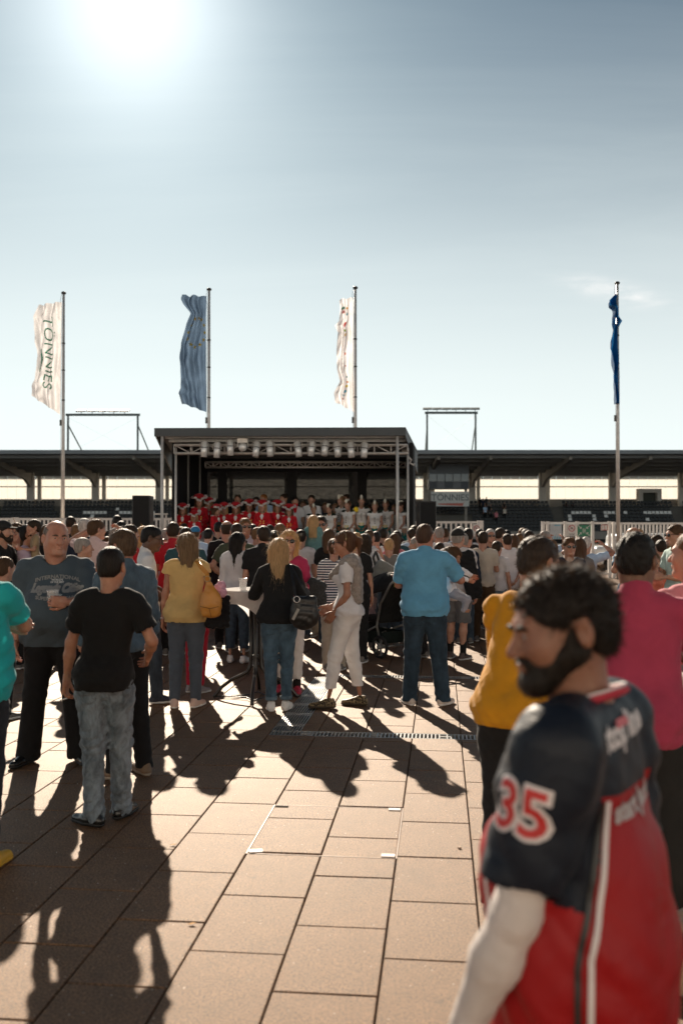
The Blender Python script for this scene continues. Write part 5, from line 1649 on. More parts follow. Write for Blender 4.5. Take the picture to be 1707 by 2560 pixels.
for i in range(7):
    f_ = (i + 0.5) / 7; y = 22.25 + f_ * 3.42; zl = FL.z - 0.12 + (BL.z - 0.1 - FL.z + 0.3) * f_
    m = MB(); m.box((-1.3, y, zl - 0.02), (2.83, 0.03, 0.035)); sadd(m, 'roof_batten', GALV if i < 2 else BLKP)
# gauze walls
mgz, n, l, b = new_mat('black_gauze')
b.inputs['Base Color'].default_value = (0.02, 0.02, 0.02, 1); b.inputs['Roughness'].default_value = 0.8
tr = n.new('ShaderNodeBsdfTransparent'); ms = n.new('ShaderNodeMixShader')
f = noise(n, l, tex_obj(n, l), 14, 4, 0.7)
mr = n.new('ShaderNodeMapRange'); mr.inputs[1].default_value = 0.3; mr.inputs[2].default_value = 0.7; mr.inputs[3].default_value = 0.11; mr.inputs[4].default_value = 0.26
l.new(f, mr.inputs[0]); l.new(mr.outputs[0], ms.inputs[0]); l.new(b.outputs[0], ms.inputs[1]); l.new(tr.outputs[0], ms.inputs[2]); l.new(ms.outputs[0], n['Material Output'].inputs[0])
LWf, LWb = pt(434, 1200, 22.7).x, pt(519, 1200, 25.65).x
RWf, RWb = pt(1023, 1200, 22.7).x, pt(1030, 1200, 25.65).x
m = MB(); m.box(((LWb + RWb) / 2, 25.65, (SZ + 3.47) / 2), ((RWb - LWb) / 2, 0.01, (3.47 - SZ) / 2)); sadd(m, 'back_gauze', mgz)
for px in (556, 730, 905):
    X = pt(px, 1200, 25.58).x
    m = MB(); m.box((X, 25.6, (SZ + 3.33) / 2), (0.12, 0.02, (3.33 - SZ) / 2)); sadd(m, 'gauze_seam', BLK)
m = MB(); m.box(((LWb + RWb) / 2, 25.61, 3.35), ((RWb - LWb) / 2, 0.02, 0.2)); m.box(((LWb + RWb) / 2, 25.61, SZ + 0.45), ((RWb - LWb) / 2, 0.015, 0.45)); sadd(m, 'back_border', BLK)
m = MB(); m.prism([(LWf, 22.7, 0.1), (LWb, 25.65, 0.1), (LWb, 25.65, 3.69), (LWf, 22.7, 3.69)], (-0.04, 0, 0)); sadd(m, 'side_wall', BLK)
m = MB(); m.prism([(RWf, 22.7, 0.1), (RWb, 25.65, 0.1), (RWb, 25.65, 3.69), (RWf, 22.7, 3.69)], (0.09, 0, 0)); sadd(m, 'side_wall', BLK)
for f_ in (0.35, 0.7):
    X, Y = LWf + (LWb - LWf) * f_ + 0.05, 22.7 + 2.95 * f_
    m = MB(); m.box((X, Y, 2.25), (0.02, 0.03, 1.35)); sadd(m, 'wall_post', plain('dull_steel', (0.16, 0.16, 0.15), 0.5))
m = MB(); m.box((-1.3, 24.1, SZ - 0.04), (2.8, 1.66, 0.04)); sadd(m, 'floor', plain('stage_ply', (0.04, 0.037, 0.034), 0.7))
m = MB(); m.box((-1.3, 22.5, SZ / 2 - 0.05), (2.75, 0.02, SZ / 2 - 0.04)); sadd(m, 'skirt', BLK)
m = MB(); m.box((-1.3, 24.2, SZ / 2 - 0.08), (2.65, 1.5, 0.25)); sadd(m, 'chassis', BLKP)
for px, Y, r in ((406, 22.1, 0.035), (993, 22.0, 0.035), (440, 22.6, 0.028), (1019, 22.6, 0.028)):
    X = pt(px, 1200, Y).x
    m = MB(); m.tube([(X, Y, 0), (X, Y, 3.82 if Y < 22.5 else 3.55)], r, 10); sadd(m, 'front_post', ALU)


def truss(xa, xb, Y, z0, z1, name, bays, mat, dep=0.22):
    m = MB()
    for z in (z0, z1):
        for d in (0, dep): m.tube([(xa, Y + d, z), (xb, Y + d, z)], 0.024, 8)
    for i in range(bays + 1):
        x = xa + (xb - xa) * i / bays
        m.tube([(x, Y, z0), (x, Y, z1)], 0.014, 6); m.tube([(x, Y + dep, z0), (x, Y + dep, z1)], 0.014, 6)
        if i < bays:
            x2 = xa + (xb - xa) * (i + 1) / bays
            m.tube([(x, Y, z0 if i % 2 else z1), (x2, Y, z1 if i % 2 else z0)], 0.012, 6)
            m.tube([(x, Y, z1), (x2, Y + dep, z1)], 0.010, 5)
    return sadd(m, name, mat)


za, zb2 = pt(0, 1133, 22.45).z, pt(0, 1112, 22.45).z
truss(pt(438, 1, 22.45).x, pt(1018, 1, 22.45).x, 22.45, za, zb2, 'front_truss', 14, ALU)
truss(pt(515, 1, 24.85).x, pt(1012, 1, 24.85).x, 24.85, pt(0, 1168, 24.85).z, pt(0, 1155, 24.85).z, 'rear_truss', 26, ALU, 0.15)
CAN = plain('polished_can', (0.80, 0.79, 0.77), 0.3, metal=0.25)
rs = random.Random(5)
for i, px in enumerate((511, 543, 576, 641, 675, 745, 779, 812, 843, 877, 911)):
    c = pt(px, 1121 + rs.uniform(-3, 3), 22.3); tl = rs.uniform(-0.12, 0.12)
    t = empty('spotlight', c, 0, 'silver can spotlight, number %s along the stage truss from the left' % ('one two three four five six seven eight nine ten eleven'.split()[i]), 'spotlight', 'silver can spotlights on the stage truss')
    ax = Matrix.Rotation(tl, 3, 'Y') @ Matrix.Rotation(R(-4 + rs.uniform(-6, 6)), 3, 'X')
    m = MB(); m.lathe([(0.0001, 0.175), (0.05, 0.172), (0.070, 0.14), (0.074, 0.02), (0.078, 0.015), (0.078, -0.12), (0.073, -0.125), (0.073, -0.19), (0.066, -0.19), (0.066, -0.11), (0.0001, -0.11)], (0, 0, 0), 18, axis=ax); m.out('can', CAN, t)
    m = MB(); m.tube([(-0.095, 0, 0), (-0.095, 0.02, 0.13), (0, 0.03, 0.2), (0.095, 0.02, 0.13), (0.095, 0, 0)], 0.008, 6); m.out('yoke', ALU, t)
    m = MB(); m.lathe([(0.078, 0.02), (0.081, 0.02), (0.081, 0.035), (0.078, 0.035)], (0, 0, 0), 18, axis=ax); m.out('band', BLKP, t)
c = pt(607, 1118, 22.3)
t = empty('moving_head_lamp', c, 0, 'round moving-head lamp between can spotlights on the stage truss', 'spotlight')
m = MB(); bmesh.ops.create_uvsphere(m.bm, u_segments=16, v_segments=10, radius=0.10)
for fc in m.bm.faces: fc.smooth = True
m.out('head', CAN, t)
m = MB(); m.box((0, 0.02, 0.15), (0.12, 0.09, 0.05)); m.bar((-0.12, 0, 0), (-0.12, 0.02, 0.14), 0.02); m.bar((0.12, 0, 0), (0.12, 0.02, 0.14), 0.02); m.out('yoke', ALU, t)
m = MB(); m.tube([pt(1019, 1140, 22.15), pt(1028, 1150, 22.15), pt(1024, 1157, 22.15), pt(1034, 1163, 22.15), pt(1036, 1158, 22.15)], 0.02, 6)
tag(m.out('cable', plain('pale_cable', (0.5, 0.48, 0.46), 0.6)), 'pale loop of cable hanging at the right corner of the stage roof', 'cable')
# speaker towers
for (x0, x1, yt, lab) in ((328, 372, 1238, 'tall black loudspeaker stack standing left of the stage'), (1047, 1089, 1252, 'tall black loudspeaker stack standing right of the stage')):
    a, b = pt(x0, yt, 21.2), pt(x1, yt, 21.2); hw = (b.x - a.x) / 2; H = a.z
    t = empty('speaker_stack', ((a.x + b.x) / 2, 21.55, 0), R(3), lab, 'speaker', 'loudspeaker stacks beside the stage')
    z = 0
    for q, hh in enumerate((H * 0.26, H * 0.26, H * 0.48)):
        m = MB(); m.box((0, 0, z + hh / 2), (hw, 0.3, hh / 2 - 0.004), bev=0.01); cb = m.out('cabinet', BLKP, t)
        m = MB(); m.box((0, -0.306, z + hh / 2), (hw - 0.02, 0.006, hh / 2 - 0.03)); m.out('grille', BLK, cb)
        z += hh
m = MB(); p = pt(395, 1285, 29)
m.bar((p.x - 0.25, 29, p.z), (p.x + 0.3, 29, p.z), 0.04); m.bar((p.x - 0.2, 29, 0), (p.x - 0.2, 29, p.z), 0.04); m.bar((p.x + 0.25, 29, 0), (p.x + 0.25, 29, p.z), 0.04)
tag(m.out('handrail', ALU), 'short metal stair handrail left of the stage', 'handrail')
# ================================================================== people near the camera
WHT_SH = plain('white_leather', (0.72, 0.69, 0.66), 0.5, bump=0.2)
JEAN = dict(kind='denim', name='jeans')
BLACK = (0.014, 0.014, 0.015)
GRP = 'people standing on the square'


def local(root, p):
    """world point -> the local space of root (translation, z turn, uniform scale)"""
    q = Matrix.Rotation(-root.rotation_euler.z, 3, 'Z') @ (Vector(p) - root.location)
    return np.array(q / root.scale[0])


def part_soft(name, f, mat, root, smooth=1): return soft(name, f, mat, root, smooth)


# --- man in the foreground, sports jersey
sp = dict(res=2, H=1.66, fat=1.10, belly=0.2, drape=1, armk=1.22, head=(40, 11, -3), hs=1.06, nose=0.95, skin=(0.26, 0.125, 0.08), hair=('short', (0.014, 0.010, 0.008)), ntuft=6500, beard=((0.016, 0.011, 0.008), 0.0068),
          armL=((0.16, 0.20, -1), (0.05, 0.42, -1)), armR=((0.15, -0.05, -1), (0.0, 0.2, -1)), feet=((0.12, 0, 10), (0.12, 0.05, 10)), hc=0.0095, open=1,
          top=dict(col=(0.45, 0.008, 0.012), hem=0.58, flare=0.0, loose=0.012, slen=0.82, sleeve_loose=0.016, fold=0.005, ff=0.75, name='jersey', neck=0.072),
          bottom=dict(col=(0.02, 0.02, 0.024), ankle=0.07), brow=True, shoes=dict(col=(0.3, 0.3, 0.3)))
r, P, J = build_person(sp)
place(r, 0, 0, at=(0.50, 1.99, 0), rz=-122, label='bearded man in navy and red sports jersey standing close by at the right', group=GRP)
jm, n, l, b = new_mat('jersey_cloth')
tc = n.new('ShaderNodeTexCoord'); sx = n.new('ShaderNodeSeparateXYZ'); l.new(tc.outputs['Object'], sx.inputs[0])
m1 = n.new('ShaderNodeMath'); m1.operation = 'MULTIPLY_ADD'; m1.inputs[1].default_value = 0.30; l.new(sx.outputs[1], m1.inputs[0]); l.new(sx.outputs[2], m1.inputs[2])
gt = n.new('ShaderNodeMath'); gt.operation = 'GREATER_THAN'; gt.inputs[1].default_value = 1.335; l.new(m1.outputs[0], gt.inputs[0])
l.new(ramp2(n, l, gt.outputs[0], (0.30, 0.004, 0.007), (0.006, 0.009, 0.017)), b.inputs['Base Color'])
b.inputs['Roughness'].default_value = 0.55; b.inputs['Specular IOR Level'].default_value = 0.35
bump_from(n, l, b, noise(n, l, tex_obj(n, l), 7, 3, 0.5, 0.8), 0.4, 0.03)
navy = cloth((0.006, 0.009, 0.017), rough=0.55)
me = P['top'].data; me.materials.clear(); me.materials.append(jm); me.materials.append(navy)
for p in me.polygons:
    c = np.array(p.center)
    for nm in 'LR':
        s, e = J['s' + nm], J['e' + nm]; ax = unit(e - s); t = (c - s) @ ax
        if 0.01 < t < 0.30 and np.linalg.norm(c - s - ax * t) < 0.13 and c[0] * np.sign(s[0]) > abs(s[0]) - 0.034 + 0.10 * t: p.material_index = 1
f = Field(np.minimum(J['eL'], J['wL']) - 0.12, np.maximum(J['eL'], J['wL']) + 0.12, 0.008)
for a, b_, ra, rb, kk, sq in arm_prims(sp, J, 'L')[1:]: f.cone(a, b_, ra, rb, 0.03, e=0.004)
f.plane(J['wL'], unit(J['wL'] - J['eL'])); f.wobble(0.0028, 2, 2.6)
part_soft('long_white_sleeve', f, cloth((0.62, 0.55, 0.52), 0.1), r)
bv = bvh_of(P['top'])
WOUT = plain('print_white', (0.66, 0.60, 0.60), 0.6); ROUT = plain('print_red', (0.50, 0.03, 0.03), 0.6)
axu = unit(J['eL'] - J['sL']); outd = V3(0.97, -0.25, 0.1); outd = unit(outd - axu * (outd @ axu)); xd = np.cross(-axu, outd) * 1.0
org = J['sL'] * 0.60 + J['eL'] * 0.40 + V3(0, 0.012, 0)
for body, off, lift, mt in (('35', 0.010, 0.004, WOUT), ('35', 0.002, 0.007, ROUT)):
    decal('sleeve_number', text2d(body, 0.130, step=0.01, offset=off, sx=0.9), project(bv, org, xd, -axu, outd, lift), mt, r)
bo = V3(0.02, 0.16, 1.36)
for body, z, size, xo, mt in (('stop line', 1.425, 0.075, 0.02, WOUT), ('start Jack', 1.275, 0.055, 0.02, plain('print_grey', (0.42, 0.36, 0.36), 0.6))):
    decal('back_lettering', text2d(body, size, step=0.012, offset=0.003), project(bv, (xo, 0.1, z), (-1, 0, 0.05), (-0.05, 0, 1), (0, 1, 0), 0.005), mt, r)
decal('neck_emblem', text2d('❚❚❚', 0.03, step=0.01) if False else ([(-0.04, -0.01), (0.045, -0.01), (0.04, 0.012), (-0.03, 0.012)], [[0, 1, 2, 3]]), project(bv, (0.03, 0.08, 1.43), (-1, 0, 0), (0, 0, 1), (0, 0.8, 0.6), 0.006), plain('print_pink', (0.55, 0.12, 0.14), 0.6), r)


def surf_line(bv, pts, w, lift=0.004):
    out = []
    for o, d in pts:
        h = bv.ray_cast(Vector(o) + Vector(d).normalized() * 0.6, -Vector(d).normalized(), 1.5)
        if h[0] is not None: out.append((h[0] + h[1] * lift, h[1] if h[1].dot(Vector(d)) > 0 else -h[1]))
    return out


for k, (off, mt) in enumerate(((0.0, WOUT), (0.022, BLKP))):
    pts = [((0.0, 0.0, z), (0.95, 0.36 + 0.9 * max(0, z - 1.0) - off * 5, 0)) for z in np.linspace(1.30, 0.62, 34)]
    strap('side_piping', surf_line(bv, pts, 0.01), 0.012, 0.002, mt, r)
pts = [((0.0, 0.0, z), (0.95, -0.75 - 0.5 * (1.2 - z), 0)) for z in np.linspace(1.24, 0.95, 18)]
strap('front_piping', surf_line(bv, pts, 0.01), 0.014, 0.002, WOUT, r)
rg = [J['neck0'] + V3(0.083 * math.cos(a), 0.0 + 0.083 * math.sin(a), 0.050 + 0.028 * math.sin(a)) for a in np.linspace(0, 2 * math.pi, 33)]
m = MB(); m.tube(rg, 0.010, 8, cap=False); m.out('collar_rib', plain('collar_red', (0.36, 0.02, 0.04), 0.7), r)
m = MB(); m.tube([p + V3(0, 0, 0.009) for p in rg], 0.004, 8, cap=False); m.out('collar_line', WOUT, r)

# --- man in mustard top leaning on the table
sp = dict(res=2, H=1.70, fat=1.20, belly=0.8, lean=0.13, head=(-15, 10, 0), skin=SKIN_B, hair=('short', (0.03, 0.02, 0.014)), armL=((0.1, 0.25, -1), (-0.3, 0.9, -0.2)), armR=((0.1, 0.25, -1), (-0.3, 0.9, -0.2)),
          feet=((0.12, 0, 10), (0.1, -0.1, 10)), top=dict(col=(0.62, 0.27, 0.012), hem=0.90, sleeve='long', fold=0.0055, thin=0.12), bottom=dict(col=BLACK, ankle=0.06), shoes=dict(col=(0.6, 0.55, 0.5), sole=(0.6, 0.55, 0.5)))
r, P, J = build_person(sp)
place(r, 1298, 2300, rz=142, label='man in mustard long-sleeved top half hidden behind the bearded man', group=GRP)

# --- pink polo and pale pink polo at the second table
sp = dict(res=2, H=1.72, fat=1.12, head=(-22, 6, 0), skin=(0.16, 0.08, 0.05), hair=('short', (0.012, 0.010, 0.009)), lean=0.06, armL=((0.2, 0.25, -1), (0, 1, 0)), armR=((0.42, 0.22, -0.9), (-0.1, 0.85, 0.05)),
          feet=((0.12, 0, 10), (0.16, -0.05, 25)), top=dict(col=(0.42, 0.05, 0.10), hem=0.84, collar=1, thin=0.15, fold=0.005), bottom=dict(col=(0.02, 0.019, 0.018), ankle=0.06), shoes=dict(mat=plain('grey_mesh', (0.34, 0.34, 0.36), 0.7), sole=(0.7, 0.7, 0.7)))
r, P, J = build_person(sp)
place(r, 1600, 2345, rz=172, label='man in raspberry pink polo shirt seen from behind, leaning at the right table', group=GRP)
a_ = J['aR']
m = MB(); M_ = rotz(J['fyR'])
m.tube([a_ + M_ @ V3(-0.045, -0.05, -0.045), a_ + M_ @ V3(-0.047, -0.0, -0.06), a_ + M_ @ V3(-0.043, 0.05, -0.02)], [0.002, 0.008, 0.003], 6); m.out('curved_mark', BLKP, r)
sp = dict(res=2, H=1.73, fat=1.15, head=(35, 0, 0), hair=('crop', (0.16, 0.09, 0.05)), armL=HANG, armR=HANG, top=dict(col=(0.78, 0.30, 0.33), hem=0.84, collar=1, thin=0.2), bottom=dict(col=(0.05, 0.055, 0.07), ankle=0.06), shoes=dict(col=(0.2, 0.2, 0.2)))
r, P, J = build_person(sp)
place(r, 1748, 2230, rz=-165, label='man in pale pink polo shirt cut off by the right edge', group=GRP)

# --- turquoise tee at the left edge
sp = dict(res=2, H=1.74, fat=1.15, belly=0.5, head=(0, 0, 0), hair=('short', (0.05, 0.035, 0.025)), armL=((0.02, 0.75, -0.8), (-0.9, 0.4, 0.1)), armR=((0.0, 0.85, -0.7), (-0.8, 0.6, 0.1)), feet=((0.10, 0, 10), (0.10, 0, 12)),
          top=dict(col=(0.02, 0.40, 0.42), hem=0.84, thin=0.2, fold=0.005), bottom=dict(col=(0.018, 0.02, 0.026), kind='denim', name='jeans', ankle=0.055, hem=0.16), shoes=dict(col=(0.55, 0.30, 0.02), high=0.07))
r, P, J = build_person(sp)
place(r, -74, 2172, rz=172, label='person in turquoise tee and yellow boots cut off by the left edge', group=GRP)

# --- heavy bald man with a plastic cup
sp = dict(res=2, H=1.78, fat=1.34, belly=1.6, head=(22, 2, 3), hs=1.06, nose=1.1, skin=(0.40, 0.20, 0.14), open=1, browcol=(0.06, 0.045, 0.035), hair=('bald', (0.16, 0.13, 0.11)),
          armR=((0.24, -0.03, -1), (0.04, 0.16, -1)), armL=((0.30, 0.50, -0.95), (-0.66, 0.78, 0.08)), feet=((0.17, 0.0, 22), (0.19, 0.0, 30)),
          handL=dict(curl=0.75, n=(0.1, 0.95, 0.1), d=(-0.95, -0.20, 0.06)),
          top=dict(col=(0.055, 0.075, 0.095), hem=0.855, loose=0.008, fold=0.005, ff=0.8, slen=0.85), bottom=dict(col=(0.006, 0.006, 0.007), ankle=0.085, hem=0.03), shoes=dict(col=(0.008, 0.008, 0.008), mat=plain('black_leather', (0.01, 0.01, 0.01), 0.25)))
r, P, J = build_person(sp)
place(r, 138, 1908, rz=9, label='heavy bald man in grey-blue printed tee holding a clear plastic cup', group=GRP)
bald, Jb = r, J
bv = bvh_of(P['top']); PR = plain('faded_print', (0.22, 0.22, 0.22), 0.8); PRW = plain('print_pale', (0.42, 0.43, 0.44), 0.8)
for body, z, size, sh, mt, off, xx in (('INTERNATIONAL', 1.355, 0.036, 0, PR, 0.0012, 1.1), ("WORLD'S", 1.333, 0.018, 0, PRW, 0.001, 1), ('OF THE BEST', 1.317, 0.016, 0, PRW, 0.001, 1), ('Legends Cities', 1.277, 0.076, 0.35, PR, 0.007, 0.78), ('fantastic', 1.232, 0.026, 0.3, PRW, 0.0015, 1), ('SUPERSTAR TEAM', 1.205, 0.032, 0, PR, 0.001, 1.05)):
    pr = project(bv, (0.03, 0, z), (1, 0, 0), (0, 0, 1), (0, -1, 0), 0.004)
    arc = 1.1 if body == 'INTERNATIONAL' else (-0.7 if body.startswith('SUPER') else 0)
    decal('shirt_print', text2d(body, size, step=0.014, offset=off, shear=sh, sx=xx), (lambda pr, arc: lambda x, y: pr(x, y - arc * x * x))(pr, arc), mt, r)
m = MB(); m.prism([tuple(project(bv, (0.03, 0, 1.25), (1, 0, 0), (0, 0, 1), (0, -1, 0), 0.0035)(x, y)) for x, y in ((-0.19, 0.008), (0.12, 0.0), (0.19, 0.024), (0.12, 0.012), (-0.18, 0.017))], (0, -0.001, 0)); m.out('shirt_print', PR, r)
# the cup in his hand
mc, n, l, b = new_mat('clear_plastic')
b.inputs['Transmission Weight'].default_value = 0.0; b.inputs['Roughness'].default_value = 0.08; b.inputs['Base Color'].default_value = (0.75, 0.75, 0.75, 1)
trn = n.new('ShaderNodeBsdfTransparent'); msx = n.new('ShaderNodeMixShader'); msx.inputs[0].default_value = 0.72
l.new(b.outputs[0], msx.inputs[1]); l.new(trn.outputs[0], msx.inputs[2]); l.new(msx.outputs[0], n['Material Output'].inputs[0])
BEER = plain('drink', (0.30, 0.22, 0.12), 0.1)


def cup(loc, label, h=0.12, r0=0.032, r1=0.043, fill=0.45):
    t = empty('plastic_cup', loc, 0, label, 'cup')
    m = MB(); m.lathe([(0.0001, 0.002), (r0, 0.002), (r1, h - 0.003), (r1 + 0.003, h), (r1 + 0.001, h + 0.001), (r1 - 0.0015, h - 0.003), (r0 - 0.001, 0.004)], n=24); m.out('shell', mc, t)
    m = MB(); rf = r0 + (r1 - r0) * fill; m.lathe([(0.0001, 0.004), (r0 - 0.002, 0.004), (rf - 0.002, h * fill), (0.0001, h * fill)], n=20); m.out('liquid', mc, t)
    m = MB(); m.tube([(r1 * math.cos(a), r1 * math.sin(a), h) for a in np.linspace(0, 2 * math.pi, 25)], 0.0016, 5, cap=False); m.out('rim', plain('cup_rim', (0.8, 0.8, 0.8), 0.2), t)
    return t


def towld(root, p): return Matrix.Translation(root.location) @ Matrix.Rotation(root.rotation_euler.z, 4, 'Z') @ (Vector(p) * root.scale[0])


hc_ = J['wL'] + J['hdL'] * 0.085 + J['hnL'] * 0.045
cup(towld(r, hc_ + V3(0, 0, -0.05)), 'clear plastic beer cup in the hand of the heavy bald man')

# --- young man in black tee, acid-wash jeans
sp = dict(res=2, H=1.62, fat=0.86, shw=0.98, hs=1.05, head=(-6, 6, 0), skin=(0.38, 0.18, 0.11), hair=('crop', (0.012, 0.008, 0.006)), lean=0.03, sway=0.02,
          armL=((0.34, 0.05, -1), (0.16, 0.12, -1)), armR=((0.50, -0.10, -1), (-0.30, 0.75, -0.45)), feet=((0.07, -0.02, 62), (0.05, 0.16, 15)), handL=dict(curl=0.7),
          top=dict(col=(0.008, 0.007, 0.007), hem=0.86, loose=0.010, flare=-0.004, fold=0.005), bottom=dict(col=(0.125, 0.15, 0.175), kind='acid', name='jeans', ankle=0.058, thigh=0.010, ff=1.5, fold=0.011, stack=1.6, hem=0.05), shoes=dict(mat=plain('black_leather', (0.01, 0.01, 0.01), 0.25), col=(0.01, 0.01, 0.01)))
r, P, J = build_person(sp)
place(r, 268, 2062, rz=176, label='young man in black tee and faded acid-wash jeans seen from behind', group=GRP)
for sd in (1, -1):   # back pockets
    m = MB(); bvj = bvh_of(P['bottom'])
    pts = surf_line(bvj, [((sd * x, 0.0, z), (0, 1, 0)) for x, z in ((0.045, 0.90), (0.045, 0.80), (0.085, 0.775), (0.125, 0.80), (0.125, 0.90), (0.045, 0.90))], 0, 0.003)
    m.tube([p for p, _ in pts], 0.0028, 5)
    m.out('pocket_seam', cloth((0.10, 0.12, 0.14), kind='denim'), r)
tp_ = J['tipL'] + V3(0.0, -0.035, 0.01)
t = empty('cigarette', towld(r, tp_), 0, 'thin cigarette between the fingers of the young man in black', 'cigarette')
m = MB(); m.tube([(0, 0, 0), (-0.05, 0.01, -0.018)], 0.004, 8); m.out('paper', plain('cigarette_paper', (0.8, 0.78, 0.74), 0.8), t)
m = MB(); m.tube([(-0.05, 0.01, -0.018), (-0.058, 0.0115, -0.021)], 0.0038, 8); m.out('ash', plain('ash', (0.25, 0.24, 0.23), 0.9), t)

# --- denim jacket man
sp = dict(res=2, H=1.72, fat=1.02, head=(8, 4, 0), skin=(0.36, 0.18, 0.12), hair=('short', (0.07, 0.042, 0.025)), armL=((0.15, 0.15, -1), (-0.1, 0.6, -0.6)), armR=((0.14, -0.05, -1), (0.02, 0.18, -1)),
          feet=((0.1, 0, 10), (0.12, -0.05, 20)), top=dict(col=(0.055, 0.085, 0.115), kind='denim', hem=0.90, sleeve='long', loose=0.014, collar=1, name='denim_jacket', fold=0.006), bottom=dict(col=(0.008, 0.008, 0.009), ankle=0.06), shoes=dict(col=(0.16, 0.10, 0.06), sole=(0.3, 0.25, 0.2)))
r, P, J = build_person(sp)
place(r, 312, 1942, rz=-128, label='brown-haired man in blue denim jacket behind the young man in black', group=GRP)

# --- man with glasses, white polo
sp = dict(res=2, H=1.745, fat=1.05, head=(-8, 16, 0), skin=SKIN_C, hair=('crop', (0.008, 0.007, 0.007)), glasses='clear', eyes=True, armL=((0.15, 0.25, -1), (-0.1, 0.7, -0.5)), armR=((0.18, 0.12, -1), (-0.15, 0.6, -0.6)),
          feet=((0.09, -0.14, 10), (0.09, 0.12, -5)), top=dict(col=(0.74, 0.74, 0.76), hem=0.90, collar=1, slen=0.9, thin=0.2), bottom=dict(col=(0.035, 0.045, 0.06), ankle=0.058, **JEAN), shoes=dict(col=(0.01, 0.014, 0.03), sole=(0.6, 0.6, 0.6)))
r, P, J = build_person(sp)
place(r, 366, 1757, rz=106, label='dark-skinned man with glasses in white polo looking down', group=GRP)

# --- woman in yellow top with mustard bag
sp = dict(res=2, H=1.665, fem=1, fat=1.10, head=(52, 4, 0), skin=(0.38, 0.19, 0.13), hair=('lob', (0.19, 0.125, 0.07)), glasses='sun', armL=((0.22, 0.0, -1), (0.10, 0.14, -1)), armR=((0.30, 0.32, -1), (0.15, 0.95, 0.12)),
          feet=((0.11, -0.03, 12), (0.10, 0.0, 18)), top=dict(col=(0.74, 0.52, 0.22), sleeve='cap', hem=0.865, loose=0.014, thin=0.3, fold=0.004, neck=0.09), bottom=dict(col=(0.075, 0.09, 0.115), ankle=0.052, hem=0.08, thigh=0.004), shoes=dict(col=(0.62, 0.42, 0.34), sole=(0.8, 0.75, 0.7), slim=0.88))
r, P, J = build_person(sp)
place(r, 466, 1768, rz=178, label='woman in pale yellow top with mustard shoulder bag seen from behind', group=GRP)
yel, Jy = r, J
m = MB(); w = J['wL']; m.tube([w + V3(0.032 * math.cos(a), 0.032 * math.sin(a), 0.01) for a in np.linspace(0, 6.28, 17)], 0.004, 6, cap=False); m.out('bracelet', plain('silver', (0.7, 0.7, 0.7), 0.2, metal=0.9), r)
TANL = plain('mustard_leather', (0.52, 0.22, 0.035), 0.42, bump=0.3)
t = empty('shoulder_bag', pt(528, 1492, 9.02), R(-8), 'mustard leather hobo bag hanging at the yellow-top woman\'s right side', 'bag')
f = Field((-0.16, -0.12, -0.26), (0.16, 0.12, 0.24), 0.008)
f.ell((0.0, 0, -0.06), (0.098, 0.055, 0.13), 0.03); f.cone((0.0, 0, -0.02), (-0.03, 0, 0.17), 0.075, 0.018, 0.05, (1, 1.6, 1)); f.rbox((0.0, 0, -0.12), (0.085, 0.05, 0.065), 0.03, 0.04); f.wobble(0.003, 5, 1.4)
part_soft('pouch', f, TANL, t, 2)
m = MB(); m.tube([(-0.085, -0.067, -0.085), (0.01, -0.07, -0.105), (0.09, -0.058, -0.085)], 0.0025, 6); m.tube([(0.0, -0.069, -0.10), (0.02, -0.062, -0.185)], 0.0025, 6); m.out('seam', plain('dark_seam', (0.10, 0.045, 0.01), 0.6), t)
sh_ = towld(yel, J['sR'] + V3(0.035, 0.05, 0.065)) - t.location
Rm = Matrix.Rotation(R(8), 3, 'Z')
tops = Rm @ sh_
strap('strap', [((-0.03, -0.01, 0.16), (0, -1, 0)), ((-0.032, -0.02, 0.22), (0, -1, 0)), (tuple(Vector((-0.034, -0.02, 0.22)).lerp(tops, 0.55) + Vector((0, -0.03, 0))), (0, -1, 0.1)), (tuple(tops + Vector((0, -0.01, 0.0))), (0, -0.6, 1)), (tuple(tops + Vector((0.01, 0.06, 0.0))), (0, 0.2, 1)), (tuple(tops + Vector((0.01, 0.12, -0.1))), (0, 1, 0))], 0.042, 0.006, TANL, t)
m = MB(); m.tube([(-0.03 + 0.03 * math.cos(a), -0.025, 0.17 + 0.026 * math.sin(a)) for a in np.linspace(0, 6.28, 15)], 0.004, 6, cap=False); m.out('buckle_ring', plain('brass', (0.5, 0.38, 0.2), 0.3, metal=0.9), t)
t = empty('rolled_scarf', pt(548, 1472, 9.12), 0, 'rolled pale pink scarf tucked under the yellow-top woman\'s arm', 'scarf')
f = Field((-0.1, -0.1, -0.12), (0.12, 0.1, 0.12), 0.008); f.ell((0, 0, 0), (0.05, 0.05, 0.08), 0.02, rot=roty(0.6)); f.ell((0.03, -0.02, -0.03), (0.045, 0.045, 0.05), 0.01); f.wobble(0.008, 3, 2.6)
part_soft('scarf', f, cloth((0.66, 0.38, 0.48), 0.2), t)
t = empty('draped_jacket', pt(552, 1520, 9.2), 0, 'black jacket hanging folded behind the mustard bag', 'jacket')
f = Field((-0.2, -0.12, -0.24), (0.16, 0.12, 0.2), 0.010); f.rbox((0.0, 0, -0.03), (0.085, 0.04, 0.16), 0.03, 0.02); f.rbox((-0.09, 0.01, -0.09), (0.05, 0.03, 0.10), 0.02, 0.02, rot=roty(0.15)); f.wobble(0.012, 8, 1.8)
part_soft('cloth', f, cloth((0.010, 0.010, 0.012)), t)

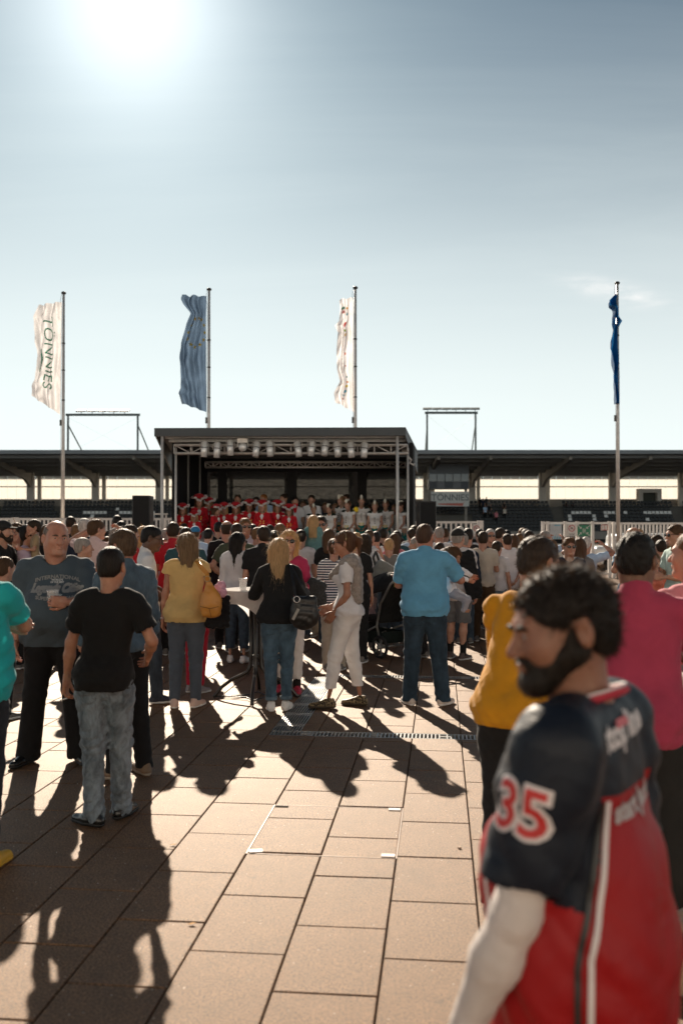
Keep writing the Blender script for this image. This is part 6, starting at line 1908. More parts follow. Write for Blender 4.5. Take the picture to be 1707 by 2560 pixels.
# --- child in red trousers beyond her
sp = dict(res=1, H=1.40, fem=1, hs=1.1, head=(0, 0, 0), hair=('pony', (0.12, 0.07, 0.04)), armL=HANG, armR=((0.2, 0.2, -1), (0, 0.8, -0.3)), feet=((0.08, 0, 10), (0.08, 0, 10)), top=dict(col=(0.35, 0.03, 0.05), hem=0.88), bottom=dict(col=(0.42, 0.015, 0.04), ankle=0.05, hem=0.10), shoes=dict(col=(0.25, 0.22, 0.23), sole=(0.7, 0.7, 0.7)))
r, P, J = build_person(sp); place(r, 490, 1732, rz=150, label='child in crimson trousers hidden behind the woman in yellow', group=GRP)

# --- bits of leaf caught in the joints
for px, py, lab in ((434, 2112, 'tiny dry yellow leaf caught in a joint left of the access cover'), (480, 2310, 'tiny curled leaf in the long joint near the bottom edge'), (190, 2150, 'tiny dry leaf by the shadow of the young man')):
    p = gnd(px, py, 0.004); m = MB(); m.prism([(-0.018, -0.004, 0), (0.0, -0.011, 0.003), (0.02, 0.0, 0.006), (0.0, 0.009, 0.002)], (0, 0, 0.0015)); o = m.out('leaf', plain('dry_leaf', (0.50, 0.24, 0.05), 0.8)); o.location = p; tag(o, lab, 'leaf')

# --- high table with white cloth
TBX, TBY, TH = -0.865, 9.72, 1.10
tb = empty('bistro_table', (TBX, TBY, 0), 0, 'high bistro table on four bent black legs beside the blonde woman', 'table')
DKM = plain('dark_lacquered_steel', (0.02, 0.017, 0.015), 0.3, spec=0.7)
for k in range(4):
    a = math.pi / 2 * k; c, s = math.cos(a), math.sin(a)
    m = MB()
    pf = [(0.05, 1.06), (0.05, 0.40), (0.055, 0.32), (0.085, 0.265), (0.14, 0.235), (0.24, 0.19), (0.34, 0.115), (0.41, 0.03), (0.425, 0.014)]
    m.tube([(c * q, s * q, z) for q, z in pf], 0.0175, 10); m.out('leg', DKM, tb)
m = MB()
for k in range(4):
    a0, a1 = math.pi / 2 * k, math.pi / 2 * (k + 1)
    p0, p1 = V3(0.41 * math.cos(a0), 0.41 * math.sin(a0), 0.02), V3(0.41 * math.cos(a1), 0.41 * math.sin(a1), 0.02)
    m.tube([p0, p0 * 0.62 + V3(0, 0, 0.01), (p0 + p1) * 0.2 + V3(0, 0, 0.015), p1 * 0.62 + V3(0, 0, 0.01), p1], 0.007, 6)
m.out('floor_brace', DKM, tb)
m = MB(); m.lathe([(0.0001, 0.40), (0.03, 0.40), (0.03, 0.44), (0.0001, 0.44)], n=16); m.out('hub', DKM, tb)
m = MB(); m.lathe([(0.0001, TH - 0.035), (0.33, TH - 0.035), (0.345, TH - 0.02), (0.345, TH - 0.008), (0.335, TH - 0.003), (0.0001, TH - 0.003)], n=40); m.out('tabletop', plain('laminate', (0.4, 0.36, 0.32), 0.4), tb)


def tablecloth(loc, h, rad, label, half=0.50, seed=0, turn=0.0, mat=None):
    """square cloth on a round top: flat disc, rounded edge, hanging folds with four longer corners"""
    NA, bm = 128, bmesh.new(); rows = []
    prof = [0.0, 0.3, 0.6, 0.85, 0.97, 1.0]
    rings = []
    for q in prof: rings.append([(rad * max(q, 0.001) * math.cos(2 * math.pi * k / NA), rad * max(q, 0.001) * math.sin(2 * math.pi * k / NA), h + 0.002 + (0.0012 * math.sin(k * 0.7 + q * 9) if q < 0.9 else (-0.001 if q == 1.0 else 0))) for k in range(NA)])
    for j in range(1, 15):
        f = j / 14; ring = []
        for k in range(NA):
            a = 2 * math.pi * k / NA
            aa = (a + turn + math.pi / 4) % (math.pi / 2) - math.pi / 4
            L = half / math.cos(aa) - rad
            fold = math.sin(a * 12 + seed + 0.6 * math.sin(a * 3)) * 0.6 + math.sin(a * 21 + 2 * seed) * 0.25
            r_ = rad + 0.008 + 0.028 * f + (0.030 * f ** 0.8) * fold * min(1, L * 4)
            ring.append((r_ * math.cos(a), r_ * math.sin(a), h - 0.003 - f * L))
        rings.append(ring)
    vs = [[bm.verts.new(p) for p in rg_] for rg_ in rings]
    for A, B in zip(vs, vs[1:]):
        for k in range(NA):
            fc = bm.faces.new((A[k], A[(k + 1) % NA], B[(k + 1) % NA], B[k])); fc.smooth = True
    bmesh.ops.recalc_face_normals(bm, faces=bm.faces)
    me = bpy.data.meshes.new('tablecloth'); bm.to_mesh(me); bm.free()
    o = link('tablecloth', me, mat or cloth((0.88, 0.86, 0.84), 0.5)); o.location = loc
    return tag(o, label, 'tablecloth')


tablecloth((TBX, TBY, 0), TH, 0.35, 'white cloth draped over the high bistro table in the middle', half=0.47, turn=0.5, seed=1)
cup(Vector((-0.98, 9.58, TH + 0.003)), 'small clear plastic cup standing on the white-clothed bistro table', h=0.115)

# second table at the right edge
t2 = empty('bistro_table', (1.84, 4.30, 0), 0, 'high bistro table at the right edge between the two men in pink', 'table')
for ch in tb.children:
    c = ch.copy(); COL.objects.link(c); c.parent = t2
tablecloth((1.84, 4.30, 0), TH, 0.35, 'white cloth on the table at the right edge', half=0.41, turn=0.2, seed=4)
t = empty('canvas_bag', gnd(1722, 2470), 0.4, 'beige canvas bag with dark clasp on the ground at the lower right edge', 'bag')
f = Field((-0.2, -0.16, 0), (0.2, 0.16, 0.34), 0.010); f.rbox((0, 0, 0.14), (0.15, 0.10, 0.138), 0.07, 0.02); f.wobble(0.008, 4, 1.2)
part_soft('pouch', f, cloth((0.42, 0.30, 0.20)), t)
m = MB(); m.box((-0.10, -0.105, 0.22), (0.022, 0.006, 0.045), rot=0.2); m.out('clasp', BLKP, t)

# --- blonde woman at the table, black jacket and bag
sp = dict(res=2, H=1.62, fem=1, fat=1.05, head=(-10, 2, 0), lean=0.05, hair=('long', (0.42, 0.29, 0.155)), armL=((0.42, 0.35, -0.9), (-0.35, 0.7, 0.55)), armR=((0.30, 0.30, -1), (0.1, 0.85, 0.1)),
          feet=((0.075, -0.02, 8), (0.075, 0.02, 14)), top=dict(col=(0.012, 0.012, 0.013), hem=0.895, sleeve='long', slen=0.8, loose=0.012, fold=0.0045, name='jacket'), bottom=dict(col=(0.055, 0.095, 0.135), ankle=0.048, hem=0.115, thigh=0.002, fold=0.006, **JEAN), shoes=dict(mat=WHT_SH, col=(0.7, 0.66, 0.62), sole=(0.75, 0.72, 0.7), slim=0.95))
r, P, J = build_person(sp)
place(r, 697, 1776, rz=180, label='blonde woman in black jacket and blue jeans leaning on the bistro table', group=GRP)
m = MB()
for nm in 'LR': m.lathe([(0.056, 0.115), (0.06, 0.117), (0.061, 0.15), (0.057, 0.152)], (J['a' + nm][0], J['a' + nm][1] + 0.004, 0), 20)
m.out('turned_cuffs', cloth((0.10, 0.15, 0.19), kind='denim'), r)
blo, Jl = r, J
DKL = plain('black_bag_leather', (0.013, 0.013, 0.013), 0.4, bump=0.4)
t = empty('tote_bag', pt(761, 1528, 8.86), R(6), 'soft black leather bag on the blonde woman\'s right shoulder', 'bag')
f = Field((-0.2, -0.14, -0.24), (0.2, 0.14, 0.2), 0.009); f.ell((0, 0, -0.05), (0.135, 0.07, 0.125), 0.03); f.rbox((0, 0, 0.05), (0.115, 0.045, 0.09), 0.035, 0.05); f.wobble(0.005, 2, 1.4)
part_soft('pouch', f, DKL, t, 2)
sh_ = towld(blo, J['sR'] + V3(0.02, 0.05, 0.07)) - t.location
for dx, y0 in ((-0.075, -0.05), (0.06, -0.03)):
    strap('strap', [((dx, y0, 0.10), (0, -1, 0)), (tuple(Vector((dx, y0, 0.10)).lerp(sh_, 0.45) + Vector((0, -0.05, 0))), (0, -1, 0)), (tuple(sh_ + Vector((0.01, -0.02, 0))), (0, -0.7, 1)), (tuple(sh_ + Vector((0.01, 0.06, 0.0))), (0, 0.3, 1)), (tuple(sh_ + Vector((0.03, 0.12, -0.12))), (0, 1, 0))], 0.024, 0.005, DKL, t)
m = MB(); m.tube([(-0.075 + 0.028 * math.cos(a), -0.075, 0.115 + 0.028 * math.sin(a)) for a in np.linspace(0, 6.28, 17)], 0.004, 6, cap=False); m.out('metal_ring', plain('silver', (0.7, 0.7, 0.7), 0.2, metal=0.9), t)
m = MB(); m.bar((-0.06, -0.085, 0.03), (-0.11, -0.075, -0.07), 0.026, 0.004, up=(0, 1, 0)); m.out('grey_tag', plain('grey_tag', (0.3, 0.29, 0.27), 0.6), t)

# --- blonde woman facing the camera
sp = dict(res=2, H=1.69, fem=1, fat=1.0, head=(6, -4, 3), skin=(0.46, 0.24, 0.16), hair=('long', (0.50, 0.30, 0.13)), glasses='sun', armR=((0.1, 0.25, -1), (-0.2, 0.9, 0.2)), armL=((0.22, 0.12, -1), (-0.15, 0.8, 0.1)),
          feet=((0.09, 0.05, 12), (0.09, -0.05, 12)), top=dict(col=(0.52, 0.045, 0.12), hem=0.90, sleeve='long', slen=0.7, thin=0.15, scoop=0.05), bottom=dict(col=(0.74, 0.70, 0.68), ankle=0.05, hem=0.16, thin=0.15), shoes=dict(col=(0.40, 0.02, 0.05), sole=(0.05, 0.03, 0.03)), socks=(0.015, 0.012, 0.012), sock_h=0.12)
r, P, J = build_person(sp)
place(r, 722, 1733, rz=-2, label='blonde woman with sunglasses and raspberry top facing the camera across the table', group=GRP)
m = MB()
for sd in (1, -1):
    c = J['head'] + J['HR'] @ V3(sd * 0.085, 0.01, -0.052); m.tube([c + V3(0.011 * math.cos(a), 0, 0.011 * math.sin(a)) for a in np.linspace(0, 6.28, 13)], 0.0022, 5, cap=False)
m.out('earrings', plain('silver', (0.7, 0.7, 0.7), 0.2, metal=0.9), r)
t = empty('knitted_cardigan', pt(785, 1478, 9.9), 0, 'dark grey knitted cardigan draped over the raspberry-top woman\'s arm', 'cardigan')
f = Field((-0.2, -0.14, -0.2), (0.22, 0.14, 0.2), 0.010); f.rbox((0.0, 0, 0.0), (0.10, 0.06, 0.13), 0.05, 0.03, rot=roty(0.45)); f.rbox((0.07, 0, -0.08), (0.06, 0.05, 0.06), 0.03, 0.03); f.wobble(0.008, 2, 2.2)
part_soft('knit', f, cloth((0.035, 0.037, 0.038), kind='marl'), t)

# --- woman in white with sweater over her shoulders
sp = dict(res=2, H=1.69, fem=1, fat=1.06, head=(0, 0, 0), skin=(0.34, 0.165, 0.105), hair=('pony', (0.10, 0.05, 0.028)), glasses='sun', armL=((0.16, -0.06, -1), (-0.24, 0.60, -0.8)), armR=((0.1, 0.02, -1), (-0.25, 0.75, -0.6)),
          feet=((0.09, 0.20, 8), (0.09, -0.10, 8)), top=dict(col=(0.78, 0.76, 0.78), hem=0.92, loose=0.006, slen=0.62, thin=0.2), bottom=dict(col=(0.78, 0.75, 0.74), ankle=0.044, hem=0.20, thigh=0.003, thin=0.1, fold=0.005), shoes=dict(mat=cloth((0.2, 0.15, 0.08), kind='snake', rough=0.5), col=(0.05, 0.035, 0.02), slim=0.74), nose=1.05)
r, P, J = build_person(sp)
place(r, 868, 1768, rz=-97, label='woman in white top and white trousers with grey sweater over her shoulders', group=GRP)
f = Field((-0.28, -0.26, 0.98), (0.28, 0.30, 1.56), 0.011)
f.cone(J['sho'] + V3(-0.13, 0.03, 0.015), J['sho'] + V3(0.13, 0.03, 0.015), 0.078, 0.078, 0.03); f.cone(J['sho'] + V3(-0.10, 0.06, 0.04), J['sho'] + V3(0.10, 0.06, 0.04), 0.055, 0.055, 0.03)
f.rbox(V3(0, 0.118, 1.22), (0.125, 0.03, 0.19), 0.03, 0.05); f.cone(V3(0.15, -0.02, 1.42), V3(0.05, -0.15, 1.30), 0.05, 0.035, 0.03); f.cone(V3(-0.15, -0.02, 1.42), V3(-0.05, -0.15, 1.30), 0.05, 0.035, 0.03)
f.rbox(V3(0.095, 0.075, 1.23), (0.035, 0.06, 0.19), 0.03, 0.04)
f.ell(J['neck0'] + V3(0, -0.02, 0.06), (0.066, 0.07, 0.08), 0.01, op='s'); f.wobble(0.008, 6, 1.3)
sw = part_soft('sweater', f, cloth((0.27, 0.235, 0.215), kind='knit'), None)
sw.location = r.location; sw.rotation_euler = r.rotation_euler; sw.scale = r.scale; tag(sw, 'grey-brown knitted sweater draped over the shoulders of the woman in white', 'sweater')
g = lambda x, y, z: J['head'] + J['HR'] @ V3(x, y, z)
m = MB(); m.tube([g(0.088 * math.sin(a), 0.03 + 0.0 * math.cos(a), 0.025 + 0.092 * math.cos(a)) for a in np.linspace(-1.6, 1.6, 17)], 0.004, 6); m.out('hairband', plain('brass', (0.5, 0.38, 0.2), 0.3, metal=0.9), r)
m = MB(); m.tube([J['pel'] + V3(0.15 * math.cos(a), 0.118 * math.sin(a), -0.005) for a in np.linspace(0, 6.28, 25)], 0.011, 6, cap=False); m.out('belt', plain('belt_leather', (0.06, 0.035, 0.025), 0.5), r)

# --- man in blue polo with child on his arm
sp = dict(res=2, H=1.76, fat=1.16, belly=0.4, head=(-24, 3, 0), skin=(0.40, 0.19, 0.13), hair=('crop', (0.075, 0.045, 0.03)), beard=((0.10, 0.05, 0.03), 0.004), armR=((0.60, 0.30, -0.72), (-0.45, 0.85, 0.10)), armL=((0.25, 0.45, -1), (-0.5, 0.8, 0.2)),
          feet=((0.15, 0.0, 20), (0.17, -0.03, 38)), top=dict(col=(0.13, 0.36, 0.56), hem=0.865, collar=1, loose=0.012, slen=0.85, thin=0.15, fold=0.005, ff=0.9, name='polo_shirt'), bottom=dict(col=(0.022, 0.04, 0.06), ankle=0.070, thigh=0.012, hem=0.045, fold=0.007, **JEAN), shoes=dict(col=(0.55, 0.46, 0.40), sole=(0.75, 0.7, 0.66)))
r, P, J = build_person(sp)
place(r, 1062, 1762, rz=180, label='broad man in light blue polo and dark jeans holding a toddler', group=GRP)
sp = dict(res=2, H=0.86, hs=1.62, head=(-30, 14, 0), skin=(0.36, 0.18, 0.11), hair=('curlylong', (0.085, 0.045, 0.022)), armL=((0.5, 0.6, -0.2), (0.4, 0.8, -0.5)), armR=((0.5, 0.5, -0.5), (-0.2, 0.9, -0.3)), feet=((0.14, 0.3, 10, 0.5, 0.2), (0.14, 0.3, 10, 0.5, 0.2)), eyes=True,
          top=dict(col=(0.78, 0.78, 0.82), hem=0.85, sleeve='long', thin=0.2), bottom=dict(col=(0.3, 0.3, 0.35), ankle=0.05))
rc_, P, Jc = build_person(sp)
hd = pt(1131, 1392, 9.62); sc_ = rc_.scale[0]; rzc = R(78)
hl = Matrix.Rotation(rzc, 3, 'Z') @ (Vector(Jc['head']) * sc_)
place(rc_, 0, 0, at=hd - hl, rz=78, label='curly-haired toddler in white carried on the blue-polo man\'s arm', group=GRP)

# --- pushchair
PB = plain('pushchair_black', (0.014, 0.015, 0.015), 0.6)
o_ = gnd(952, 1636); pc = empty('pushchair', o_, R(-142), 'black three-wheeled pushchair with raised hood beside the woman in white', 'pushchair')
# local: forward is -Y, handle at +Y
WH = [(0.27, 0.30, 0.15), (-0.27, 0.30, 0.15), (0.0, -0.55, 0.12)]
for x, y, rr in WH:
    ax = Matrix.Rotation(R(90), 3, 'Y')
    m = MB(); m.tube([(x, y + rr * 0.88 * math.cos(a), rr + rr * 0.88 * math.sin(a)) for a in np.linspace(0, 6.2832, 29)], 0.021, 8, cap=False); w = m.out('wheel', plain('tyre', (0.02, 0.02, 0.02), 0.8), pc)
    m = MB()
    for k in range(5):
        a = k * 2 * math.pi / 5; m.bar((x, y, rr), (x, y + rr * 0.8 * math.cos(a), rr + rr * 0.8 * math.sin(a)), 0.018, 0.022)
    m.lathe([(0.0001, -0.035), (0.03, -0.035), (0.03, 0.035), (0.0001, 0.035)], (x, y, rr), 12, axis=ax); m.out('spokes', plain('grey_plastic', (0.25, 0.25, 0.24), 0.5), w)
m = MB()
for s in (-1, 1):
    m.tube([(s * 0.25, 0.30, 0.15), (s * 0.26, 0.22, 0.42), (s * 0.26, 0.30, 0.72), (s * 0.26, 0.50, 0.98), (s * 0.25, 0.56, 1.03)], 0.015, 8)
    m.tube([(s * 0.26, 0.22, 0.42), (s * 0.18, -0.2, 0.26), (s * 0.05, -0.52, 0.14)], 0.015, 8)
m.tube([(-0.27, 0.30, 0.15), (0.27, 0.30, 0.15)], 0.012, 8)
m.out('frame', plain('grey_tube', (0.22, 0.22, 0.21), 0.35, metal=0.6), pc)
m = MB(); m.tube([(-0.25, 0.56, 1.03), (-0.22, 0.59, 1.05), (0.22, 0.59, 1.05), (0.25, 0.56, 1.03)], 0.019, 10); m.out('handle', BLKP, pc)
f = Field((-0.32, -0.5, 0.15), (0.32, 0.5, 1.2), 0.014)
f.rbox((0, 0.0, 0.50), (0.21, 0.24, 0.05), 0.04, 0.03); f.rbox((0, 0.24, 0.72), (0.21, 0.045, 0.26), 0.04, 0.04, rot=rotx(-0.3)); f.rbox((0, -0.27, 0.40), (0.19, 0.03, 0.13), 0.03, 0.03); f.wobble(0.005, 1, 1.2)
part_soft('seat', f, cloth((0.012, 0.012, 0.012)), pc)
f = Field((-0.34, -0.35, 0.6), (0.34, 0.55, 1.25), 0.012)
f.ell((0, 0.20, 0.80), (0.265, 0.33, 0.32), 0); f.ell((0, 0.17, 0.77), (0.245, 0.31, 0.30), 0, op='s'); f.plane((0, 0, 0.80), (0, 0.25, -1), open_=False); f.plane((0, -0.12, 0.9), (0, -1, 0.3), open_=False)
part_soft('hood', f, cloth((0.013, 0.013, 0.014)), pc)
m = MB(); m.tube([(0.255 * math.cos(a), 0.02 + 0.0 * a, 0.80 + 0.28 * math.sin(a)) for a in np.linspace(0, math.pi, 17)], 0.009, 6); m.out('hood_rib', BLKP, pc)
m = MB(); m.box((0.16, 0.50, 0.98), (0.02, 0.02, 0.035)); m.out('lime_tag', plain('lime', (0.45, 0.6, 0.02), 0.5), pc)
f = Field((-0.28, -0.4, 0.1), (0.28, 0.4, 0.42), 0.013); f.rbox((0, 0.0, 0.26), (0.20, 0.26, 0.09), 0.04, 0); f.rbox((0, 0.0, 0.33), (0.185, 0.245, 0.09), 0.03, 0.0, op='s')
part_soft('basket', f, cloth((0.010, 0.016, 0.014)), pc)
# toddler with pink cap
sp = dict(res=1, H=0.84, hs=1.65, head=(0, 10, 0), armL=((0.3, 0.4, -1), (0, 0.9, 0)), armR=((0.3, 0.4, -1), (0, 0.9, 0)), feet=((0.1, 0.45, 5, 0.35, 0.3), (0.1, 0.45, 5, 0.35, 0.3)), top=dict(col=(0.62, 0.42, 0.42), hem=0.85, sleeve='long'), bottom=dict(col=(0.3, 0.25, 0.3), ankle=0.05), hair=('crop', (0.3, 0.2, 0.1)))
rb_, P, Jt = build_person(sp)
hd = pt(921, 1478, 13.0); hl = Matrix.Rotation(R(-142), 3, 'Z') @ (Vector(Jt['head']) * rb_.scale[0])
place(rb_, 0, 0, at=hd - hl, rz=-142, label='toddler in a pink cap sitting beside the pushchair hood', group=GRP)
f = Field(Jt['head'] - 0.28, Jt['head'] + 0.28, 0.014); f.ell(Jt['head'] + V3(0, 0.02, 0.05) * 1.65, V3(0.088, 0.108, 0.088) * 1.65); f.plane(Jt['head'] + V3(0, 0, 0.02), (0, 0.1, -1), open_=False)
part_soft('pink_cap', f, cloth((0.62, 0.25, 0.30), kind='marl'), rb_)
# ================================================================== the crowd
HC = dict(blk=(0.012, 0.010, 0.009), dk=(0.03, 0.019, 0.012), br=(0.085, 0.048, 0.026), lb=(0.17, 0.10, 0.05), bl=(0.42, 0.28, 0.14), gy=(0.30, 0.28, 0.26), wh=(0.55, 0.53, 0.50), gi=(0.28, 0.11, 0.03))
TC = dict(wht=(0.76, 0.75, 0.77), pwh=(0.78, 0.62, 0.62), blk=(0.012, 0.012, 0.013), nvy=(0.016, 0.024, 0.045), red=(0.42, 0.018, 0.03), teal=(0.03, 0.075, 0.09), gry=(0.17, 0.165, 0.16), dgr=(0.05, 0.052, 0.055), lil=(0.52, 0.40, 0.50),
          lbl=(0.42, 0.55, 0.72), bei=(0.42, 0.35, 0.27), cre=(0.62, 0.56, 0.48), pnk=(0.72, 0.22, 0.26), cor=(0.85, 0.25, 0.17), aqu=(0.42, 0.56, 0.52), org=(0.6, 0.16, 0.03), olv=(0.06, 0.07, 0.045), blu=(0.02, 0.16, 0.38), grn=(0.16, 0.20, 0.17), sto=(0.33, 0.32, 0.30))
BC = dict(blk=(0.012, 0.012, 0.013), jn=(0.04, 0.06, 0.085), lj=(0.16, 0.22, 0.28), bei=(0.42, 0.36, 0.28), brn=(0.07, 0.042, 0.024), gry=(0.12, 0.12, 0.125))
CG = 'people in the crowd before the stage'
POSE = dict(
    hang=(HANG, HANG), fold=(((0.25, 0.2, -1), (-0.85, 0.55, 0.15)), ((0.25, 0.2, -1), (-0.85, 0.50, 0.05))),
    fwd=(((0.15, 0.25, -1), (-0.25, 0.85, 0.05)), ((0.15, 0.25, -1), (-0.25, 0.85, 0.1))), back=(((0.25, -0.2, -1), (-0.5, -0.4, -0.6)), ((0.25, -0.2, -1), (-0.5, -0.4, -0.6))),
    akim=(((0.55, -0.15, -0.9), (-0.6, 0.3, -0.6)), ((0.55, -0.15, -0.9), (-0.6, 0.3, -0.6))), shade=(((0.75, 0.5, 0.25), (-0.75, 0.35, 0.55)), ((0.75, 0.5, 0.25), (-0.75, 0.35, 0.55))),
    carryL=(((0.15, 0.3, -1), (-0.5, 0.8, 0.3)), ((0.15, 0.3, -1), (-0.6, 0.7, 0.1))), lift=(((0.2, 0.2, -1), (-0.2, 0.8, 0.2)), ((0.5, 0.35, -0.5), (-0.2, 0.45, 0.9))))
CROWD = []


def C(px, yt, Y, rz, label, hair='short', hc='dk', top='blk', bot='jn', pose='hang', yaw=0, res=0, H=None, group=CG, feet=None, root=None, **kw):
    fem = kw.pop('fem', 1 if hair in ('long', 'lob', 'pony', 'bun', 'curlylong') else 0)
    if H is None: H = CAM_H - (yt - 1310) / F_PX * Y
    tk = dict(col=TC[top] if isinstance(top, str) else top, hem=0.88, fold=0.005); tk.update(kw.pop('tk', {}))
    if tk['col'][0] > 0.5: tk.setdefault('thin', 0.25)
    bk = dict(col=BC[bot], ankle=0.056, fold=0.006); bk.update(kw.pop('bk', {}))
    if bot in ('jn', 'lj'): bk['kind'] = 'denim'; bk['name'] = 'jeans'
    sp = dict(res=res, H=H, fem=fem, fat=kw.pop('fat', 1.0), head=(yaw, kw.pop('pitch', 2), 0), hair=(hair, HC[hc]) if hair else None, skin=kw.pop('skin', SKIN_A), top=tk, bottom=bk, armL=POSE[pose][0], armR=POSE[pose][1],
              feet=feet or ((0.10, 0.02, 12), (0.10, -0.02, 14)), shoes=dict(col=kw.pop('shoe', (0.12, 0.11, 0.10)), sole=(0.6, 0.6, 0.6)))
    sp.update(kw)
    r, P, J = build_person(sp)
    p = pt(px, 1310, Y)
    place(r, 0, 0, at=(p.x, Y, 0), rz=rz, label=label, group=group)
    CROWD.append((r, fem)); r['tt'] = 0; del r['tt']
    return r, P, J


def cap_on(r, J, col, brim=1):
    hs = 1.0; C_, M = J['head'], J['HR']
    f = Field(C_ - 0.2, C_ + 0.2, 0.010); f.ell(C_ + M @ V3(0, 0.016, 0.036), (0.090, 0.112, 0.098), 0, rot=M); f.plane(C_ + M @ V3(0, 0, 0.030), M @ V3(0, -0.1, -1), open_=False)
    if brim: f.cone(C_ + M @ V3(-0.03, -0.10, 0.042), C_ + M @ V3(0.03, -0.10, 0.042), 0.05, 0.05, 0.01, (1, 0.8, 5))
    return part_soft('cap', f, cloth(col), r)


# named individuals, from the left edge to the right
r, P, J = C(4, 1303, 11.5, 80, 'bearded man in black tee with dark cap at the left edge of the crowd', 'short', 'blk', 'blk', 'blk', 'fwd', res=1, beard=((0.02, 0.015, 0.01), 0.005)); cap_on(r, J, (0.02, 0.02, 0.02))
C(43, 1308, 12.5, 4, 'long-haired woman in grey printed tee with folded arms near the left fence', 'long', 'br', 'dgr', 'blk', 'fold', res=1, glasses='clear')
C(68, 1312, 11.8, 95, 'woman in long lilac sweater holding a small child', 'bun', 'blk', 'lil', 'blk', 'carryL', res=1, tk=dict(sleeve='long', hem=0.74, loose=0.015), skin=SKIN_B)
C(88, 1316, 11.75, -60, 'small child in tan and maroon held by the woman in lilac', 'short', 'dk', (0.30, 0.22, 0.13), 'blk', 'fwd', H=0.95, hs=1.5, fem=0)
CROWD[-1][0].location.z = 0.83
C(22, 1311, 15.5, 10, 'person with white cap half hidden at the far left of the crowd', 'crop', 'wh', 'blk', 'blk')
C(26, 1326, 16.5, 0, 'person in dark red half hidden at the far left of the crowd', 'short', 'br', 'red', 'blk')
C(118, 1313, 12.8, 60, 'long-haired person in black jacket behind the heavy bald man', 'long', 'br', 'blk', 'blk', 'hang', res=1, tk=dict(sleeve='long'))
C(176, 1292, 19, 172, 'tall dark-haired man at the back, just right of the left flagpole', 'short', 'dk', 'blk', 'blk')
C(192, 1313, 15.5, 150, 'person with tousled light brown hair behind the grey-haired man in navy', 'curly', 'lb', 'gry', 'jn')
C(210, 1296, 14.2, 165, 'white-haired man in navy shirt near the left flagpole', 'crop', 'wh', 'nvy', 'blk', res=1)
C(238, 1299, 12.0, 165, 'man in pinkish white polo shading his eyes with raised hands', 'short', 'br', 'pwh', 'blk', 'shade', res=1, tk=dict(collar=1, thin=0.35), yaw=-30)
C(203, 1344, 10.8, 115, 'older woman with short grey hair and beige jacket in profile', 'crop', 'gy', 'bei', 'bei', 'fwd', res=1, fem=1, tk=dict(sleeve='long'))
C(8, 1395, 8.7, 150, 'child in bright blue tee with backpack straps at the left edge', 'crop', 'br', (0.05, 0.30, 0.50), 'blk', 'fwd', res=1, hs=1.12, fem=0)
C(268, 1342, 14.6, 175, 'person in lilac striped shirt behind the raised elbows', 'short', 'br', 'lil', 'jn', tk=dict(kind='stripe'))
C(293, 1289, 19.8, 180, 'very dark-haired tall man left of the left speaker stack', 'short', 'blk', 'blk', 'blk')
C(303, 1303, 17.5, 185, 'dark-haired man just below the left speaker stack', 'short', 'blk', 'pwh', 'blk')
C(293, 1318, 13.2, 150, 'woman with straight grey hair and orange top', 'lob', 'gy', 'org', 'jn', res=1)
C(322, 1312, 12.6, 130, 'balding dark-haired man in red top, in profile', 'short', 'dk', 'red', 'blk', res=1)
C(341, 1322, 15.6, 140, 'person with bright ginger hair behind the balding man in red', 'short', 'gi', 'red', 'blk')
C(358, 1317, 14.4, 178, 'woman with blonde bob and scarlet top', 'lob', 'bl', (0.6, 0.03, 0.02), 'blk', res=1)
C(414, 1322, 15.4, 182, 'grey-haired person left of the man in the crimson polo', 'crop', 'gy', 'sto', 'jn')
C(433, 1306, 12.9, 185, 'man in crimson polo shirt behind the man with glasses', 'short', 'dk', 'red', 'blk', 'fwd', res=1, tk=dict(collar=1))
C(450, 1318, 14.0, 110, 'man with spectacles in profile, right of the crimson polo', 'short', 'lb', 'red', 'jn', glasses='clear')
C(465, 1318, 12.2, 190, 'man in dark teal tee with shaved nape behind the woman in yellow', 'crop', 'dk', 'teal', 'blk', res=1, fat=1.15)
r, P, J = C(488, 1317, 16.5, 180, 'person in blue knitted cap and pale top', 'crop', 'br', 'lbl', 'jn'); cap_on(r, J, (0.03, 0.16, 0.32), 0)
C(460, 1308, 20, 180, 'dark grey-haired person close below the left end of the stage', 'crop', 'dk', 'dgr', 'blk')
C(520, 1322, 17, 170, 'broad person in slate blue jacket behind the woman in yellow', 'short', 'blk', 'teal', 'blk', fat=1.2, tk=dict(sleeve='long'))
C(546, 1305, 18.5, 180, 'tall person in black with black hair under the red hats', 'short', 'blk', 'blk', 'blk')
C(567, 1302, 13.6, 185, 'bald man in black printed jacket seen from behind', 'bald', 'dk', 'blk', 'blk', res=1, fat=1.15, tk=dict(sleeve='long'))
C(592, 1308, 13.2, 182, 'man in dark olive vest over pale blue shirt, hand on hip', 'crop', 'dk', 'olv', 'blk', 'akim', res=1, fat=1.1)
C(613, 1296, 14.6, 8, 'fair-haired man with sunglasses and pale blue shirt facing the camera', 'short', 'lb', (0.55, 0.62, 0.78), 'jn', res=1, glasses='sun', yaw=12, tk=dict(collar=1))
C(632, 1311, 17.5, 180, 'black-haired person behind the fair man with sunglasses', 'short', 'blk', 'teal', 'blk')
C(594, 1332, 12.2, 172, 'woman with long black hair in white blouse and cropped jeans', 'long', 'blk', 'wht', 'jn', 'fwd', res=1, yaw=-40, glasses='sun', tk=dict(sleeve='long', loose=0.025, slen=0.8), bk=dict(hem=0.2), shoe=(0.75, 0.73, 0.72))
C(641, 1318, 14.4, 120, 'fair short-haired person in white looking right', 'crop', 'lb', 'wht', 'jn')
C(658, 1316, 11.9, 172, 'man in black polo shirt left of the blonde woman with sunglasses', 'short', 'dk', 'blk', 'blk', res=1, fat=1.1, yaw=35, tk=dict(collar=1))
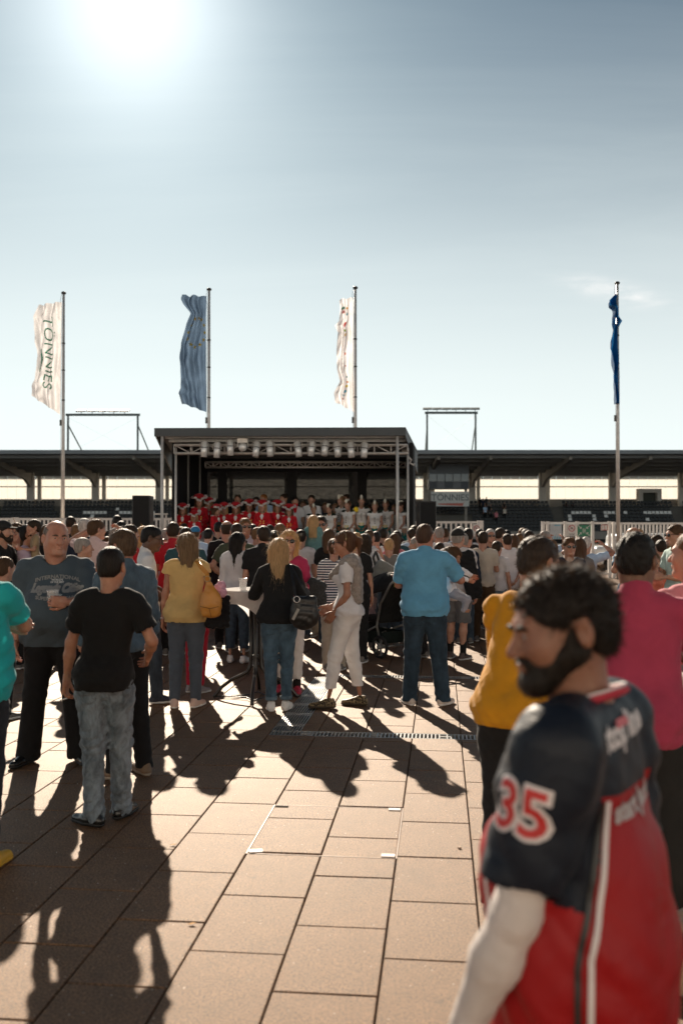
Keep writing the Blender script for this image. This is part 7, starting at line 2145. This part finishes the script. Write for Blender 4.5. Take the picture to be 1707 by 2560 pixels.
C(686, 1327, 13.6, 178, 'woman with dark hair in a bun beside the black polo', 'bun', 'dk', 'gry', 'jn')
C(674, 1314, 18, 180, 'person with dark curls close before the stage, centre', 'curly', 'dk', 'blk', 'blk')
C(700, 1311, 15.8, 182, 'person with greying fair hair behind the blonde women', 'curly', 'lb', 'gry', 'jn')
C(752, 1325, 14.6, 180, 'dark-haired person in white tee right of the blonde woman with sunglasses', 'short', 'blk', 'wht', 'jn')
r15, P15, J15 = C(803, 1291, 15.0, -4, 'tall man with sunglasses in pale shirt and beige trousers carrying a girl', 'short', 'dk', (0.68, 0.72, 0.78), 'bei', 'carryL', res=1, glasses='sun', yaw=6, tk=dict(collar=1, hem=0.97), bk=dict(hem=0.05), shoe=(0.3, 0.25, 0.2))
m = MB(); m.tube([J15['pel'] + V3(0.165 * math.cos(a), 0.125 * math.sin(a), 0.03) for a in np.linspace(0, 6.28, 25)], 0.02, 6, cap=False); m.out('belt', plain('belt_leather', (0.06, 0.035, 0.025), 0.5), r15)
C(783, 1300, 14.72, 176, 'girl with long pale blonde hair and speckled teal dress carried by the tall man', 'long', 'bl', (0.10, 0.20, 0.20), 'bei', 'fwd', res=1, H=1.02, hs=1.42, tk=dict(kind='marl', hem=0.66, loose=0.04, sleeve='long'))
CROWD[-1][0].location.z = 0.84
C(822, 1324, 14.0, 170, 'woman with brown wavy hair left of the woman in white', 'lob', 'br', 'blk', 'jn')
C(835, 1400, 11.6, 180, 'woman in navy and white striped top beyond the woman in white', 'bun', 'br', (0.02, 0.03, 0.06), 'bei', 'fwd', res=1, H=1.58, tk=dict(kind='stripe'))
C(862, 1321, 18, 182, 'person with light brown hair near the stage, centre right', 'short', 'lb', 'blk', 'blk')
C(889, 1332, 12.2, 175, 'woman with fluffy blonde ponytail and black top behind the woman in white', 'pony', 'bl', 'blk', 'blk', res=1)
C(912, 1338, 13.6, 186, 'woman with long dark curls, white top and grey tote on her shoulder', 'curlylong', 'dk', (0.66, 0.66, 0.68), 'gry', 'lift', res=1, fat=1.12)
t = empty('tote_bag', pt(962, 1440, 13.1), 0, 'large soft grey tote bag slung over the curly-haired woman\'s shoulder', 'bag')
f = Field((-0.4, -0.2, -0.4), (0.4, 0.2, 0.35), 0.014); f.rbox((0, 0, 0), (0.20, 0.09, 0.17), 0.07, 0.03, rot=roty(0.55)); f.ell((0.08, 0, -0.12), (0.15, 0.09, 0.12), 0.05); f.wobble(0.01, 3, 1.0)
part_soft('pouch', f, cloth((0.20, 0.21, 0.20)), t)
strap('strap', [((-0.12, -0.05, 0.1), (0, -1, 0)), ((-0.16, -0.02, 0.25), (0, -1, 0)), ((-0.12, 0.08, 0.33), (0, 0, 1)), ((-0.06, 0.14, 0.15), (0, 1, 0))], 0.035, 0.008, cloth((0.05, 0.055, 0.055)), t)
m = MB(); m.box((-0.22, -0.07, 0.05), (0.045, 0.02, 0.10)); m.out('side_pocket', BLK, t)
C(921, 1325, 15.3, 150, 'brown-haired man with cropped hair looking right, before the green skirts', 'crop', 'br', 'wht', 'jn')
C(940, 1329, 16.2, 180, 'black-haired man in white shirt before the green skirts', 'short', 'blk', 'wht', 'jn')
C(958, 1322, 18.5, 180, 'dark-haired man in black right below the green skirts', 'short', 'dk', 'blk', 'blk')
C(972, 1346, 13.9, 182, 'person with short sandy hair and grey tee with a shoulder strap', 'crop', 'bl', 'gry', 'jn', res=1)
C(986, 1334, 15.2, 180, 'woman with brown hair and pink top left of the blue polo', 'long', 'br', 'pnk', 'jn')
C(1002, 1346, 17.5, 180, 'short dark-haired woman beside the pink top', 'lob', 'dk', 'dgr', 'jn')
C(1036, 1314, 17.2, 182, 'dark-haired man hidden behind the broad man\'s head', 'short', 'dk', 'sto', 'jn')
r11, P11, J11 = C(1046, 1341, 12.6, -118, 'grey-haired person pushing the pushchair behind the blue polo', 'crop', 'gy', 'cre', 'blk', 'fwd', res=1, fem=1)
C(1083, 1326, 18, 180, 'short dark-haired person right of the broad man', 'crop', 'dk', 'gry', 'jn')
C(1098, 1317, 15.8, 182, 'grey-haired man in white shirt below the right speaker stack', 'crop', 'gy', 'wht', 'jn')
C(1098, 1357, 13.2, 170, 'dark-haired girl in white beside the toddler', 'short', 'dk', 'wht', 'jn', fem=1)
r13, P13, J13 = C(1142, 1323, 12.5, 150, 'man in black cap, long white tee and grey shorts', 'crop', 'gy', (0.74, 0.68, 0.66), 'gry', 'hang', res=1, fat=1.05, tk=dict(hem=0.78, loose=0.02), bk=dict(hem=0.50, ankle=0.10, thigh=0.02), socks=(0.012, 0.012, 0.012), sock_h=0.35, shoe=(0.06, 0.04, 0.035)); cap_on(r13, J13, (0.018, 0.018, 0.018))
t = empty('draped_jacket', pt(1174, 1432, 12.2), 0, 'black jacket hanging from the shoulder of the man in the black cap', 'jacket')
f = Field((-0.25, -0.15, -0.42), (0.25, 0.15, 0.42), 0.014); f.rbox((0, 0, -0.02), (0.10, 0.05, 0.30), 0.04, 0.03, rot=roty(-0.22)); f.rbox((0.05, 0.0, -0.2), (0.09, 0.05, 0.13), 0.04, 0.03); f.wobble(0.015, 7, 1.3)
part_soft('cloth', f, cloth((0.012, 0.012, 0.013)), t)
C(1150, 1316, 17.2, 180, 'light-capped person behind the man in the black cap', 'crop', 'wh', 'gry', 'jn')
C(1158, 1333, 14.2, 182, 'stocky short-haired man in navy jacket right of the black cap', 'crop', 'gy', 'nvy', 'jn', res=1, tk=dict(sleeve='long'))
C(1170, 1321, 15.4, 184, 'black-haired man in black by the round prohibition sign', 'short', 'blk', 'blk', 'jn')
C(1206, 1329, 14.4, 165, 'man in cream tee and brown trousers right of the navy jacket', 'short', 'dk', 'cre', 'brn', 'fwd', res=1, yaw=10)
C(1224, 1322, 16.2, 5, 'white-haired person with sunglasses facing the camera', 'crop', 'wh', 'nvy', 'blk', res=1, glasses='sun')
C(1248, 1320, 16.6, 120, 'dark-haired man with fair rim of light talking to the white-haired person', 'short', 'dk', 'blk', 'blk')
C(1268, 1334, 15.0, 188, 'man in white short-sleeved shirt and black trousers, hands behind him', 'crop', 'dk', 'wht', 'blk', 'back', res=1, tk=dict(hem=0.80, loose=0.02), shoe=(0.6, 0.6, 0.6))
C(1240, 1350, 14.5, 150, 'slim person in white shirt and pale jeans half hidden by the white shirt', 'short', 'dk', 'wht', 'lj', H=1.50, shoe=(0.7, 0.7, 0.7))
C(1283, 1337, 15.6, 180, 'woman with auburn hair right of the man in the white shirt', 'lob', 'br', 'nvy', 'jn')
C(1298, 1333, 16.2, 175, 'sandy-haired person in grey-green printed top', 'crop', 'lb', 'grn', 'jn')
C(1307, 1322, 19, 180, 'person with golden brown curls at the back right', 'curly', 'lb', 'blk', 'jn')
C(1321, 1327, 15.0, 150, 'tall dark-haired man right of the grey-green top', 'short', 'dk', 'nvy', 'jn')
C(1359, 1327, 15.4, 120, 'cropped grey-haired man with a raised hand before the notice board', 'crop', 'gy', 'lbl', 'jn', 'shade')
C(1335, 1347, 13.8, 175, 'woman with curly backlit brown hair behind the bearded man\'s head', 'curlylong', 'br', 'gry', 'jn')
C(1376, 1352, 12.8, 182, 'woman with wavy dark blonde hair next to the man with sunglasses', 'curlylong', 'lb', 'blk', 'jn')
C(1421, 1345, 12.0, 2, 'auburn-haired man with sunglasses facing the camera below the gate', 'quiff', 'br', 'nvy', 'jn', res=1, glasses='sun')
C(1447, 1346, 12.8, 175, 'woman with smooth chestnut hair beside the man with sunglasses', 'lob', 'br', 'gry', 'jn')
C(1463, 1342, 13.8, 150, 'white-haired person with tanned raised arm below the green sign', 'crop', 'wh', 'lbl', 'jn', 'shade')
r35, P35, J35 = C(1580, 1318, 11.6, 20, 'bald man in bright blue vest and beige trousers right of the flagpole', 'bald', 'gi', (0.015, 0.13, 0.26), 'bei', 'lift', res=1, yaw=15, tk=dict(collar=1))
C(1597, 1322, 16, 180, 'person with short fair hair behind the bald man in the blue vest', 'crop', 'bl', 'wht', 'jn')
C(1612, 1338, 13.6, 100, 'dark-haired man in red polo bending beside the blue vest', 'short', 'dk', 'red', 'blk', 'fwd', res=1, lean=0.15, tk=dict(collar=1))
C(1630, 1384, 12.0, 6, 'child in coral pink tee lifting her hands to her face', 'short', 'lb', 'cor', 'lj', 'lift', res=1, hs=1.15, fem=1)
r, P, J = CROWD[-1][0], None, None
C(1652, 1350, 13.2, 180, 'person in black behind the child in coral', 'short', 'dk', 'blk', 'blk')
C(1668, 1350, 15, 170, 'person in white top between the red polo and the aqua polo', 'short', 'lb', 'wht', 'jn')
C(1692, 1312, 11.2, -75, 'man with glasses in pale aqua polo at the right edge, facing left', 'short', 'br', 'aqu', 'blk', 'fwd', res=1, glasses='sun', tk=dict(collar=1))

# deeper rows: one build, many individuals in their own clothes
LOOK_H = [('dark', 'dk'), ('brown', 'br'), ('grey', 'gy'), ('fair', 'bl'), ('black', 'blk')]
LOOK_T = [('white', 'wht'), ('black', 'blk'), ('navy', 'nvy'), ('grey', 'gry'), ('dark teal', 'teal'), ('cream', 'cre'), ('red', 'red'), ('pale blue', 'lbl'), ('olive', 'olv')]
WHERE = [(330, 'left of the left speaker stack'), (450, 'between the left speaker and the stage'), (620, 'before the left third of the stage'), (800, 'before the middle of the stage'), (1020, 'before the right third of the stage'), (1200, 'below the right speaker stack'), (1360, 'between fence panel and gate'), (1800, 'before the gate and right fence')]
srcs = [c for c in CROWD if c[0]['label'].startswith(('tall dark-haired man at', 'dark-haired man just', 'person with light brown hair near', 'black-haired man in white', 'short dark-haired person', 'dark grey-haired'))]
rr = random.Random(11)
used = set()
for px in range(395, 1345, 40):
    x = px + rr.uniform(-12, 12)
    Y = rr.uniform(16.8, 20.2)
    if 1395 < x < 1500 and False: continue
    src = rr.choice(srcs)[0]
    yt = rr.uniform(1318, 1331) if not 740 < x < 1030 else rr.uniform(1327, 1336)
    H = CAM_H - (yt - 1310) / F_PX * Y
    p = pt(x, 1310, Y)
    zone = next(z for lim, z in WHERE if x < lim)
    for _ in range(40):
        hn, hk = rr.choice(LOOK_H); tn, tk_ = rr.choice(LOOK_T)
        if (hn, tn, zone) not in used: break
    used.add((hn, tn, zone))
    art = {'olive': 'an', }.get(tn, 'a')
    n_ = copy_thing(src, (p.x, Y, 0), R(180 + rr.uniform(-25, 25)), '%s-haired person in %s %s top, back rows, %s' % (hn, art, tn, zone))
    n_.scale = (H / 1.75 * rr.uniform(0.95, 1.05), H / 1.75, H / 1.75)
    for ch in n_.children:
        k = ch.name.split('.')[0]
        mt = {'hair': hairm(HC[hk]), 'shirt': cloth(TC[tk_], 0.25 if TC[tk_][0] > 0.5 else 0), 'trousers': cloth(BC[rr.choice(['blk', 'jn', 'gry', 'bei'])]), 'jeans': cloth(BC['jn'], kind='denim')}.get(k)
        if mt is not None and ch.material_slots:
            ch.material_slots[0].link = 'OBJECT'; ch.material_slots[0].material = mt

# ================================================================== performers on the stage
SG = 'performers on the stage'
REDC, WC = (0.50, 0.012, 0.022), (0.75, 0.72, 0.70)


def hat(J, r, kind):
    C_, M = J['head'], J['HR']; hs = J.get('hs', 1.0)
    if kind == 'red':      # broad red hat with white feather trim
        f = Field(C_ - 0.25, C_ + V3(0.25, 0.25, 0.3), 0.016); f.ell(C_ + M @ V3(0, 0.01, 0.10) * hs, V3(0.11, 0.10, 0.07) * hs, 0.02, rot=M); f.ell(C_ + M @ V3(0, 0.02, 0.085) * hs, V3(0.16, 0.13, 0.03) * hs, 0.02, rot=M @ rotx(-0.25)); f.wobble(0.016, 3, 1.9)
        part_soft('hat', f, cloth(REDC, 0.2), r)
        f = Field(C_ - 0.28, C_ + V3(0.28, 0.28, 0.3), 0.014)
        for a in np.linspace(-2.9, 0.3, 10): f.ell(C_ + M @ V3(0.150 * math.cos(a), 0.01 + 0.125 * math.sin(a), 0.075 + 0.035 * math.cos(2 * a) + 0.02 * math.sin(5 * a)) * hs, V3(0.036, 0.03, 0.024) * hs, 0.015)
        f.wobble(0.008, 2, 2.2)
        part_soft('feather_trim', f, cloth((0.80, 0.74, 0.72), 0.4), r)
    else:                  # white forage cap
        f = Field(C_ - 0.2, C_ + V3(0.2, 0.2, 0.25), 0.014); f.cone(C_ + M @ V3(0, -0.08, 0.09), C_ + M @ V3(0, 0.05, 0.10), 0.045, 0.045, 0.02, (1.4, 1, 0.8)); f.cone(C_ + M @ V3(0, -0.07, 0.10), C_ + M @ V3(0, -0.06, 0.16), 0.03, 0.012, 0.03)
        part_soft('forage_cap', f, cloth((0.76, 0.70, 0.58)), r)


def red_proto():
    sp = dict(res=0, H=1.35, fem=1, fat=0.98, head=(0, 6, 0), hair=('long', HC['lb']), armL=((0.22, 0.1, -1), (-0.7, 0.6, -0.3)), armR=((0.22, 0.1, -1), (-0.7, 0.6, -0.35)), feet=((0.09, 0, 8), (0.09, 0, 8)), hs=1.16,
              top=dict(col=REDC, hem=0.80, sleeve='long', loose=0.008, flare=0.02, name='coat'), bottom=dict(col=(0.75, 0.7, 0.7), ankle=0.05), shoes=dict(col=(0.6, 0.6, 0.6)))
    r, P, J = build_person(sp); J['hs'] = 1.16; hat(J, r, 'red')
    bv = bvh_of(P['top'])
    f = Field(V3(-0.15, -0.3, 1.15), V3(0.15, 0.0, 1.5), 0.013); f.ell((0, -0.115, 1.36), (0.05, 0.03, 0.06), 0.01); f.ell((0, -0.12, 1.30), (0.035, 0.025, 0.04), 0.02); part_soft('jabot', f, cloth((0.8, 0.78, 0.76)), r)
    m = MB()
    for sd in (-1, 1):
        for z in (1.10, 1.16, 1.22):
            q = project(bv, (sd * 0.045, 0, z), (1, 0, 0), (0, 0, 1), (0, -1, 0), 0.006)(0, 0); m.box(q, (0.02, 0.006, 0.009))
    m.out('gold_buttons', plain('gold_trim', (0.75, 0.5, 0.12), 0.35, metal=0.5), r)
    f = Field(V3(-0.3, -0.25, 0.76), V3(0.3, 0.3, 0.86), 0.014)
    for a in np.linspace(0, 6.28, 19): f.ell(J['pel'] + V3(0.175 * math.cos(a), 0.145 * math.sin(a) + 0.01, -0.165), (0.03, 0.03, 0.022), 0.02)
    part_soft('fur_hem', f, cloth((0.78, 0.74, 0.72)), r)
    for sd in (-1, 1):
        f = Field(J['s' + ('L' if sd > 0 else 'R')] - 0.1, J['s' + ('L' if sd > 0 else 'R')] + 0.12, 0.013); f.ell(J['s' + ('L' if sd > 0 else 'R')] + V3(sd * 0.01, 0, 0.055), (0.06, 0.055, 0.018)); part_soft('epaulette', f, cloth((0.78, 0.7, 0.62)), r)
    return r


def dancer_proto():
    sp = dict(res=0, H=1.66, fem=1, head=(0, 6, 0), hair=('bun', HC['br']), armL=((0.16, 0.12, -1), (-0.42, 0.5, -0.8)), armR=((0.16, 0.12, -1), (-0.42, 0.5, -0.8)), feet=((0.07, 0, 8), (0.07, 0, 8)),
              top=dict(col=(0.78, 0.75, 0.73), hem=1.0, sleeve='cap', thin=0.1, name='bodice'), bottom=dict(col=(0.4, 0.25, 0.18), ankle=0.045), shoes=dict(col=(0.7, 0.7, 0.7)))
    r, P, J = build_person(sp); J['hs'] = 1.0; hat(J, r, 'cap')
    m = MB()
    prof = [(0.125, 1.04), (0.15, 0.98), (0.19, 0.85), (0.23, 0.66), (0.26, 0.50)]
    rings = []
    for rad, z in prof:
        k_ = (1.04 - z) * 0.07
        rings.append([m.bm.verts.new(((rad + k_ * math.sin(a * 14)) * math.cos(a), (rad * 0.82 + k_ * math.sin(a * 14)) * math.sin(a), z)) for a in [2 * math.pi * i / 84 for i in range(84)]])
    for A, B in zip(rings, rings[1:]):
        for k in range(84): m.bm.faces.new((A[k], A[(k + 1) % 84], B[(k + 1) % 84], B[k]))
    m.out('skirt', cloth((0.005, 0.15, 0.14)), r)
    m = MB(); m.lathe([(0.135, 1.0), (0.142, 1.01), (0.142, 1.05), (0.132, 1.06)], n=28)
    for v in m.bm.verts: v.co.y *= 0.86
    m.out('gold_belt', plain('gold_trim', (0.75, 0.5, 0.12), 0.35, metal=0.5), r)
    m = MB(); m.prism([(-0.05, -0.128, 1.07), (0.05, -0.128, 1.07), (0.035, -0.132, 0.99), (-0.035, -0.132, 0.99)], (0, -0.006, 0)); m.out('belt_plate', plain('pale_gold', (0.75, 0.62, 0.35), 0.4), r)
    f = Field(V3(-0.26, -0.2, 1.28), V3(0.26, 0.2, 1.52), 0.014); f.cone(J['sho'] + V3(-0.14, 0, 0.0), J['sho'] + V3(0.14, 0, 0.0), 0.066, 0.066, 0.02, (1, 1.0, 1)); f.ell(J['neck0'] + V3(0, -0.045, 0.03), (0.075, 0.10, 0.10), 0.01, op='s'); f.wobble(0.004, 3)
    part_soft('dark_collar', f, cloth((0.02, 0.028, 0.018)), r)
    m = MB()
    for z in (1.14, 1.19, 1.24, 1.29): m.box((0, -0.142 + 0.12 * abs(z - 1.2), z), (0.012, 0.012, 0.012))
    m.out('front_fastening', plain('dark_fastening', (0.02, 0.02, 0.015), 0.5), r)
    m = MB(); m.prism([(0.15, -0.15, 0.98), (0.20, -0.10, 0.98), (0.27, -0.12, 0.55), (0.20, -0.20, 0.55)], (0.008, -0.008, 0)); m.out('white_sash', cloth((0.78, 0.76, 0.74)), r)
    return r


def adult_proto():
    sp = dict(res=0, H=1.75, head=(0, 4, 0), hair=('short', HC['dk']), armL=POSE['hang'][0], armR=POSE['hang'][1], top=dict(col=(0.70, 0.69, 0.70), hem=0.9, collar=1), bottom=dict(col=(0.012, 0.012, 0.013), ankle=0.06), shoes=dict(col=(0.02, 0.02, 0.02)))
    return build_person(sp)[0]


def on_stage(proto, first, px, yt, Y, rz, label, mats=None, minH=0.8):
    Y = Y * 0.9  # performers pulled nearer along the line of sight, with the stage
    top = pt(px, yt, Y); H = max(minH, top.z - SZ)
    n_ = proto if first else copy_thing(proto)
    n_.location = (top.x, Y, SZ); n_.rotation_euler = (0, 0, R(rz))
    s = H / 1.75
    n_.scale = (s * 1.04, s * 1.04, s)
    tag(n_, label, 'person', SG)
    if mats:
        for ch in n_.children:
            k = ch.name.split('.')[0]
            if k in mats: ch.material_slots[0].link = 'OBJECT'; ch.material_slots[0].material = mats[k]
    return n_


rp, dp, ap = red_proto(), dancer_proto(), adult_proto()
RED = [(457, 1264, 25.6, 5, 'boy in red coat and pale hat at the left end of the stage'), (498, 1242, 26.2, 12, 'tall girl in red uniform with striped hat, second from the stage\'s left end'),
       (487, 1283, 25.3, 0, 'smallest child in red uniform at the front left of the stage'), (523, 1250, 26.6, -10, 'girl with dark red plumed hat behind the striped hats'),
       (538, 1266, 25.5, 70, 'girl in red turned sideways with a big red and white striped hat'), (560, 1262, 26.0, 8, 'bare-headed girl in red clasping her hands, left of the stage centre'),
       (591, 1261, 26.0, -6, 'blonde bare-headed girl in red uniform with raised chin'), (624, 1254, 26.1, 5, 'girl in red with a large fluffy crimson hat'), (657, 1256, 25.5, -8, 'girl in bright red with gold buttons and hand on hip'),
       (693, 1256, 25.7, 15, 'girl in red beside the man in maroon, feathered hat'), (723, 1266, 25.4, 0, 'small girl in red with white-trimmed hat right of the red group')]
for q, (px, yt, Y, rz, lab) in enumerate(RED): on_stage(rp, q == 0, px, yt, Y, rz, lab, {'hair': hairm(HC[('lb', 'br', 'bl')[q % 3]])})
for ch_name, hidden in ():
    pass
DAN = [(784, 1262, 25.6, 0, 'dancer with golden lit face, leftmost of the green skirts'), (824, 1262, 25.7, -25, 'dancer with crossed arms second from the left of the green skirts'), (855, 1240, 26.4, -40, 'tall dancer laughing in profile behind the crossed arms'),
       (871, 1251, 25.7, -30, 'dancer turned left with cream shoulder cape'), (903, 1241, 25.8, 0, 'tall dancer with yellow flower standing frontal right of centre'), (937, 1254, 25.5, -6, 'shorter dancer with clasped hands, third from the right'),
       (964, 1250, 25.8, -12, 'dancer half behind the shorter one, second from the right'), (1004, 1254, 25.4, -70, 'dancer turned left at the right end of the stage')]
for q, (px, yt, Y, rz, lab) in enumerate(DAN): on_stage(dp, q == 0, px, yt, Y, rz, lab, {'hair': hairm(HC[('br', 'dk', 'lb')[q % 3]])})
AD = [(595, 1236, 27.6, 0, 'man in black at the back wall behind the red group', 'blk', 'dk'), (661, 1236, 27.0, -25, 'fair man in pale shirt behind the girl with gold buttons', 'lbl', 'gi'), (712, 1235, 26.8, -40, 'curly-haired man in maroon jacket behind the red group', (0.16, 0.02, 0.05), 'dk'),
      (737, 1242, 26.6, 12, 'woman in white blouse with red neckerchief', 'wht', 'blk'), (779, 1238, 26.8, -5, 'dark-haired man in white shirt behind the leftmost dancer', 'wht', 'dk'), (758, 1252, 27.7, 0, 'person in black deep on the stage between two white shirts', 'blk', 'br'),
      (641, 1242, 27.8, 0, 'person with black hair deep behind the fluffy crimson hat', 'blk', 'blk'), (866, 1235, 27.6, -30, 'dark-haired man at the back behind the laughing dancer', 'blk', 'dk'), (812, 1256, 27.4, 8, 'person in dark clothes behind the second dancer', 'nvy', 'br'),
      (838, 1258, 27.2, -8, 'fair-faced person in the shade between two dancers', 'olv', 'lb'), (920, 1262, 27.5, 0, 'shaded person between the tall and the shorter dancer', 'blk', 'dk'), (986, 1262, 27.4, -10, 'shaded person in white near the right end of the stage', 'cre', 'lb'),
      (512, 1262, 27.6, 0, 'shaded person behind the tall girl with the striped hat', 'dgr', 'br'), (554, 1258, 27.8, 10, 'shaded person behind the bare-headed girl', (0.16, 0.02, 0.05), 'gy'), (704, 1262, 27.8, 0, 'shaded person behind the curly-haired man in maroon', 'dgr', 'lb')]
for q, (px, yt, Y, rz, lab, tc, hk) in enumerate(AD): on_stage(ap, q == 0, px, yt, Y, rz, lab, {'shirt': cloth(TC[tc] if isinstance(tc, str) else tc), 'hair': hairm(HC[hk])})
m = MB()
nk = pt(738, 1266, 23.82); m.prism([(nk.x - 0.07, nk.y - 0.05, nk.z + 0.07), (nk.x + 0.07, nk.y - 0.05, nk.z + 0.07), (nk.x + 0.03, nk.y - 0.1, nk.z - 0.16), (nk.x - 0.02, nk.y - 0.1, nk.z - 0.16)], (0, -0.02, 0))
tag(m.out('neckerchief', cloth(REDC)), 'red neckerchief worn by the woman in the white blouse on stage', 'scarf')
m = MB(); c = pt(890, 1274, 23.05)
for k in range(6): a = k * 1.047; m.tube([c, c + Vector((0.05 * math.cos(a), -0.02, 0.06 * math.sin(a)))], [0.01, 0.03], 7)
tag(m.out('flower', plain('yellow_petal', (0.85, 0.6, 0.02), 0.6)), 'yellow flower at the shoulder of the tallest frontal dancer', 'flower')

# spectators sitting and standing on the grandstand
for q, (px, yt, i, tc, lab) in enumerate(((1199, 1243, 7, 'blk', 'leftmost of the dark-clad spectators at the top of the grandstand'), (1207, 1246, 6, 'nvy', 'spectator in navy on the stand beside the press cabin'), (1215, 1242, 7, 'dgr', 'tallest spectator on the stand right of the banner'), (1222, 1250, 6, 'gry', 'spectator in grey on the grandstand stairs'),
                                         (1212, 1262, 4, 'lbl', 'spectator in pale blue lower on the stand'), (1227, 1270, 4, 'dgr', 'spectator seated low in dark grey on the stand'), (1240, 1277, 3, 'pnk', 'spectator in pink seated among dark seats'), (1261, 1268, 4, 'cre', 'spectator in cream seated right of the pink one'), (1260, 1255, 6, 'blk', 'spectator in black alone high on the stand'),
                                         (1415, 1254, 7, 'blk', 'left of two spectators high above the gate'), (1432, 1254, 7, 'nvy', 'right of two spectators high above the gate'))):
    top = pt(px, yt, ROWY[i] - 0.4); n_ = copy_thing(ap)
    zb_ = rowz[i] - 0.38; s = max(1.0, top.z - zb_) / 1.75
    n_.location = (top.x, ROWY[i] - 0.4, zb_); n_.scale = (s,) * 3; n_.rotation_euler = (0, 0, R((-1) ** q * 12)); tag(n_, lab, 'person', 'spectators on the grandstand')
    for ch in n_.children:
        if ch.name.startswith('shirt'): ch.material_slots[0].link = 'OBJECT'; ch.material_slots[0].material = cloth(TC[tc])
